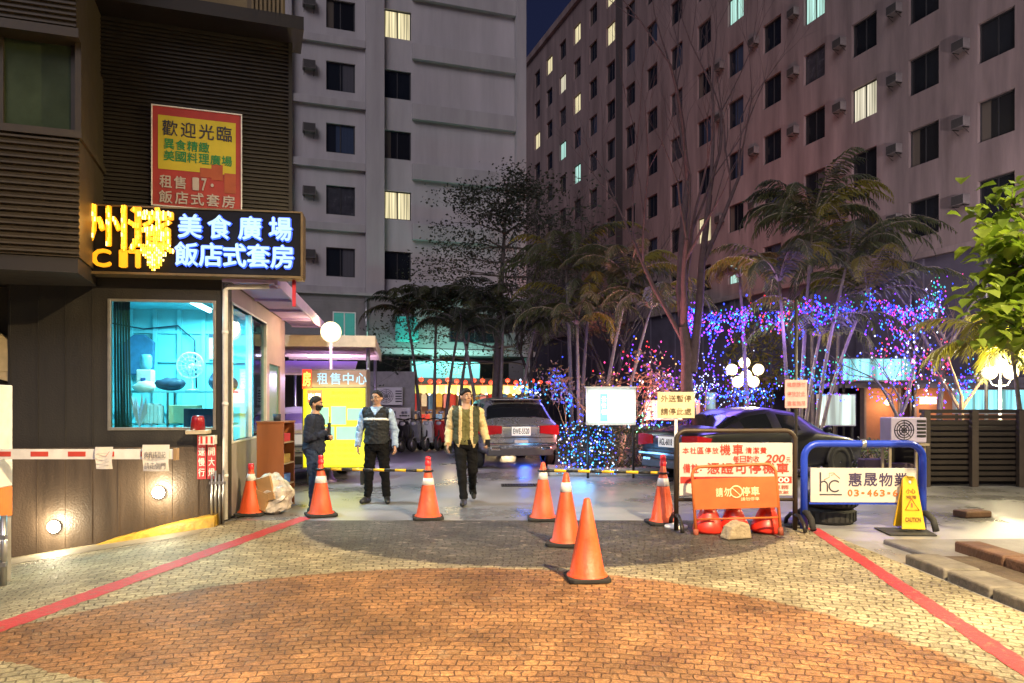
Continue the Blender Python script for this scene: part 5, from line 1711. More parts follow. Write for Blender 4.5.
# ================================================================== CONES
cone_or = M('cone_orange', (0.74, 0.095, 0.025), 0.5, 0, 0.42, 9, 0.15, 30, streak=True)
cone_wh = M('cone_white', (0.75, 0.72, 0.7), 0.35, 0, 0.1)
cone_rd = M('cone_red', (0.6, 0.02, 0.03), 0.3, 0, 0.1, emit=0.05, ecol=(1, 0.05, 0.05))


def cone(label, px, by, H, band=None, top=None, rz=0.0, base=0.2, spread=0.155):
    Y = GY(by)
    t = thing('traffic_cone', label, 'traffic cone', (WX(px, Y), Y, 0.008), rz, 'orange traffic cones across the entrance')
    h = MB(); h.prismz([(-base, -base * .8), (-base * .8, -base), (base * .8, -base), (base, -base * .8), (base, base * .8), (base * .8, base), (-base * .8, base), (-base, base * .8)], 0, 0.035)
    h.build('base', black_rubber, t, bevel=0.008)
    r0, r1 = spread, 0.028

    def rad(z): return r0 + (r1 - r0) * ((z - 0.035) / (H - 0.035))
    h = MB(); h.lathe([(r0 + 0.02, 0.035), (r0 + 0.015, 0.05), (rad(0.06), 0.06), (rad(H * 0.5), H * 0.5), (r1, H - 0.01), (r1 * 0.7, H), (0, H)], n=28)
    h.build('body', cone_or, t)
    if band:
        h = MB(); h.lathe([(rad(band[0]), band[0]), (rad(band[0]) + 0.003, band[0] + 0.001), (rad(band[1]) + 0.003, band[1] - 0.001), (rad(band[1]), band[1])], n=28); h.build('collar', cone_wh, t)
    if top:
        h = MB(); h.lathe([(r1 + 0.012, H - 0.03), (r1 + 0.014, H + 0.02), (r1 + 0.004, H + 0.03), (r1 + 0.01, H + 0.05), (r1 + 0.008, H + top), (r1 * .5, H + top + 0.01), (0, H + top + 0.01)], n=16)
        h.build('cap', cone_rd, t)
    return t


cA = cone('plain orange traffic cone without a white collar standing on the setts in front', 587, 580, 0.69, rz=0.1, base=0.18)
cB = cone('white collared traffic cone just behind the plain cone', 566, 545, 0.76, (0.56, 0.66), rz=-0.2)
cC = cone('white collared traffic cone holding the left end of the bar before the hedge', 543, 520, 0.74, (0.52, 0.63))
cD = cone('red capped traffic cone between the vested man and the walking man', 428, 519, 0.72, (0.44, 0.53), 0.08, 0.15)
cE = cone('red capped traffic cone beside the man in navy', 321, 516, 0.72, (0.44, 0.53), 0.08, 0.4)
cF = cone('traffic cone with a pinkish tip against the booth side wall', 251, 515, 0.64, (0.46, 0.55), 0.02, 0.05, 0.19)
cG = cone('red capped traffic cone beside the black framed sign board', 663, 524, 0.75, (0.47, 0.57), 0.1, 0.1)


def cone_bar(label, a, b, z):
    t = thing('cone_bar', label, 'cone bar', (0, 0, 0))
    A, B = Vector((*a, z)), Vector((*b, z))
    L_ = (B - A).length; n = max(6, int(L_ / 0.145))
    m = MB()
    for k in range(n): m.tube(A.lerp(B, k / n), A.lerp(B, (k + 1) / n), 0.019, n=10, mi=k % 2)
    m.build('pole', [M('bar_black', (0.015, 0.015, 0.015), 0.4), M('bar_yellow', (0.75, 0.48, 0.02), 0.4)], t)
    for p in (A, B):
        m = MB(); m.path([(p.x + 0.062 * math.cos(q * math.pi / 8), p.y + 0.062 * math.sin(q * math.pi / 8), z) for q in range(16)], 0.012, 6, closed=True); m.build('ring', MATS['bar_black'], t)
    return t


cone_bar('yellow and black bar linking the cones in front of the vested man', (cE.location.x, cE.location.y), (cD.location.x, cD.location.y), 0.63)
cone_bar('yellow and black bar linking the cones in front of the hedge', (cC.location.x, cC.location.y), (cG.location.x, cG.location.y), 0.64)

# ================================================================== BARRICADES AND BOARDS, RIGHT
def bent_frame(w, hgt, r, rc=0.12, y=0.0):
    pts = [(-w / 2, y, 0.0), (-w / 2, y, hgt - rc)]
    for k in range(1, 7):
        a_ = math.pi - k * math.pi / 12
        pts.append((-w / 2 + rc + rc * math.cos(a_), y, hgt - rc + rc * math.sin(a_)))
    pts += [(-p[0], y, p[2]) for p in pts[::-1]]
    return pts


sign_white = M('board_white', (0.60, 0.57, 0.52), 0.5, 0, 0.1, 2)
sb = thing('sign_board', 'white parking fee board in a black tubular frame', 'sign board', (WX(737, 8.8), 8.85, 0.004), 0.02)
h = MB(); h.path(bent_frame(1.42, 1.18, 0.03), 0.028, 10)
h.tube((-0.71, 0, 0.36), (0.71, 0, 0.36), 0.02)
h.build('frame', M('frame_black', (0.05, 0.035, 0.025), 0.45, 0.2), sb)
for x in (-0.71, 0.71):
    h = MB(); h.path([(x, -0.3, 0.02), (x, -0.26, 0.1), (x, -0.12, 0.18), (x, 0.12, 0.18), (x, 0.26, 0.1), (x, 0.3, 0.02)], 0.024, 8); h.build('foot', black_metal, sb)
h = MB(); h.box(-0.675, 0.675, -0.012, 0.012, 0.41, 1.035); h.build('panel', sign_white, sb, bevel=0.003)
h = MB()
for i, ch in enumerate('本社區停放'): h.text(ch, -0.60 + i * 0.088, 0.945, 0.075, 0.075, -0.013, 0.004)
for i, ch in enumerate('機車'): h.text(ch, -0.13 + i * 0.15, 0.955, 0.125, 0.125, -0.013, 0.012)
for i, ch in enumerate('清潔費'): h.text(ch, 0.15 + i * 0.088, 0.945, 0.075, 0.075, -0.013, 0.004)
for i, ch in enumerate('每日酌收'): h.text(ch, 0.0 + i * 0.08, 0.845, 0.07, 0.075, -0.013, 0.004)
h.text('200', 0.47, 0.85, 0.22, 0.09, -0.013, 0.02, lean=0.25); h.text('元', 0.625, 0.835, 0.05, 0.06, -0.013, 0.0)
for i, ch in enumerate('憑證可停機車'): h.text(ch, -0.27 + i * 0.165, 0.735, 0.145, 0.125, -0.013, 0.015)
for i, ch in enumerate('備註'): h.text(ch, -0.59 + i * 0.1, 0.735, 0.085, 0.11, -0.013, 0.012)
h.text(':', -0.42, 0.735, 0.02, 0.06, -0.013, 0.01)
h.build('lettering', red_ink, sb)
h = MB(); h.box(-0.665, 0.665, -0.0145, -0.0125, 0.555, 0.635); h.build('red_stripe', M('stripe_red', (0.58, 0.04, 0.03), 0.5), sb)
h = MB(); h.text('1.00', 0.53, 0.595, 0.2, 0.058, -0.0155, 0.015); h.build('lettering', white_ink, sb)
h = MB(); h.text('請依規定停放車輛', 0.25, 0.51, 0.75, 0.05, -0.013); h.text('社區管理委員會敬啟', 0.3, 0.45, 0.66, 0.04, -0.013); h.build('small_lettering', M('brown_ink', (0.4, 0.12, 0.08), 0.6, 0, 0), sb)

# orange folding barricade in front, a little skewed
ob = thing('barricade', 'orange folding barricade with a no parking board leaning before the white sign', 'barricade', (WX(738, 8.42), 8.42, 0.004), -0.5 * 0.4)
ob.rotation_euler = (R(-8), R(-3.5), -0.22)
ofr = M('barricade_orange', (0.52, 0.13, 0.03), 0.5, 0, 0.25, 5)
h = MB(); h.path(bent_frame(0.92, 0.8, 0.02, 0.1), 0.018, 8); h.tube((-0.46, 0, 0.2), (0.46, 0, 0.2), 0.012); h.build('frame', ofr, ob)
h = MB(); h.prism([(-0.452, 0.31), (0.452, 0.31), (0.452, 0.66), (-0.452, 0.66)], -0.014, 0.002); h.build('board', M('board_orange', (0.50, 0.11, 0.012), 0.45, 0, 0.2, 4), ob, bevel=0.003)
h = MB(); h.path(bent_frame(0.9, 0.8, 0.02, 0.1, 0.0), 0.016, 8, T=Matrix.Translation((0, 0.03, 0)) @ Matrix.Rotation(R(-24), 4, 'X') @ Matrix.Translation((0, 0.0, 0)))
o = h.build('rear_frame', ofr, ob); o.location = (0, 0.36, -0.03)
cream_ink = M('cream_ink', (0.85, 0.72, 0.42), 0.5, 0, 0)
h = MB()
for x, ch in ((-0.17, '請'), (-0.08, '勿')): h.text(ch, x, 0.5, 0.075, 0.1, -0.016, 0.012)
for x, ch in ((0.12, '停'), (0.22, '車')): h.text(ch, x, 0.5, 0.09, 0.1, -0.016, 0.012)
h.text('請勿停車', 0.16, 0.415, 0.2, 0.04, -0.016)
TR = Matrix.Translation((0.015, -0.018, 0.5)) @ Matrix.Rotation(R(90), 4, 'X')
h.path([(0.065 * math.cos(k * math.pi / 12), 0.065 * math.sin(k * math.pi / 12), 0) for k in range(24)], 0.008, 4, closed=True, T=TR)
h.tube((-0.045, 0.045, 0), (0.045, -0.045, 0), 0.007, n=4, T=TR)
h.build('lettering', cream_ink, ob)
for x in (-0.46, 0.46): MB().tube((x, -0.0, 0.0), (x, 0, 0.09), 0.032).build('foot', M('dirty_red_rubber', (0.25, 0.06, 0.03), 0.7), ob)
for px, lbl, tilt in ((708, 'left one of the three red weighted bases behind the orange barricade', 0.05), (735, 'middle one of the three red weighted bases behind the orange barricade', -0.06), (766, 'right one of the three red weighted bases behind the orange barricade', 0.1)):
    Y = 8.66
    t = thing('weighted_base', lbl, 'weighted base', (WX(px, Y), Y + 0.02, 0.006), 0.2, 'red bases behind the barricade')
    t.rotation_euler = (0, tilt, 0.2)
    h = MB(); h.lathe([(0, 0), (0.16, 0), (0.175, 0.03), (0.165, 0.09), (0.145, 0.14), (0.13, 0.16), (0.12, 0.2), (0.1, 0.25), (0.085, 0.28), (0, 0.28)], n=24); h.build('body', M('base_red', (0.7, 0.035, 0.02), 0.4, 0, 0.3, 5), t)
    h = MB(); h.lathe([(0.08, 0.28), (0.075, 0.5), (0.05, 0.56), (0, 0.56)], n=18); h.build('stem', M('base_dull', (0.4, 0.05, 0.03), 0.5), t)
mb = MB(); mb.prism([(-0.17, 0), (0.15, 0), (0.12, 0.17), (0.0, 0.2), (-0.11, 0.14)], -0.09, 0.1)
o = mb.build('concrete_block', M('rough_block', (0.36, 0.29, 0.19), 0.85, 0, 0.3, 8, 0.8, 25), bevel=0.03, seg=3); o.location = (WX(736, 8.3), 8.28, 0.004); o.rotation_euler = (0, 0, 0.3)
tag(o, 'rough pale concrete lump weighing down the orange barricade', 'block')

# blue barrier
bb = thing('sign_board', 'white company board with telephone number in a blue tubular frame', 'sign board', (WX(864, 8.9), 8.92, 0.004), -0.03)
blue_fr = M('frame_blue', (0.02, 0.06, 0.55), 0.35, 0.1, 0.12)
h = MB(); h.path(bent_frame(1.4, 1.02, 0.04, 0.17), 0.042, 12); h.build('frame', blue_fr, bb)
h = MB(); h.lathe([(0.046, -0.025), (0.05, -0.02), (0.05, 0.02), (0.046, 0.025)], n=14, T=Matrix.Translation((0.0, 0, 1.02)) @ Matrix.Rotation(R(90), 4, 'Y')); h.box(-0.025, 0.025, -0.02, 0.02, 1.05, 1.075); h.build('clamp', steel, bb)
for x in (-0.7, 0.7):
    h = MB(); h.path([(x, -0.3, 0.03), (x, -0.24, 0.14), (x, -0.1, 0.2), (x, 0.1, 0.2), (x, 0.24, 0.14), (x, 0.3, 0.03)], 0.036, 10); h.build('foot', black_rubber, bb)
h = MB(); h.box(-0.63, 0.62, -0.02, 0.01, 0.32, 0.73); h.build('panel', sign_white, bb, bevel=0.003)
h = MB(); h.box(-0.64, 0.63, -0.012, 0.012, 0.295, 0.319); h.build('bottom_rail', blue_fr, bb)
navy_ink = M('navy_ink', (0.05, 0.035, 0.10), 0.6, 0, 0)
h = MB()
for i, ch in enumerate('惠晟物業'): h.text(ch, -0.105 + i * 0.18, 0.595, 0.155, 0.155, -0.021, 0.008)
h.build('lettering', navy_ink, bb)
h = MB()
for i, ch in enumerate('03-463-600'): h.text(ch, -0.165 + i * 0.076, 0.435, 0.03 if ch == '-' else 0.052, 0.016 if ch == '-' else 0.075, -0.021, 0.014)
h.build('number', orange_ink, bb)
h = MB()
h.box(-0.525, -0.505, -0.0235, -0.021, 0.45, 0.68)
TR = Matrix.Translation((0, -0.022, 0)) @ Matrix.Rotation(R(90), 4, 'X')
h.path([(-0.475 + 0.042 * math.cos(math.pi - k * math.pi / 10), 0.53 + 0.042 * math.sin(k * math.pi / 10), 0) for k in range(11)] + [(-0.433, 0.45, 0)], 0.008, 6, T=TR)
h.path([(-0.345 + 0.066 * math.cos(R(45) + k * R(270) / 16), 0.515 + 0.066 * math.sin(R(45) + k * R(270) / 16), 0) for k in range(17)], 0.009, 6, T=TR)
h.box(-0.525, -0.26, -0.0235, -0.021, 0.405, 0.42)
h.build('logo', M('logo_dark', (0.045, 0.04, 0.06), 0.6, 0, 0), bb)
h = MB(); h.path([(-0.47, 0.59, 0), (-0.41, 0.62, 0), (-0.41, 0.67, 0), (-0.36, 0.675, 0), (-0.285, 0.605, 0)], 0.005, 5, T=TR); h.path([(-0.39, 0.64, 0), (-0.345, 0.66, 0), (-0.3, 0.62, 0)], 0.004, 5, T=TR)
h.build('roof_logo', M('logo_tan', (0.55, 0.3, 0.18), 0.6, 0, 0), bb)


def tyre(label, loc, tilt=0.0):
    m = MB(); m.lathe([(0.19, 0.0), (0.27, 0.0), (0.31, 0.03), (0.315, 0.1), (0.31, 0.16), (0.27, 0.19), (0.19, 0.19), (0.175, 0.15), (0.175, 0.04), (0.19, 0.0)], n=28)
    for k in range(28):
        a_ = 2 * math.pi * k / 28
        m.box(0.312, 0.32, -0.02, 0.02, 0.04, 0.155, T=Matrix.Rotation(a_, 4, 'Z'))
    o = m.build('tyre', black_rubber); o.location = loc; o.rotation_euler = (tilt, 0, 0.3)
    return tag(o, label, 'tyre', 'old tyres behind the blue frame')


ty = (WX(829, 9.45), 9.45)
tyre('old black tyre lying on the ground under another one behind the blue frame', (ty[0], ty[1], 0.003))
tyre('old black tyre lying on top of another one behind the blue frame', (ty[0] + 0.03, ty[1] + 0.02, 0.2), 0.03)

# yellow wet floor stand
wf_ = thing('floor_sign', 'yellow folding wet floor sign on a dark rubber mat', 'floor sign', (WX(909, 8.72), 8.72, 0.0), -0.12)
yl = M('sign_yellow', (0.68, 0.42, 0.02), 0.4, 0, 0.15, 4)
for s_, nm in ((-1, 'front_leaf'), (1, 'rear_leaf')):
    T = Matrix.Translation((0, 0, 0.62)) @ Matrix.Rotation(R(12) * s_, 4, 'X') @ Matrix.Translation((0, 0, -0.62))
    h = MB(); h.prism([(-0.13, 0.02), (0.13, 0.02), (0.075, 0.6), (0.05, 0.635), (-0.05, 0.635), (-0.075, 0.6)], -0.012, 0.012, T=T); lf = h.build(nm, yl, wf_, bevel=0.006)
    if s_ == -1:
        h = MB(); h.path([(-0.075, 0.24, 0), (0.075, 0.24, 0), (0.0, 0.37, 0)], 0.007, 5, closed=True, T=T @ Matrix.Translation((0, -0.014, 0)) @ Matrix.Rotation(R(90), 4, 'X')); h.box(-0.008, 0.008, -0.016, -0.013, 0.27, 0.32, T=T)
        h.build('warning_mark', red_ink, lf)
        h = MB(); h.text('小心', 0, 0.46, 0.1, 0.055, -0.013, 0.01, T=T); h.text('地滑', 0, 0.39, 0.11, 0.04, -0.013, 0.01, T=T); h.build('lettering', M('olive_ink', (0.2, 0.09, 0.01), 0.6, 0, 0), lf); h = MB(); h.text('CAUTION', 0, 0.13, 0.17, 0.05, -0.013, 0.02, T=T); h.build('lettering', M('olive_ink', (0.2, 0.09, 0.01), 0.6, 0, 0), lf)
        h = MB(); h.ball((0, -0.014, 0.565), (0.016, 0.004, 0.02), 10, 6, T=T); h.build('grip_hole', white_paint, lf)
mb = MB(); mb.prismz([(-0.3, -0.26), (0.22, -0.3), (0.34, 0.18), (-0.24, 0.24)], 0.004, 0.02); o = mb.build('rubber_mat', black_rubber, bevel=0.01); o.location = (WX(905, 8.7), 8.72, 0)
tag(o, 'dark rubber mat under the yellow floor sign', 'mat'); wf_.location.z = 0.02
mb = MB(); mb.box(-0.2, 0.2, -0.12, 0.12, 0, 0.09); o = mb.build('loose_brick', plank, bevel=0.02); o.location = (WX(972, 9.9), 9.9, 0.0); o.rotation_euler = (0, 0, 0.2)
tag(o, 'loose brown brick lying on the grey forecourt before the slatted fence', 'brick')


def post_sign(name, label, px, Y, pole_top, board, mat, pole_mat, lines, ink):
    x0, x1, y0, y1 = board
    t = thing(name, label, 'sign', (WX(px, Y), Y, 0))
    h = MB(); h.tube((0, 0, 0), (0, 0, pole_top), 0.02, n=10); h.lathe([(0, 0), (0.14, 0), (0.14, 0.03), (0.03, 0.06), (0, 0.06)], n=16); h.build('pole', pole_mat, t)
    bx0, bx1 = WX(x0, Y) - WX(px, Y), WX(x1, Y) - WX(px, Y)
    zt, zb = WZ(y0, Y), WZ(y1, Y)
    h = MB(); h.box(bx0, bx1, -0.035, -0.022, zb, zt); h.build('board', mat, t, bevel=0.003)
    h = MB(); n_ = len(lines)
    for k, s_ in enumerate(lines): h.text(s_, (bx0 + bx1) / 2, zt - (k + 0.5) * (zt - zb) / n_, (bx1 - bx0) * 0.82, (zt - zb) / n_ * 0.52, -0.036)
    h.build('lettering', ink, t)
    return t


post_sign('post_sign', 'cream notice with two rows of dark characters on a thin pale post', 676, 9.02, WZ(418, 9.02), (657, 694, 392, 418), M('cream_board', (0.68, 0.58, 0.36), 0.55), white_paint, ['外送暫停', '請停此處'], M('sepia_ink', (0.1, 0.07, 0.03), 0.6, 0, 0))
post_sign('post_sign', 'small pink notice fixed to a tall thin dark post', 796, 9.1, WZ(300, 9.1), (784, 806, 380, 408), M('pink_board', (0.7, 0.36, 0.36), 0.55), black_metal, ['機車請勿', '停放於此', '違者拖吊'], M('rose_ink', (0.55, 0.2, 0.2), 0.6, 0, 0))

# lit bulletin board
bl = thing('bulletin_board', 'white lit bulletin board on two thin posts in front of the hedge', 'bulletin board', (WX(611, 15.0), 15.0, 0), 0)
for x in (-0.46, 0.46): MB().tube((x, 0.05, 0), (x, 0.05, 1.95), 0.025).build('post', black_metal, bl)
zb, zt = WZ(425, 15), WZ(388, 15)
h = MB(); h.box(-0.5, 0.5, 0, 0.1, zb, zt); h.box(-0.52, 0.52, -0.05, 0.12, zt, zt + 0.03); h.build('case', M('case_grey', (0.5, 0.5, 0.5), 0.4, 0.4), bl)
h = MB(); h.box(-0.47, 0.47, -0.012, 0, zb + 0.03, zt - 0.03); h.build('lit_face', M('board_lit', (0.12, 0.14, 0.14), 0.4, 0, 0.06, 2, emit=0.42, ecol=(0.85, 1.0, 0.95)), bl)
h = MB()
h.box(-0.22, -0.07, -0.017, -0.013, zb + 0.08, zt - 0.12); h.build('blue_poster', M('poster_blue', (0.01, 0.08, 0.12), 0.4, emit=0.2, ecol=(0.15, 0.65, 0.85)), bl)
pp_ = (M('papers_pale', (0.1, 0.12, 0.12), 0.4, emit=0.2, ecol=(0.75, 0.85, 0.75)),)
for (x0, x1) in ((-0.42, -0.27), (0.0, 0.12), (0.15, 0.28), (0.31, 0.43)): MB().box(x0, x1, -0.016, -0.013, zb + 0.07, zt - 0.28 + 0.1 * (x0 > 0.2)).build('paper', pp_[0], bl)
h = MB()
for k, ch in enumerate('公告欄'): h.text(ch, -0.145, zt - 0.22 - k * 0.13, 0.09, 0.1, -0.018, 0.0)
h.build('lettering', white_ink, bl)
light('AREA', 'board_glow', (0, -0.1, (zb + zt) / 2), 12, (0.85, 1, 0.95), bl, 0.9, size_y=0.6).rotation_euler = (R(90), 0, 0)

# ================================================================== RIGHT: FENCE, UNIT, PAVILION
fn = thing('slat_fence', 'dark brown horizontal slat fence at the right of the forecourt', 'fence', (WX(922, 13.5), 13.5, 0), 0)
fwood = M('fence_wood', (0.026, 0.018, 0.014), 0.6, 0, 0.3, 4, streak=True)
for px in (926, 974, 1021, 1085, 1150):
    h = MB(); x = WX(px, 13.5) - WX(922, 13.5); h.box(x - 0.06, x + 0.06, -0.05, 0.05, 0, 1.38); h.build('post', M('post_wood', (0.06, 0.045, 0.036), 0.6, 0, 0.25, 4), fn, bevel=0.008)
h = MB()
for k in range(12): h.box(0.0, 4.3, 0.055, 0.08, 0.1 + k * 0.103, 0.165 + k * 0.103)
h.box(0.0, 4.3, 0.052, 0.1, 1.335, 1.40)
h.build('slats', fwood, fn)
o = MB().box(-0.3, 5, 0.4, 0.45, 0, 1.2).build('rear_board', M('rear_board', (0.02, 0.016, 0.014), 0.8)); o.location = (WX(922, 13.5), 13.6, 0); tag(o, 'dark boarding just behind the slat fence', 'boarding')
outdoor_unit('lavender lit outdoor cooling unit beside the slat fence', (WX(903, 13.2), 13.2, 0.82), 0.05, 0.72, (0.5, 0.44, 0.6))
h = MB()
for x in (-0.32, 0.28):
    for y in (-0.15, 0.11): h.box(x, x + 0.04, y, y + 0.04, 0, 0.77)
h.box(-0.36, 0.36, -0.2, 0.2, 0.77, 0.81)
o = h.build('metal_stand', M('stand_beige', (0.4, 0.32, 0.22), 0.5), None); o.location = (WX(903, 13.2), 13.2, 0); tag(o, 'pale metal stand carrying the lavender cooling unit', 'stand')
h = MB()
for k, (x, w, hh) in enumerate(((-0.35, 0.4, 0.5), (0.1, 0.45, 0.42))): h.box(x, x + w, -0.15, 0.15, 0, hh)
o = h.build('stacked_crate', M('crate_dark', (0.08, 0.05, 0.07), 0.7, 0, 0.3, 4), bevel=0.02); o.location = (WX(880, 13.6), 13.6, 0); tag(o, 'dark crate on the ground under the cooling unit', 'crate')

pv = thing('pavilion', 'low pavilion with a grey eave and orange lit walls at the back right', 'building', (WX(820, 23), 23, 0), 0)
ow = M('orange_wall', (0.45, 0.2, 0.1), 0.7, 0, 0.2, 2)
h = MB(); h.box(1.4, 2.4, 0, 0.2, 0, 2.0); h.box(2.95, 8.0, 0.05, 0.2, 0, 2.0); h.box(-3.0, 8, 3.8, 4, 0, 2.4, 1); h.build('wall', [ow, M('dim_wall', (0.06, 0.05, 0.06), 0.8)], pv)
h = MB(); h.prismx([(-0.5, 1.98), (4, 2.4), (4, 2.52), (-0.5, 2.12)], -0.6, 8.3); h.build('roof', M('eave_grey', (0.22, 0.2, 0.22), 0.6), pv)
for x in (-0.3, 1.35, 2.42, 2.9): MB().box(x, x + 0.06, -0.05, 0.25, 0, 2.0).build('column', M('col_grey', (0.2, 0.17, 0.17), 0.6), pv)
h = MB(); h.box(2.42, 2.9, 0.3, 0.35, 0, 2.0); h.build('door', M('door_brown', (0.1, 0.05, 0.04), 0.5), pv)
h = MB(); h.ball((2.05, -0.08, 1.55), 0.1, 12, 8); h.build('lamp', globe_m, pv)
h = MB(); h.box(3.1, 3.6, 0.0, 0.05, 1.5, 1.72); h.build('lit_plate', M('plate_lit', (0.9, 0.8, 0.6), 0.4, emit=1.2, ecol=(1, 0.85, 0.6)), pv)
light('POINT', 'pavilion_light', (1.9, -0.5, 1.5), 22, (1, 0.6, 0.3), pv, 0.15)
light('POINT', 'pavilion_light', (3.2, -0.5, 1.5), 16, (1, 0.6, 0.35), pv, 0.15)


def lit_board(name, label, px0, px1, py0, py1, Y, c, strength, legs=True, seed=0):
    t = thing(name, label, 'lit board', (WX((px0 + px1) / 2, Y), Y, 0))
    w = WX(px1, Y) - WX(px0, Y); zt, zb = WZ(py0, Y), WZ(py1, Y)
    h = MB(); h.box(-w / 2, w / 2, 0, 0.12, zb, zt); h.build('case', M('case_grey', (0, 0, 0)), t)
    m = lit_pane('board_pattern_%d' % seed, c, strength, 2.0)
    h = MB(); h.box(-w / 2 + 0.03, w / 2 - 0.03, -0.012, 0, zb + 0.03, zt - 0.03); h.build('face', m, t)
    for x in (-w / 2 + 0.05, w / 2 - 0.1): MB().box(x, x + 0.05, 0.03, 0.09, 0, zb).build('leg', black_metal, t)
    return t


lit_board('light_board', 'white lit picture board behind the palm stems', 818, 856, 394, 426, 19.5, (0.75, 1.0, 0.85), 0.8, seed=1)
lit_board('light_board', 'long cyan lit banner behind the slat fence at the right edge', 955, 1060, 389, 414, 20, (0.22, 0.8, 1.0), 1.3, seed=2)
lit_board('light_board', 'cyan lit banner hung high above the pavilion eave', 842, 916, 358, 381, 21.5, (0.25, 0.85, 1.0), 1.3, seed=3)
lit_board('light_board', 'pale blue lit board left of the black sedan roof', 706, 716, 392, 410, 22, (0.5, 0.85, 1.0), 0.8, seed=4)
lit_board('light_board', 'pale teal lit board behind the cream notice', 645, 700, 400, 420, 24, (0.25, 0.8, 0.65), 0.8, seed=5)
globe_lamp('cluster of glowing globes on a pole behind the black sedan', (WX(745, 19), 19, 0),
           [(0, -0.1, 2.22), (-0.34, 0, 2.38), (0.34, 0, 2.38), (0.0, 0.05, 2.56), (-0.2, -0.05, 2.06), (0.2, -0.05, 2.06)], black_metal, 0.145, 220, (1, 0.8, 0.5))
globe_lamp('three globed lamp on a white pole behind the slat fence', (WX(1000, 16.5), 16.5, 0),
           [(0, 0, 2.35), (-0.24, 0, 2.2), (0.24, 0, 2.2)], white_paint, 0.16, 380, (1, 0.85, 0.5))
awn = thing('scalloped_awning', 'pale scalloped awning edge behind the broad leaves at the right', 'awning', (12.55, 15.5, 0))
h = MB(); h.prismx([(0, WZ(243, 15.5)), (1.8, WZ(243, 15.5) + 0.6), (1.8, WZ(243, 15.5) + 0.66), (0, WZ(243, 15.5) + 0.06)], -1.75, 2.5); h.build('canvas', M('awning_cream', (0.75, 0.62, 0.5), 0.6), awn)
h = MB()
for k in range(17): h.add([(-1.75 + k * 0.25, -0.01, WZ(243, 15.5)), (-1.5 + k * 0.25, -0.01, WZ(243, 15.5)), (-1.55 + k * 0.25, -0.01, WZ(243, 15.5) - 0.15), (-1.7 + k * 0.25, -0.01, WZ(243, 15.5) - 0.15)], [(0, 3, 2, 1)])
h.build('valance', MATS['awning_cream'], awn)
for x in (-1.6, 2.3):
    MB().tube((x, 0.1, 0), (x, 0.1, WZ(243, 15.5)), 0.04).build('post', steel, awn); MB().tube((x, 1.7, 0), (x, 1.7, WZ(243, 15.5) + 0.55), 0.04).build('post', steel, awn)
# ================================================================== VEHICLES
def make_wheel(r, w, parent, loc, side, spokes=5, rimcol=None):
    T = Matrix.Rotation(R(90) * (-side), 4, 'X')
    h = MB(); h.lathe([(r * 0.62, -w / 2), (r * 0.9, -w / 2), (r, -w * 0.32), (r, w * 0.32), (r * 0.9, w / 2), (r * 0.62, w / 2), (r * 0.6, w * 0.3)], n=28, T=T)
    wo = h.build('wheel', black_rubber, parent, loc=loc)
    h = MB(); h.lathe([(r * 0.62, w * 0.42), (r * 0.58, w * 0.46), (r * 0.54, w * 0.2), (0.0, w * 0.1)], n=28, mi=1, T=T)
    for k in range(spokes):
        a_ = 2 * math.pi * k / spokes
        h.add([(r * 0.08 * math.cos(a_ + q), r * 0.08 * math.sin(a_ + q), w * 0.44) for q in (-1.2, 1.2)] + [(r * 0.57 * math.cos(a_ + q), r * 0.57 * math.sin(a_ + q), w * 0.42) for q in (0.2, -0.2)], [(0, 1, 2, 3)], 0, False, T)
    h.lathe([(r * 0.56, w * 0.4), (r * 0.63, w * 0.45), (r * 0.63, w * 0.38)], n=28, T=T); h.lathe([(0.0, w * 0.47), (r * 0.1, w * 0.45), (r * 0.12, w * 0.4)], n=12, T=T)
    h.build('rim', [rimcol or chrome, MATS['ac_dark']], wo)
    return wo


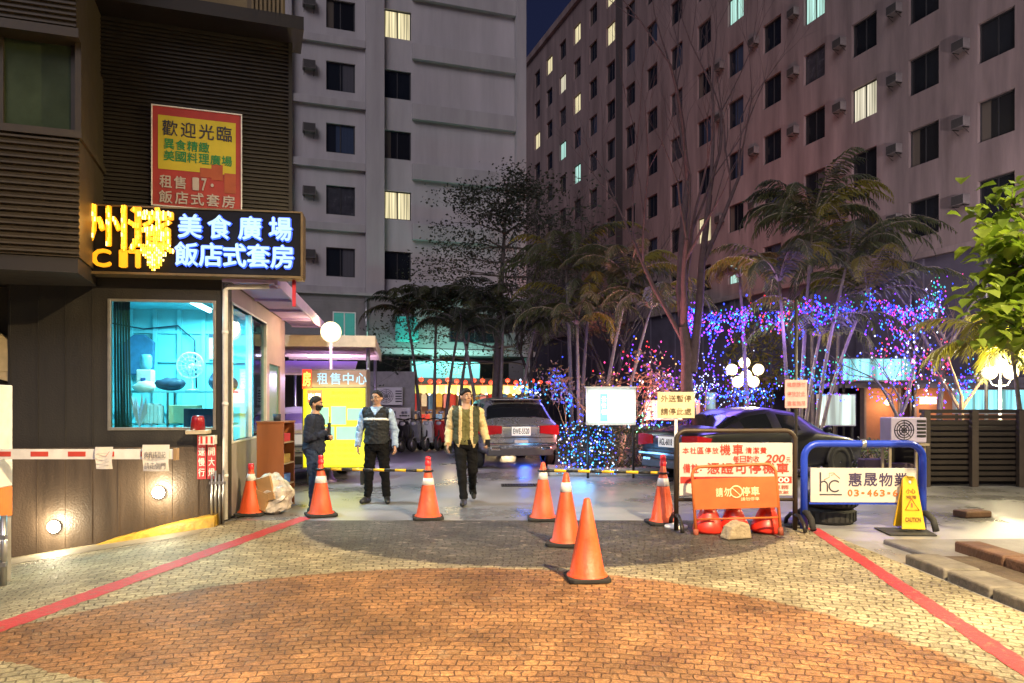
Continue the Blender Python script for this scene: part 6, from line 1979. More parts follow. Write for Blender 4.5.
def make_car(label, cat, loc, yaw, st, paint, wheel_x, wr, glass_spans, rear_glass, front_glass, plate, lights=True, spare=None, rimcol=None):
    """st: stations (x, half width, z bottom, z mid, z belt, z roof, roof half width), x measured forward from the tail."""
    root = thing('parked_car', label, cat, loc, yaw)
    rows = []
    for (x, w, zb, zm, zl, zr_, rw) in st:
        half = [(w * 0.84, zb), (w * 0.965, zb + 0.1), (w, zm), (w * 0.985, zl - 0.06), (w * 0.965, zl), (rw, zr_ - 0.06), (rw - 0.07, zr_ - 0.012), (0.0, zr_ + 0.012)]
        ring = [(x, y, z) for y, z in half] + [(x, -y, z) for y, z in half[-2::-1]]
        rows.append(ring)
    n = len(rows[0])
    glass = {}
    for gi, (i0, i1) in enumerate(glass_spans):
        for i in range(i0, i1): glass[(i, 4)] = 1 + gi * 2; glass[(i, n - 6)] = 2 + gi * 2
    gr_, gf_ = 1 + 2 * len(glass_spans), 2 + 2 * len(glass_spans)
    for j in (5, 6, 7, 8):
        for i in range(*rear_glass): glass[(i, j)] = gr_
        for i in range(*front_glass): glass[(i, j)] = gf_
    mb = MB()
    mb.add([p for r_ in rows for p in r_], [], 0, True)
    for i in range(len(rows) - 1):
        for j in range(n - 1):
            mb.f.append((i * n + j, (i + 1) * n + j, (i + 1) * n + j + 1, i * n + j + 1)); mb.mi.append(glass.get((i, j), 0)); mb.sm.append(True)
        mb.f.append((i * n, i * n + n - 1, (i + 1) * n + n - 1, (i + 1) * n)); mb.mi.append(0); mb.sm.append(True)
    for f in (tuple(range(n)), tuple((len(rows) - 1) * n + j for j in range(n))[::-1]): mb.f.append(f); mb.mi.append(0); mb.sm.append(True)
    tmp = mb.build('raw', [paint] * (gf_ + 1))
    ss = tmp.modifiers.new('s', 'SUBSURF'); ss.levels = ss.render_levels = 2
    dgr = bpy.context.evaluated_depsgraph_get(); dgr.update()
    sme = bpy.data.meshes.new_from_object(tmp.evaluated_get(dgr)); bpy.data.objects.remove(tmp)
    sv = [tuple(v.co) for v in sme.vertices]
    for k in range(gf_ + 1):
        m = MB(); ids = {}
        for p in sme.polygons:
            if p.material_index == k:
                q = []
                for vi in p.vertices:
                    if vi not in ids: ids[vi] = len(m.v); m.v.append(sv[vi])
                    q.append(ids[vi])
                m.f.append(tuple(q)); m.mi.append(0); m.sm.append(True)
        if m.f: m.build('body' if k == 0 else 'rear_window' if k == gr_ else 'windscreen' if k == gf_ else 'window', paint if k == 0 else car_glass, root)
    W = max(s_[1] for s_ in st)
    for x in wheel_x:
        for sd in (-1, 1):
            make_wheel(wr, 0.22, root, (x, sd * (W - 0.1), wr), sd, 5, rimcol)
            h = MB(); h.path([(x + (wr + 0.045) * math.cos(k * math.pi / 12), sd * (W - 0.008), wr + (wr + 0.045) * math.sin(k * math.pi / 12)) for k in range(13)], 0.028, 6); h.build('wheel_arch', M('arch_black', (0.03, 0.03, 0.03), 0.6), root)
            h = MB(); h.lathe([(0, 0), (wr + 0.03, 0)], n=24, T=Matrix.Translation((x, sd * (W + 0.0005), wr)) @ Matrix.Rotation(R(-90) * sd, 4, 'X')); h.build('wheel_well', MATS['ac_dark'], root)
    # tail: lamps, plate, bumper, exhausts
    x0 = st[0][0]
    zl = st[1][4]
    tl = M('tail_red', (0.30, 0.008, 0.012), 0.15, 0, 0.1, emit=0.03, ecol=(1, 0.05, 0.06))
    h = MB(); h.box(x0 - 0.012, x0 + 0.02, -W * 0.8, W * 0.8, zl - 0.30, zl - 0.285); h.build('tailgate_seam', MATS['ac_dark'], root)
    h = MB(); h.box(x0 - 0.02, x0 + 0.02, -W * 0.45, W * 0.45, zl - 0.045, zl - 0.02); h.build('tailgate_trim', chrome, root, bevel=0.006)
    if zl > 1.0:
        for sd in (-1, 1): MB().path([(0.75, sd * 0.62, 1.66), (0.85, sd * 0.63, 1.70), (2.5, sd * 0.62, 1.69), (2.65, sd * 0.6, 1.62)], 0.018, 6).build('roof_rail', chrome, root)
        MB().prismz([(0.42, -0.6), (0.66, -0.6), (0.66, 0.6), (0.42, 0.6)], 1.585, 1.615).build('roof_spoiler', paint, root, bevel=0.01)
        MB().path([(0.2, 0.05, 1.17), (0.22, -0.4, 1.2)], 0.01, 5).build('rear_wiper', black_metal, root)
        MB().box(x0 - 0.045, x0 - 0.02, -0.16, 0.16, 0.55, 0.68).build('tow_cover', MATS['plate_pale'] if 'plate_pale' in MATS else M('plate_pale', (0.6, 0.6, 0.6), 0.4), root, bevel=0.006)
    for sd in (-1, 1):
        h = MB(); h.prism([(0, 0), (1, 0), (1, 1), (0, 1)], 0, 0.01) if False else None
        h = MB()
        y1, y2, y3 = sd * W * 0.48, sd * W * 0.93, sd * W * 1.0
        pts = [(x0 - 0.015, y1, zl - 0.2), (x0 - 0.02, y2, zl - 0.24), (x0 + 0.2, y3 + sd * .02, zl - 0.2), (x0 + 0.25, y3 + sd * .02, zl - 0.06), (x0 - 0.01, y2, zl - 0.01), (x0 - 0.015, y1, zl - 0.03)]
        inn = [(p[0] + 0.08, p[1] - sd * 0.06, p[2]) for p in pts]
        h.add(pts + inn, [(0, 1, 4, 5), (1, 2, 3, 4), (0, 6, 7, 1), (1, 7, 8, 2), (5, 4, 10, 11), (4, 3, 9, 10), (2, 8, 9, 3), (0, 5, 11, 6)])
        h.build('tail_light', tl, root)
        h = MB(); h.box(x0 - 0.035, x0 + 0.04, sd * W * 0.62 - 0.12, sd * W * 0.62 + 0.12, st[0][2] - 0.02, st[0][2] + 0.06); h.build('exhaust', chrome, root, bevel=0.02)
    h = MB(); h.box(x0 - 0.03, x0 - 0.012, -0.22, 0.22, zl - 0.25, zl - 0.05); pl_ = h.build('number_plate', M('plate_white', (0.75, 0.75, 0.73), 0.4, 0, 0, emit=0.15, ecol=(0.9, 0.95, 1)), root, bevel=0.004)
    if plate:
        h = MB(); h.text(plate, 0, 0, 0.37, 0.12, 0, 0.015, depth=0.002); o = h.build('lettering', dark_ink, pl_)
        o.location = (x0 - 0.031, 0, zl - 0.15); o.rotation_euler = (0, 0, R(-90))
    h = MB(); h.box(x0 - 0.05, x0 + 0.06, -W * 0.88, W * 0.88, st[0][2] + 0.1, st[0][2] + 0.16); h.build('bumper_trim', chrome, root, bevel=0.015)
    h = MB(); h.box(x0 - 0.03, x0 + 0.2, -W * 0.8, W * 0.8, st[0][2] - 0.14, st[0][2] + 0.02); h.build('bumper', M('bumper_grey', (0.05, 0.05, 0.055), 0.5), root, bevel=0.02)
    xf = st[-1][0]
    for sd in (-1, 1):
        h = MB(); h.ball((xf - 0.12, sd * W * 0.68, st[-2][4] - 0.1), (0.1, 0.16, 0.065), 12, 8); h.build('headlight', M('lamp_glass', (0.5, 0.5, 0.52), 0.1, 0.3), root)
        h = MB(); h.ball((st[front_glass[0]][0] + 0.35, sd * (W + 0.09), st[-4][4] + 0.1), (0.06, 0.1, 0.07), 12, 8); h.build('mirror', paint, root)
        for xx in [(st[a][0] + st[b][0]) / 2 for (a, b) in glass_spans[:2]]:
            h = MB(); h.box(xx - 0.09, xx + 0.09, sd * (W - 0.005) - 0.012, sd * (W - 0.005) + 0.012, zl - 0.16, zl - 0.13); h.build('door_handle', chrome, root, bevel=0.006)
    return root


silver = M('paint_silver', (0.30, 0.31, 0.34), 0.28, 0.7, 0.06, 2, coat=0.8)
blackp = M('paint_black', (0.006, 0.006, 0.008), 0.38, 0.0, 0.05, 2, coat=0.3)
whitep = M('paint_white', (0.6, 0.6, 0.62), 0.3, 0, 0.05, 2, coat=0.6)
SUV = [(0.0, 0.80, 0.46, 0.72, 0.97, 1.00, 0.74), (0.05, 0.88, 0.40, 0.72, 1.03, 1.06, 0.78), (0.16, 0.92, 0.34, 0.72, 1.07, 1.13, 0.76), (0.56, 0.935, 0.3, 0.72, 1.07, 1.57, 0.66),
       (0.72, 0.94, 0.3, 0.72, 1.06, 1.62, 0.67), (1.35, 0.945, 0.28, 0.72, 1.05, 1.66, 0.69), (1.43, 0.945, 0.28, 0.72, 1.05, 1.66, 0.69), (2.4, 0.945, 0.28, 0.72, 1.02, 1.63, 0.68), (2.5, 0.945, 0.28, 0.72, 1.02, 1.62, 0.68), (2.75, 0.94, 0.28, 0.72, 1.01, 1.53, 0.67),
       (3.4, 0.935, 0.28, 0.7, 1.0, 1.06, 0.78), (4.1, 0.92, 0.28, 0.68, 0.93, 0.97, 0.74), (4.5, 0.86, 0.3, 0.62, 0.82, 0.86, 0.66), (4.65, 0.74, 0.36, 0.55, 0.7, 0.72, 0.55)]
make_car('silver sport utility car parked tail on before the lit stall', 'car', (WX(521, 16.9), 16.9, 0.004), math.atan2(1, -0.22), SUV, silver, (0.85, 3.75), 0.36, [(4, 5), (6, 7), (8, 9)], (2, 3), (9, 10), 'EWE-5520')
blue_under = light('POINT', 'under_glow', (WX(525, 18.2), 18.4, 0.3), 22, (0.05, 0.15, 1.0), None, 0.15)
SEDAN = [(0.0, 0.74, 0.42, 0.62, 0.86, 0.9, 0.64), (0.06, 0.84, 0.32, 0.62, 0.93, 0.97, 0.72), (0.2, 0.88, 0.26, 0.62, 0.96, 1.01, 0.74), (0.6, 0.905, 0.22, 0.62, 0.97, 1.04, 0.74), (1.25, 0.91, 0.2, 0.62, 0.96, 1.33, 0.62),
         (1.5, 0.915, 0.2, 0.62, 0.95, 1.40, 0.62), (1.95, 0.915, 0.2, 0.62, 0.95, 1.44, 0.63), (2.03, 0.915, 0.2, 0.62, 0.95, 1.44, 0.63), (2.75, 0.915, 0.2, 0.62, 0.93, 1.37, 0.61), (2.85, 0.915, 0.2, 0.62, 0.93, 1.34, 0.61),
         (3.45, 0.91, 0.2, 0.6, 0.90, 0.96, 0.74), (4.15, 0.89, 0.22, 0.56, 0.82, 0.87, 0.7), (4.5, 0.82, 0.26, 0.5, 0.7, 0.74, 0.6), (4.62, 0.7, 0.3, 0.45, 0.58, 0.6, 0.5)]
make_car('black sedan parked behind the black and blue framed sign boards', 'car', (2.93, 14.1, 0.004), R(28), SEDAN, blackp, (0.9, 3.7), 0.33, [(4, 6), (7, 8)], (3, 4), (9, 10), 'AGL-6018')
make_car('white car parked tail on between the cabinet and the yellow light box', 'car', (-4.32, 15.0, 0.004), math.atan2(1, -0.15), SEDAN, whitep, (0.9, 3.7), 0.33, [(4, 6), (7, 8)], (3, 4), (9, 10), None)


def make_scooter(label, loc, yaw, paint):
    t = thing('motor_scooter', label, 'scooter', loc, yaw, 'scooters parked in a row by the stall')
    for y, nm in ((-0.62, 'wheel'), (0.62, 'wheel')):
        h = MB(); T = Matrix.Translation((0, y, 0.24)) @ Matrix.Rotation(R(90), 4, 'Y'); h.path([(0.19 * math.cos(k * math.pi / 9), 0.19 * math.sin(k * math.pi / 9), 0) for k in range(18)], 0.055, 8, closed=True, T=T)
        w_ = h.build(nm, black_rubber, t); h = MB(); h.lathe([(0, -0.03), (0.13, -0.03), (0.14, 0), (0.13, 0.03), (0, 0.03)], n=14, T=T); h.build('rim', steel, w_)
    h = MB()
    h.prismx([(-0.5, 0.45), (-0.42, 0.32), (-0.36, 0.32), (-0.34, 0.8), (-0.46, 0.98), (-0.56, 0.86)], -0.17, 0.17)
    h.build('front_shield', paint, t, bevel=0.04)
    h = MB(); h.prismx([(-0.4, 0.26), (0.05, 0.26), (0.15, 0.34), (0.9, 0.5), (0.88, 0.66), (0.05, 0.66), (0.0, 0.36), (-0.4, 0.34)], -0.15, 0.15); h.build('body', paint, t, bevel=0.04)
    h = MB(); h.prismx([(0.0, 0.67), (0.8, 0.68), (0.86, 0.78), (0.4, 0.8), (0.02, 0.75)], -0.13, 0.13); h.build('seat', shoe_blk, t, bevel=0.03)
    h = MB(); h.path([(-0.36, -0.36, 1.02), (-0.18, -0.42, 1.04), (0, -0.44, 1.0), (0.18, -0.42, 1.04), (0.36, -0.36, 1.02)], 0.018, 6); h.tube((0, -0.62, 0.24), (0, -0.42, 1.0), 0.03); h.build('handlebar', black_metal, t)
    h = MB(); h.ball((0, -0.53, 0.88), (0.1, 0.06, 0.07), 10, 6); h.build('headlight', MATS['lamp_glass'], t)
    for sx in (-1, 1):
        h = MB(); h.tube((sx * 0.28, -0.38, 1.03), (sx * 0.36, -0.36, 1.2), 0.008, n=5); h.ball((sx * 0.38, -0.36, 1.23), (0.07, 0.015, 0.045), 10, 6); h.build('mirror', steel, t)
    h = MB(); h.box(-0.12, 0.12, 0.9, 0.92, 0.42, 0.54); h.build('number_plate', white_paint, t)
    h = MB(); h.prismx([(-0.8, 0.34), (-0.62, 0.47), (-0.45, 0.46), (-0.45, 0.43), (-0.62, 0.43), (-0.78, 0.32)], -0.07, 0.07); h.build('front_fender', paint, t, bevel=0.015)
    return t


scp = [M('scooter_%s' % a_, c_, 0.3, 0.2, 0.05, 2, coat=0.5) for a_, c_ in (('black', (0.02, 0.02, 0.022)), ('white', (0.62, 0.62, 0.62)), ('grey', (0.2, 0.2, 0.22)), ('red', (0.45, 0.03, 0.03)))]
order = [0, 1, 0, 2, 1, 3, 0, 1, 2]
snm = ['black', 'white', 'grey', 'red']
sps = ['leftmost', 'second', 'third', 'fourth', 'fifth', 'sixth', 'seventh', 'eighth', 'ninth']
for k in range(9):
    Y = 23.0 + 0.28 * k
    make_scooter('%s scooter, %s from the left in the row before the stall' % (snm[order[k]], sps[k]), (WX(388 + k * 11.5, Y), Y, 0.004), R(-24) + random.uniform(-0.12, 0.12), scp[order[k]])

# ================================================================== PLANTING
def leafmat(name, c, var=0.35, rough=0.55, tl=0.3):
    m = M(name, c, rough, 0, var, 2.2)
    nt_ = m.node_tree
    b_ = nt_.nodes['Principled BSDF']
    out_ = nt_.nodes['Material Output']
    t_ = nt_.nodes.new('ShaderNodeBsdfTranslucent')
    t_.inputs[0].default_value = (min(1, c[0] * 1.5), min(1, c[1] * 1.5), c[2], 1)
    x_ = nt_.nodes.new('ShaderNodeMixShader'); x_.inputs[0].default_value = tl
    nt_.links.new(b_.outputs[0], x_.inputs[1]); nt_.links.new(t_.outputs[0], x_.inputs[2]); nt_.links.new(x_.outputs[0], out_.inputs[0])
    return m


leaf_dark = leafmat('leaf_dark', (0.04, 0.05, 0.032))
leaf_mid = leafmat('leaf_mid', (0.085, 0.10, 0.045))
leaf_pine = leafmat('leaf_pine', (0.05, 0.058, 0.045))
leaf_bright = leafmat('leaf_bright', (0.17, 0.24, 0.03), tl=0.45)
leaf_yell = leafmat('leaf_yellow', (0.20, 0.18, 0.03))
leaf_dry = leafmat('leaf_dry', (0.16, 0.10, 0.035))
stem_pale = M('stem_pale', (0.26, 0.22, 0.15), 0.7, 0, 0.3, 6)
stem_grey = M('stem_grey', (0.14, 0.12, 0.11), 0.8, 0, 0.3, 6)
bark_pur = M('bark_purple', (0.10, 0.065, 0.07), 0.85, 0, 0.35, 8, 0.5, 30)


def frond(mb, base, az, ln, up, droop, wid, n=16, mi=0, thin=0.024, rmi=1):
    """one pinnate frond: arching rachis with two rows of drooping leaflets"""
    ca, sa = math.cos(az), math.sin(az)
    pts = []
    ang = up
    p = Vector(base)
    stp = ln / n
    for k in range(n + 1):
        pts.append(p.copy())
        p = p + Vector((ca * math.cos(ang), sa * math.cos(ang), math.sin(ang))) * stp
        ang -= droop / n * (0.5 + 1.3 * k / n)
    mb.path(pts[::2], [0.022 * (1 - 0.9 * k / (n / 2)) + 0.003 for k in range(len(pts[::2]))], 4, rmi, caps=False)
    side = Vector((-sa, ca, 0))
    for k in range(2, n + 1):
        t = k / n
        lw = wid * math.sin(math.pi * min(1, 0.12 + t * 0.85)) ** 0.7
        d = (pts[k] - pts[k - 1]).normalized()
        for s_ in (-1, 1):
            for q in (0, 0.5):
                b_ = pts[k] - d * stp * q
                a_ = random.uniform(0.5, 0.9)
                dirv = (side * s_ * 0.8 + d * a_ - Vector((0, 0, random.uniform(0.25, 0.75)))).normalized()
                tip = b_ + dirv * lw * random.uniform(0.8, 1.1) - Vector((0, 0, lw * 0.25))
                mid = b_ + dirv * lw * 0.55
                w_ = d * thin
                mb.add([b_ - w_ * 0.4, b_ + w_ * 0.4, mid + w_, tip, mid - w_], [(0, 1, 2, 3, 4)], mi)


def palm(label, loc, stems, fr_n, fr_len, leaf, trunk, wid=0.3, lean=0.5, cat='palm', seed=1, up=(0.5, 1.2), droop=1.9, group=None, tr_r=0.06):
    """areca style clump: stems = list of (dx, dy, height, lean x)"""
    rnd = random.getstate(); random.seed(seed)
    t = thing('palm', label, cat, loc, 0, group)
    for (dx, dy, hgt, lx) in stems:
        pts = []
        for k in range(9):
            f = k / 8
            pts.append((dx + lx * f ** 1.6, dy, hgt * f))
        tm = MB(); tm.path(pts, [tr_r * (1.15 - 0.55 * k / 8) for k in range(9)], 8)
        for k in range(1, 14):
            f = k / 14; tm.lathe([(tr_r * (1.15 - 0.55 * f) + 0.001, -0.012), (tr_r * (1.15 - 0.55 * f) + 0.006, 0), (tr_r * (1.15 - 0.55 * f) + 0.001, 0.012)], (dx + lx * f ** 1.6, dy, hgt * f), 8)
        tm.build('trunk', trunk, t)
        c = MB()
        for k in range(fr_n):
            az = 2 * math.pi * k / fr_n + random.uniform(-0.35, 0.35)
            frond(c, pts[-1], az, fr_len * random.uniform(0.75, 1.1), random.uniform(*up), droop * random.uniform(0.8, 1.25), wid, 16, 0 if random.random() < 0.8 else 2)
        c.build('crown', [leaf, trunk, leaf_yell if leaf is not leaf_dark else leaf_mid], t)
    random.setstate(rnd)
    return t


def branch(mb, p, d, ln, r, depth, tips, spread=0.55, upw=0.1, wob=0.12, nseg=5, kids=(2, 3), shrink=0.72, along=True):
    pts, rs = [Vector(p)], [r]
    d = Vector(d).normalized()
    for k in range(nseg):
        d = (d + Vector((random.uniform(-wob, wob), random.uniform(-wob, wob), random.uniform(-wob, wob) + upw * 0.3))).normalized()
        pts.append(pts[-1] + d * ln / nseg); rs.append(r * (1 - 0.42 * (k + 1) / nseg))
    mb.path(pts, rs, 7 if r > 0.03 else (5 if r > 0.012 else 3), caps=False)
    tips.append((pts[-1], d, depth))
    if depth <= 0: return
    for k in range(random.randint(*kids)):
        st_ = len(pts) - 1 if (k < 2 or not along) else random.randint(2, len(pts) - 2)
        a_ = random.uniform(0, 2 * math.pi)
        ax = d.orthogonal().normalized(); ay = d.cross(ax)
        nd = (d + (ax * math.cos(a_) + ay * math.sin(a_)) * random.uniform(spread * 0.6, spread * 1.3) + Vector((0, 0, upw))).normalized()
        branch(mb, pts[st_], nd, ln * shrink * random.uniform(0.8, 1.15), rs[st_] * 0.72, depth - 1, tips, spread, upw, wob, max(3, nseg - 1), kids, shrink, along)


def bare_tree(label, loc, limbs, mat, depth=4, seed=1, spread=0.5, leaf=None, leaf_n=0, leaf_s=0.1, upw=0.1, cat='tree', name='tree', kids=(2, 3), shrink=0.72):
    random.seed(seed)
    t = thing(name, label, cat, loc)
    tips = []
    mb = MB()
    for (p, d, ln, r) in limbs: branch(mb, p, d, ln, r, depth, tips, spread, upw, kids=kids, shrink=shrink)
    mb.build('trunk', mat, t)
    if leaf:
        c = MB()
        for (p, d, dep) in tips:
            if dep > 1: continue
            for k in range(leaf_n):
                q = p + Vector((random.gauss(0, 1), random.gauss(0, 1), random.gauss(0, 0.5))) * leaf_s * 3.0
                a_ = Vector((random.gauss(0, 1), random.gauss(0, 1), random.gauss(0, 0.6))).normalized(); b_ = a_.orthogonal().normalized()
                s_ = leaf_s * random.uniform(0.6, 1.4)
                c.add([q - a_ * s_, q + b_ * s_ * 0.4, q + a_ * s_, q - b_ * s_ * 0.4], [(0, 1, 2, 3)], 0 if random.random() < 0.75 else 1)
        c.build('crown', leaf if isinstance(leaf, list) else [leaf, leaf], t)
    return t


# big bare tree in the middle, two limbs rising in a V
X18 = WX(690, 16.4)
bare_tree('tall bare tree with two purple brown limbs spreading in a V over the black sedan', (X18, 16.4, 0),
          [((0, 0, 0), (0.0, 0, 1), 3.2, 0.19), ((0, 0, 2.4), (-0.20, 0.05, 1), 4.2, 0.12), ((0.05, 0, 2.2), (0.22, 0.1, 1), 4.0, 0.11), ((0, 0.03, 2.6), (-0.5, -0.1, 1), 2.8, 0.06)], bark_pur, 5, 11, 0.42, None, upw=0.16, kids=(2, 3), shrink=0.68)
bare_tree('thin bare tree with a dense net of twigs between the palms', (WX(606, 21), 21, 0), [((0, 0, 0), (0.05, 0, 1), 3.0, 0.09), ((0, 0, 1.8), (-0.35, 0, 1), 2.4, 0.06), ((0, 0, 2.0), (0.4, 0.1, 1), 2.2, 0.05)], M('twig_dark', (0.06, 0.05, 0.045), 0.85, 0, 0.3, 6), 4, 5, 0.6, upw=0.06, kids=(2, 4), shrink=0.7)
bare_tree('spindly bare tree in front of the corner of the pale block', (WX(530, 24), 24, 0), [((0, 0, 0), (0, 0, 1), 3.2, 0.09), ((0, 0, 2.4), (0.3, 0, 1), 2.6, 0.06), ((0, 0, 2.2), (-0.3, 0, 1), 2.4, 0.05)], MATS['twig_dark'], 4, 8, 0.55, [leaf_pine, leaf_dark], 2, 0.08, upw=0.08, kids=(2, 4), shrink=0.7)
# tiered dark tree before the pale block
random.seed(21)
tt = thing('tree', 'airy dark tree with flat tiers of small leaves before the pale block', 'tree', (WX(494, 27), 27, 0))
mb = MB(); mb.path([(0, 0, 0), (0.1, 0, 3), (0.3, 0.1, 6.5), (0.5, 0.1, 9.6)], [0.16, 0.13, 0.08, 0.02], 8)
tips = []
for k in range(13):
    z = 3.0 + k * 0.52; f = (z - 3) / 6.8
    for q in range(5):
        a_ = random.uniform(0, 6.28)
        branch(mb, (0.1 + 0.4 * f, 0, z), (math.cos(a_), math.sin(a_), 0.12), (2.3 * (1 - f) + 0.5) * random.uniform(0.6, 1.1), 0.035, 2, tips, 0.5, 0.02, kids=(2, 3))
mb.build('trunk', stem_grey, tt)
c = MB()
for (p, d, dep) in tips:
    for k in range(20):
        q = p + Vector((random.gauss(0, 0.3), random.gauss(0, 0.3), random.gauss(0, 0.1)))
        a_ = random.uniform(0, 6.28); s_ = random.uniform(0.025, 0.07)
        c.add([q + Vector((math.cos(a_) * s_, math.sin(a_) * s_, random.uniform(-.03, .03))), q + Vector((-math.sin(a_) * s_ * .5, math.cos(a_) * s_ * .5, 0.03)), q - Vector((math.cos(a_) * s_, math.sin(a_) * s_, random.uniform(-.03, .03))), q - Vector((-math.sin(a_) * s_ * .5, math.cos(a_) * s_ * .5, 0.03))], [(0, 1, 2, 3)], k % 2)
c.build('crown', [leaf_pine, leaf_dark], tt)

palm('clump of thin dark palms left of the silver car', (WX(430, 25.5), 25.5, 0), [(-0.3, 0, 4.6, -0.5), (0.1, 0.3, 5.0, 0.1), (0.5, 0, 4.2, 0.5), (0.9, 0.4, 4.9, 0.6)], 14, 2.1, leaf_dark, stem_grey, 0.34, seed=3)
palm('clump of dark palms right behind the silver car', (WX(500, 22), 22, 0), [(-0.6, 0, 3.6, -0.5), (0.0, 0.3, 4.2, 0.1), (0.5, 0, 3.6, 0.5)], 14, 2.0, leaf_dark, stem_grey, 0.34, seed=4)
palm('slender palm with long arching yellow green fronds in the middle', (WX(572, 19.5), 19.5, 0), [(0.0, 0, 5.0, -0.15), (0.25, 0.3, 3.9, 0.2)], 15, 2.5, leaf_mid, stem_grey, 0.36, seed=6)
palm('leaning palms with pale stems behind the lit bulletin board', (WX(600, 18.5), 18.5, 0), [(0.0, 0, 4.6, 0.75), (0.55, 0.2, 3.9, 0.75), (-0.5, 0.2, 3.5, -0.05)], 14, 2.2, leaf_mid, stem_pale, 0.34, seed=9, tr_r=0.05)
palm('clump of slender palms with pale stems right of the tall bare tree', (WX(790, 17), 17, 0), [(0.0, 0, 4.3, -0.25), (0.3, 0.2, 5.7, 0.3), (0.55, 0, 4.9, 0.8), (0.75, 0.3, 4.0, 1.15), (0.45, 0.4, 3.1, 0.4)], 13, 2.4, leaf_mid, stem_pale, 0.38, seed=14, tr_r=0.05)
palm('dark drooping palm before the corner of the mauve block podium', (WX(835, 20), 20, 0), [(0.0, 0, 5.2, 0.2), (-0.5, 0.2, 6.5, -0.1)], 16, 2.6, leaf_dark, stem_grey, 0.42, seed=15)
palm('yellowing palm with dry hanging fronds right of the tall bare tree', (WX(748, 18.2), 18.2, 0), [(0.0, 0, 4.6, -0.2)], 10, 1.6, leaf_dry, stem_pale, 0.3, seed=17, droop=2.6)
palm('young palm with feathery yellow lit fronds at the right edge', (WX(1024, 15.2), 15.2, 0), [(0.0, 0, 2.6, -0.25)], 15, 2.1, leafmat('leaf_lime', (0.26, 0.25, 0.035), tl=0.5), stem_pale, 0.5, seed=19, up=(0.3, 1.1), droop=1.7, tr_r=0.055)
bare_tree('small bare tree with crooked twigs wound with blue lights behind the fence', (WX(962, 17), 17, 0), [((0, 0, 0), (0.02, 0, 1), 1.7, 0.07), ((0, 0, 1.3), (-0.5, 0, 0.8), 0.9, 0.045), ((0, 0, 1.4), (0.6, 0, 0.8), 0.9, 0.045)], M('twig_pale', (0.3, 0.2, 0.13), 0.8, 0, 0.3, 6), 4, 31, 0.7, upw=0.05)
bare_tree('tall thin tree trunk with pink and blue lights left of the small bare tree', (WX(941, 17.6), 17.6, 0), [((0, 0, 0), (0.0, 0, 1), 3.0, 0.08), ((0, 0, 2.4), (0.3, 0, 1), 1.6, 0.05), ((0, 0, 2.3), (-0.4, 0, 1), 1.6, 0.05)], stem_grey, 3, 33, 0.6)
bare_tree('bare shrub tree strung with mixed lights in front of the pavilion', (WX(900, 17.2), 17.2, 0), [((0, 0, 0), (-0.1, 0, 1), 1.5, 0.06), ((0, 0, 1.2), (0.5, 0, 0.9), 1.2, 0.04), ((0, 0, 1.1), (-0.6, 0, 0.9), 1.2, 0.04)], stem_grey, 4, 35, 0.7, upw=0.04)


# broad leaved tree at the right edge: trunk outside the frame, boughs hanging in
random.seed(51)
bt = thing('tree', 'broad leaved tree hanging lit green boughs in at the upper right', 'tree', (5.72, 7.2, -0.55))
mb = MB(); tips = []
mb.path([(0, 0, 0), (0.05, 0, 1.2), (0.0, 0.05, 2.4), (0.1, 0, 3.6)], [0.17, 0.14, 0.12, 0.07], 10)
ends = []
for (dz, d, ln) in ((2.55, (-1, -0.1, 0.16), 0.62), (2.9, (-1, 0.25, 0.42), 0.55), (3.2, (-0.9, 0.2, 0.3), 0.6), (3.3, (0.6, 0.2, 0.6), 1.2), (2.8, (0.5, -0.6, 0.5), 1.2), (3.5, (-0.3, 0.6, 0.5), 0.7)):
    branch(mb, (0, 0.02, dz), d, ln, 0.05, 2, ends, 0.55, 0.0, kids=(3, 4), shrink=0.55)
mb.build('trunk', bark, bt)
c = MB()
for (p, d, dep) in ends:
    for k in range(8 if dep < 2 else 3):
        q = p + Vector((random.gauss(0, 0.17), random.gauss(0, 0.17), random.gauss(0.02, 0.08)))
        a_ = random.uniform(0, 6.28)
        f = Vector((math.cos(a_), math.sin(a_), random.uniform(-0.75, 0.05))).normalized(); sd = f.cross(Vector((0, 0, 1))).normalized(); up_ = sd.cross(f)
        ln = random.uniform(0.13, 0.24); w_ = ln * random.uniform(0.3, 0.42)
        vs = [q, q + f * ln * 0.3 + sd * w_ + up_ * 0.03, q + f * ln * 0.65 + sd * w_ * 0.85 + up_ * 0.02, q + f * ln - up_ * 0.03, q + f * ln * 0.65 - sd * w_ * 0.85 + up_ * 0.02, q + f * ln * 0.3 - sd * w_ + up_ * 0.03, q + f * ln * 0.5]
        c.add(vs, [(0, 6, 1), (1, 6, 2), (2, 6, 3), (3, 6, 4), (4, 6, 5), (5, 6, 0)], random.choice((0, 0, 1)), True)
c.build('crown', [leaf_bright, leafmat('leaf_broad', (0.12, 0.19, 0.025), tl=0.45)], bt)


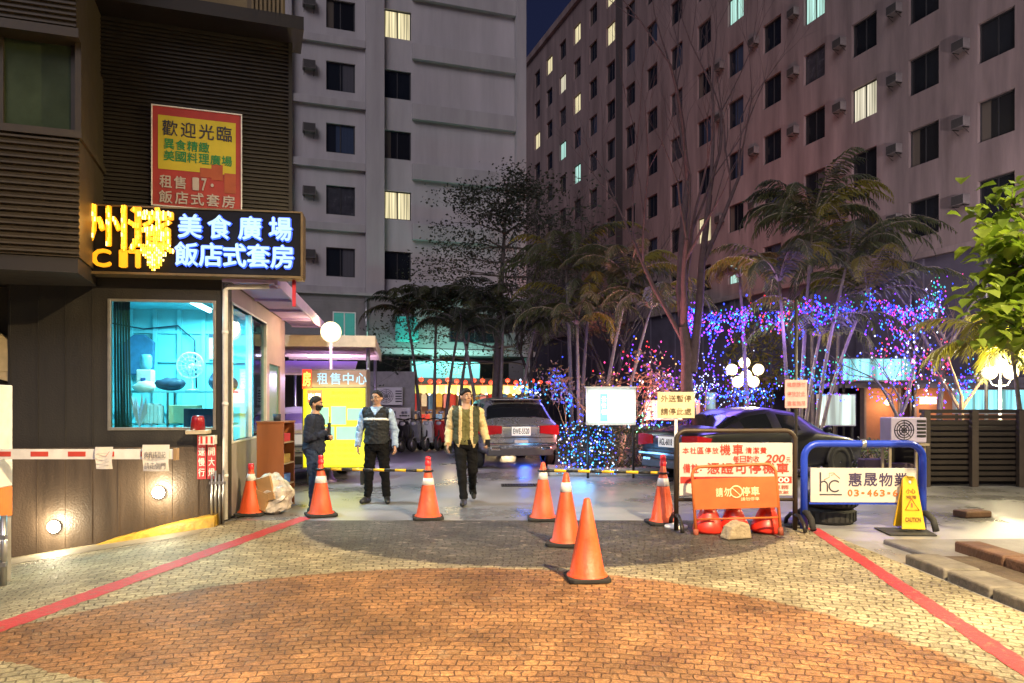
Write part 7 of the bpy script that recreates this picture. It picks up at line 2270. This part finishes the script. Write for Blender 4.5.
def shrub(name, label, loc, dims, mats, n, s_, cat='shrub', seed=1, box=False):
    random.seed(seed)
    t = thing(name, label, cat, loc)
    c = MB()
    for k in range(n):
        while True:
            p = Vector((random.uniform(-1, 1), random.uniform(-1, 1), random.uniform(-1, 1)))
            if box:
                m_ = max(abs(p.x), abs(p.y), abs(p.z))
                if m_ > 0.75: break
            else:
                if 0.55 < p.length < 1.0: break
        bmp = 1 + 0.14 * mnoise.noise(p * 2.2)
        q = Vector((p.x * dims[0] / 2 * bmp, p.y * dims[1] / 2 * bmp, dims[2] / 2 + p.z * dims[2] / 2 * bmp))
        a_ = Vector((random.gauss(0, 1), random.gauss(0, 1), random.gauss(0, 1))).normalized(); b_ = a_.orthogonal().normalized(); z = s_ * random.uniform(0.6, 1.3)
        c.add([q - a_ * z, q + b_ * z * 0.45, q + a_ * z, q - b_ * z * 0.45], [(0, 1, 2, 3)], random.choice((0, 0, 1)))
    c.build('foliage', mats, t)
    m = MB()
    for k in range(7):
        m.tube((random.uniform(-.3, .3) * dims[0], random.uniform(-.2, .2) * dims[1], 0), (random.uniform(-.4, .4) * dims[0], random.uniform(-.3, .3) * dims[1], dims[2] * 0.8), 0.015, 0.005, n=5)
    m.build('stems', stem_grey, t)
    return t


HX = WX(628, 16)
shrub('hedge', 'clipped green hedge behind the lit bulletin board posts', (HX + 0.08, 16.0, 0.12), (1.65, 0.8, 0.86), [leaf_mid, leaf_dark], 3200, 0.04, 'hedge', 61, True)
mb = MB(); mb.box(-0.9, 2.3, -0.5, 0.5, 0, 0.16); o = mb.build('planter_kerb', concrete, bevel=0.02); o.location = (WX(590, 16), 16.0, 0); tag(o, 'low concrete planter kerb under the hedge', 'planter')
netb = shrub('shrub', 'round shrub wrapped in a net of white and blue lights', (WX(585, 15.9), 15.75, 0.1), (1.2, 0.9, 1.0), [leaf_dark, leaf_mid], 1500, 0.045, 'shrub', 62)
shrub('shrub', 'low green bush left of the cooling unit', (WX(868, 16.4), 16.4, 0), (1.7, 0.8, 0.75), [leaf_mid, leaf_bright], 1500, 0.05, 'shrub', 63)
pinkb = bare_tree('twiggy shrub lit pink behind the bulletin board', (WX(606, 17.4), 17.4, 0), [((-0.7, 0, 0), (-0.2, 0, 1), 0.95, 0.035), ((-0.2, 0.1, 0), (-0.05, 0, 1), 1.0, 0.035), ((0.3, 0, 0), (0.1, 0, 1), 1.0, 0.035), ((0.75, 0.1, 0), (0.2, 0, 1), 0.95, 0.035)], stem_pale, 3, 65, 0.6, [leafmat('leaf_pale', (0.25, 0.17, 0.13)), leaf_dry], 10, 0.06, upw=0.05, cat='shrub', name='shrub')
light('POINT', 'assumed_pink_uplight', (WX(600, 17), 16.75, 0.9), 75, (1, 0.28, 0.25), pinkb and None, 0.15)  # uplight assumed from the pink light on the shrub
shrub('shrub', 'yellow green bush top lit behind the cluster of globes', (WX(756, 20.6), 20.6, 1.3), (1.8, 0.9, 2.7), [leaf_yell, leaf_mid], 900, 0.09, 'shrub', 66)

# ================================================================== FESTIVE LIGHTS
def fl(name, c, e=1.7): return M('bulb_' + name, c, 0.4, 0, 0, emit=e, ecol=c)


B_BLUE, B_PURP, B_PINK, B_RED, B_GREEN, B_CYAN, B_WHITE, B_GOLD = (fl('blue', (0.03, 0.07, 1.0)), fl('purple', (0.25, 0.04, 1.0)), fl('pink', (1.0, 0.08, 0.35), 0.85), fl('red', (1.0, 0.04, 0.05), 0.9), fl('green', (0.04, 0.8, 0.35), 0.6), fl('cyan', (0.06, 0.5, 1.0), 0.9), fl('white', (0.75, 0.85, 1.0), 1.3), fl('gold', (1.0, 0.55, 0.15), 0.9))
wire = M('wire_dark', (0.02, 0.02, 0.02), 0.6)


def curtain(label, p0, p1, n, drop, pal, seed, sag=0.25, r=0.024):
    random.seed(seed)
    t = thing('light_curtain', label, 'string lights', (0, 0, 0), 0, 'icicle lights hung between the trees')
    P0, P1 = Vector(p0), Vector(p1)
    m = MB(); m.path([P0.lerp(P1, k / 12) - Vector((0, 0, sag * 4 * (k / 12) * (1 - k / 12))) for k in range(13)], 0.008, 4)
    m.build('wire', wire, t)
    for k in range(n):
        f = min(0.97, max(0.03, random.random() if k % 2 else round(random.random() * 4.5) / 4.5 + random.gauss(0, 0.06)))
        q = P0.lerp(P1, f) - Vector((0, 0, sag * 4 * f * (1 - f)))
        L_ = 0.15 + (drop[1] * 0.72 - 0.15) * random.random() ** 1.5
        h = MB(); h.tube(q, q - Vector((0, 0, L_)), 0.004, n=3, mi=0)
        cs = random.sample(range(1, len(pal) + 1), min(3, len(pal)))
        for j in range(int(L_ / 0.034)):
            off = Vector((random.gauss(0, 0.045), random.gauss(0, 0.045), 0))
            h.bulb(q - Vector((0, 0, 0.034 * j)) + off, r * random.uniform(0.5, 1.05), random.choice(cs))
        h.build('drop', [wire] + pal, t)
    h = MB()
    for k in range(150):
        f = random.random(); q = P0.lerp(P1, f) - Vector((0, 0, sag * 4 * f * (1 - f)))
        h.bulb(q + Vector((random.gauss(0, 0.08), random.gauss(0, 0.2), random.gauss(-0.16, 0.17))), r * random.uniform(0.5, 1.1), random.randrange(len(pal)))
    h.build('tangled_bulbs', pal, t)['kind'] = 'stuff'
    light('POINT', 'string_glow', P0.lerp(P1, 0.5) - Vector((0, 0.35, 0.6)), 55, (0.3, 0.16, 1.0), None, 0.4)
    return t


def cluster(label, pts, spread, n, pal, seed, r=0.022, name='string_lights', wire_pts=None):
    """bulbs wound loosely along a line of points"""
    random.seed(seed)
    pts = [Vector(p) for p in pts]
    t = thing(name, label, 'string lights', (0, 0, 0), 0)
    h = MB(); h.path(pts, 0.006, 4); h.build('wire', wire, t)
    h = MB()
    for k in range(n):
        f = random.random() * (len(pts) - 1); i = min(int(f), len(pts) - 2)
        q = pts[i].lerp(pts[i + 1], f - i) + Vector((random.gauss(0, spread[0]), random.gauss(0, spread[1]), random.gauss(0, spread[2])))
        h.bulb(q, r * random.uniform(0.5, 1.1), random.randrange(len(pal)))
    o = h.build('bulbs', pal, t); o['kind'] = 'stuff'
    return t


def W3(px, py, Y): return (WX(px, Y), Y, WZ(py, Y))


curtain('icicle lights in purple and blue hung right of the tall bare tree trunk', W3(684, 305, 17.6), W3(752, 303, 17.2), 17, (0.5, 1.6), [B_BLUE, B_PURP, B_BLUE, B_PURP, B_GREEN, B_PINK], 1)
curtain('icicle lights in green, red and blue hung among the pale palm stems', W3(752, 303, 17.2), W3(812, 300, 17), 13, (0.4, 1.3), [B_GREEN, B_RED, B_BLUE, B_PURP, B_BLUE], 2)
curtain('icicle lights in purple and green hung right of the palm stems', W3(812, 298, 17), W3(872, 292, 17.2), 12, (0.3, 1.4), [B_PURP, B_BLUE, B_GREEN, B_BLUE], 3)
curtain('thick pink and blue icicle lights hung highest before the podium', W3(872, 290, 17.2), W3(945, 285, 17.4), 15, (0.4, 1.5), [B_BLUE, B_PURP, B_PINK, B_CYAN], 4, 0.5)
cluster('blue and cyan lights wound up the purple trunk of the tall bare tree', [W3(690, 410, 17.75), W3(688, 350, 17.75), W3(686, 310, 17.75)], (0.1, 0.05, 0.1), 110, [B_BLUE, B_PURP, B_CYAN], 5)
cluster('teal green knot of lights at the top right before the podium', [W3(925, 300, 17.1), W3(938, 310, 17.1), W3(935, 272, 17.1)], (0.1, 0.1, 0.08), 50, [B_CYAN, B_GREEN, B_WHITE], 6)
cluster('red star lights hanging in the twigs left of the bare tree', [W3(604, 385, 17.4), W3(640, 350, 17.6), W3(662, 375, 17.6), W3(648, 395, 17.5)], (0.28, 0.2, 0.22), 120, [B_RED, B_PINK, B_PURP, B_BLUE, B_GOLD], 7)
cluster('scattered purple lights behind the black sedan roof', [W3(660, 395, 16.9), W3(710, 380, 17.2), W3(760, 398, 17.4)], (0.5, 0.2, 0.3), 420, [B_BLUE, B_PURP, B_WHITE, B_BLUE], 8, 0.02)
cluster('bright blue lights massed left of the cluster of globes', [W3(722, 400, 17), W3(765, 392, 17)], (0.35, 0.2, 0.1), 130, [B_BLUE, B_CYAN, B_BLUE], 9)
cluster('blue lights on a dark shrub right of the silver car', [W3(556, 372, 18.5), W3(560, 390, 18.5), W3(574, 410, 18.3)], (0.1, 0.1, 0.15), 90, [B_BLUE, B_CYAN, B_BLUE], 10, 0.028)
cluster('white and blue lights glowing just above the silver car roof', [W3(520, 388, 19.5), W3(540, 395, 19.5)], (0.16, 0.1, 0.13), 50, [B_CYAN, B_WHITE, B_BLUE], 11, 0.035)
cluster('mixed lights on the bare shrub tree before the pavilion', [W3(880, 375, 17), W3(898, 350, 17), W3(925, 365, 17), W3(915, 395, 17)], (0.35, 0.2, 0.3), 300, [B_RED, B_WHITE, B_BLUE, B_PINK, B_BLUE, B_PURP], 12, 0.024)
cluster('blue lights wound round the small crooked bare tree', [W3(962, 400, 16.9), W3(968, 365, 16.9)], (0.12, 0.1, 0.12), 80, [B_BLUE, B_PURP, B_CYAN], 13)
cluster('pink lights wound up the thin trunk before the mauve block', [W3(947, 372, 17.5), W3(949, 340, 17.5)], (0.05, 0.05, 0.1), 40, [B_PINK, B_RED], 14)
cluster('small blue lights along the pavilion eave', [W3(870, 394, 21.5), W3(905, 398, 21.5), W3(930, 400, 21.5)], (0.25, 0.1, 0.08), 70, [B_BLUE, B_PURP, B_CYAN], 15)
cluster('blue lights strung among the pale palm stems', [W3(800, 370, 16.9), W3(820, 385, 16.9), W3(842, 365, 16.9)], (0.35, 0.15, 0.25), 230, [B_BLUE, B_CYAN, B_GREEN, B_PURP], 16)
cluster('white blue snowflake ball of lights beside the bare tree trunk', [W3(690, 388, 16.8), W3(692, 398, 16.8)], (0.14, 0.12, 0.12), 90, [B_CYAN, B_WHITE], 17, 0.018)
cluster('low teal lights left of the black sedan tail', [W3(640, 425, 16.8), W3(668, 418, 16.8)], (0.22, 0.1, 0.14), 60, [B_CYAN, B_GREEN, B_BLUE], 18, 0.02)
for px_, py_, Y_, e_ in ((700, 360, 17.4, 22), (770, 370, 17.6, 22), (690, 330, 17.2, 30), (905, 370, 16.6, 35), (560, 390, 18.0, 25)):
    light('POINT', 'string_glow', W3(px_, py_, Y_), e_, (0.22, 0.2, 1.0), None, 0.3)
# net of lights over the round shrub
random.seed(77)
t = thing('net_lights', 'net of cyan white lights over the round shrub by the bulletin board', 'net lights', netb.location)
h = MB(); g = MB()
for i in range(30):
    pp = None
    for j in range(14):
        u = i / 29 * 2 - 1
        zz = 1.02 * (1 - j / 13) + random.uniform(-.03, .03)
        bulge = 1 + 0.12 * mnoise.noise(Vector((u * 2, zz * 2, 4)))
        p = Vector((u * (0.52 + 0.12 * (1 - zz)) * bulge + random.uniform(-.03, .03), -0.5 * bulge * (1 - 0.55 * abs(u) ** 2.5) + (0.25 * max(0, zz - 0.8) / 0.2), zz + 0.03 - 0.12 * u * u + 0.05 * mnoise.noise(Vector((u * 4, 0, 0)))))
        if random.random() < 0.72: h.bulb(p, random.uniform(0.009, 0.021), random.choice((0, 0, 1, 1, 2)))
        if pp is not None: g.tube(pp, p, 0.004, n=3)
        pp = p
g.build('net', wire, t); o = h.build('bulbs', [B_CYAN, B_BLUE, B_WHITE], t); o['kind'] = 'stuff'
light('POINT', 'net_glow', (WX(580, 15), 15.0, 0.35), 14, (0.15, 0.5, 1), None, 0.3)

assumed_flood = thing('floodlight', 'assumed unseen small red floodlight in the planter aimed up the tall bare tree', 'floodlight', (2.75, 16.75, 0.1))  # unseen red floodlight, assumed from the pinkish limbs of the tree
h = MB(); h.box(-0.1, 0.1, -0.05, 0.05, 0.05, 0.2, T=Matrix.Rotation(R(-30), 4, 'X')); h.build('housing', black_metal, assumed_flood)
h = MB(); h.box(-0.08, 0.08, -0.04, 0.04, 0.201, 0.205, T=Matrix.Rotation(R(-30), 4, 'X')); h.build('lens', M('assumed_flood_red', (1, 0.2, 0.15), 0.3, 0, 0, emit=4, ecol=(1, 0.12, 0.08)), assumed_flood)
light('SPOT', 'added_flood_beam', (0, 0, 0.3), 1100, (1, 0.34, 0.30), assumed_flood, 0.1, (1.0, 0.0, 7.5), R(75), 0.9)
assumed_flood = thing('floodlight', 'assumed unseen small red floodlight on the ground shining up behind the hedge', 'floodlight', (WX(652, 20), 20, 0))  # unseen red floodlight, assumed for the reddish middle of the facade
h = MB(); h.box(-0.12, 0.12, -0.05, 0.05, 0.1, 0.28, T=Matrix.Rotation(R(-50), 4, 'X')); h.build('housing', black_metal, assumed_flood)
h = MB(); h.box(-0.1, 0.1, 0.051, 0.055, 0.12, 0.26, T=Matrix.Rotation(R(-50), 4, 'X')); h.build('lens', M('assumed_flood_red', (1, 0.2, 0.15), 0.3, 0, 0, emit=4, ecol=(1, 0.12, 0.08)), assumed_flood)
h = MB(); h.box(-0.14, 0.14, -0.06, 0.06, 0, 0.03); h.build('base', black_metal, assumed_flood)
light('SPOT', 'added_flood_beam', (0, 0.3, 0.35), 5200, (1, 0.2, 0.13), assumed_flood, 0.1, (6.3, 24, 13), R(62), 1.0)
# ================================================================== ASSUMED STREET LAMPS (unseen, added out of frame to light the apron and the mauve block)
def assumed_street_lamp(label, loc, hgt, arm, energy, col, target, spread):
    t = thing('assumed_street_lamp', label, 'street lamp', loc)
    h = MB(); h.lathe([(0, 0), (0.12, 0), (0.12, 0.05), (0.07, 0.4), (0.05, hgt - 0.3), (0.0, hgt - 0.3)], n=14)
    h.path([(0, 0, hgt - 0.5), (arm[0] * 0.3, arm[1] * 0.3, hgt - 0.05), (arm[0], arm[1], hgt + 0.06)], 0.035, 8); h.build('pole', steel, t)
    h = MB(); h.ball((arm[0], arm[1], hgt + 0.06), (0.22, 0.22, 0.07), 16, 8); h.build('head', M('grey_metal', (0, 0, 0)), t)
    h = MB(); h.lathe([(0, -0.012), (0.17, -0.012), (0.17, 0.0), (0, 0.0)], (arm[0], arm[1], hgt), 16); h.build('lens', M('assumed_street_lens', (1, 0.8, 0.5), 0.4, 0, 0, emit=20, ecol=(1, 0.75, 0.4)), t)
    light('SPOT', 'assumed_street_light', (arm[0], arm[1], hgt - 0.08), energy, col, t, 0.12, (target[0] - loc[0], target[1] - loc[1], target[2] - loc[2]), R(spread), 0.75)
    return t


assumed_street_lamp('assumed unseen tall street lamp with a curved arm beside the road near the camera', (6.2, 0.8, 0), 7.0, (-2.6, 0.4), 7600, (1, 0.74, 0.40), (1.6, 3.4, 0), 125)  # unseen lamp, assumed from the cone shadows, added to light the apron
assumed_street_lamp('assumed unseen tall street lamp with a curved arm beyond the right edge of the frame', (11.6, 7.6, 0), 6.5, (-1.4, 0), 3600, (1, 0.82, 0.42), (4.5, 7, 0.5), 135)  # unseen lamp, assumed from the leaf shadow, lights the boughs and apron

fill_flood = thing('floodlight', 'added unseen cool white floodlight on the side wall of the ribbed building', 'floodlight', (-3.52, 11.2, 6.0))  # unseen floodlight, added to brighten the forecourt
h = MB(); h.box(-0.15, 0.1, -0.15, 0.15, -0.05, 0.05); h.build('housing', black_metal, fill_flood, bevel=0.01)
h = MB(); h.box(-0.11, 0.07, -0.12, 0.12, -0.056, -0.051); h.build('lens', M('fill_flood_white', (1, 1, 1), 0.3, 0, 0, emit=8, ecol=(0.9, 0.95, 1)), fill_flood)
light('SPOT', 'added_flood_beam', (0.05, 0.05, -0.09), 7000, (0.78, 0.89, 1.0), fill_flood, 0.12, (5.2, 3.2, -6.0), R(135), 0.7)

assumed_street_lamp('tall street lamp, assumed and unseen, added to brighten the near end of the mauve block', (16.5, 13.0, 0), 6.5, (-0.9, 0.6), 1, (1, 0.85, 0.85), (16, 28, 10), 120)  # unseen, assumed from the brighter facade end; the separate beam below does the lighting
light('SPOT', 'added_street_beam', (15.4, 13.5, 6.4), 5200, (1, 0.84, 0.84), None, 0.15, (19.0, 27.5, 12.5), R(100), 1.0)  # beam added apart from the lamp to brighten the near facade end

# ================================================================== SKY, MOON GLOW, CAMERA
w = bpy.data.worlds.new('World')
scene.world = w
w.use_nodes = True
nt = w.node_tree
bg = nt.nodes['Background']
sky = nt.nodes.new('ShaderNodeTexSky')
sky.sky_type = 'NISHITA'
sky.sun_disc = False
SUN_DIR = Vector((-0.30, -0.80, 0.62)).normalized()
sky.sun_elevation = R(-2.0)
sky.sun_rotation = math.atan2(SUN_DIR.x, SUN_DIR.y)
tint = nt.nodes.new('ShaderNodeMix'); tint.data_type = 'RGBA'; tint.blend_type = 'MULTIPLY'; tint.inputs['Factor'].default_value = 1.0
tint.inputs['B'].default_value = (0.32, 0.4, 1.0, 1)
nt.links.new(sky.outputs[0], tint.inputs['A'])
nt.links.new(tint.outputs['Result'], bg.inputs[0])
bg.inputs[1].default_value = 0.15
sd = bpy.data.lights.new('city_glow', 'SUN')
sd.energy = 0.9
sd.angle = R(35)
sd.color = (0.98, 0.88, 0.95)
so = bpy.data.objects.new('city_glow', sd)
COL.objects.link(so)
so.rotation_euler = (-SUN_DIR).to_track_quat('-Z', 'Y').to_euler()

cam = bpy.data.cameras.new('camera')
cam.sensor_width = 36
cam.lens = FPX / 1024 * 36
cam.shift_y = (HORIZ - 341.5) / 1024
cam.clip_end = 600
cam.clip_start = 0.05
co = bpy.data.objects.new('camera', cam)
COL.objects.link(co)
co.location = (0, 0, EYE)
co.rotation_euler = (R(90), 0, 0)
scene.camera = co
scene.view_settings.view_transform = 'Standard'
scene.view_settings.look = 'None'
scene.view_settings.exposure = 0.6
scene.view_settings.gamma = 1
scene.cycles.use_denoising = True
scene.cycles.max_bounces = 6
scene.cycles.diffuse_bounces = 3
scene.cycles.glossy_bounces = 3
scene.cycles.transparent_max_bounces = 8
scene.cycles.sample_clamp_indirect = 4
scene.cycles.caustics_reflective = False
scene.cycles.caustics_refractive = False
scene.cycles.use_light_tree = True
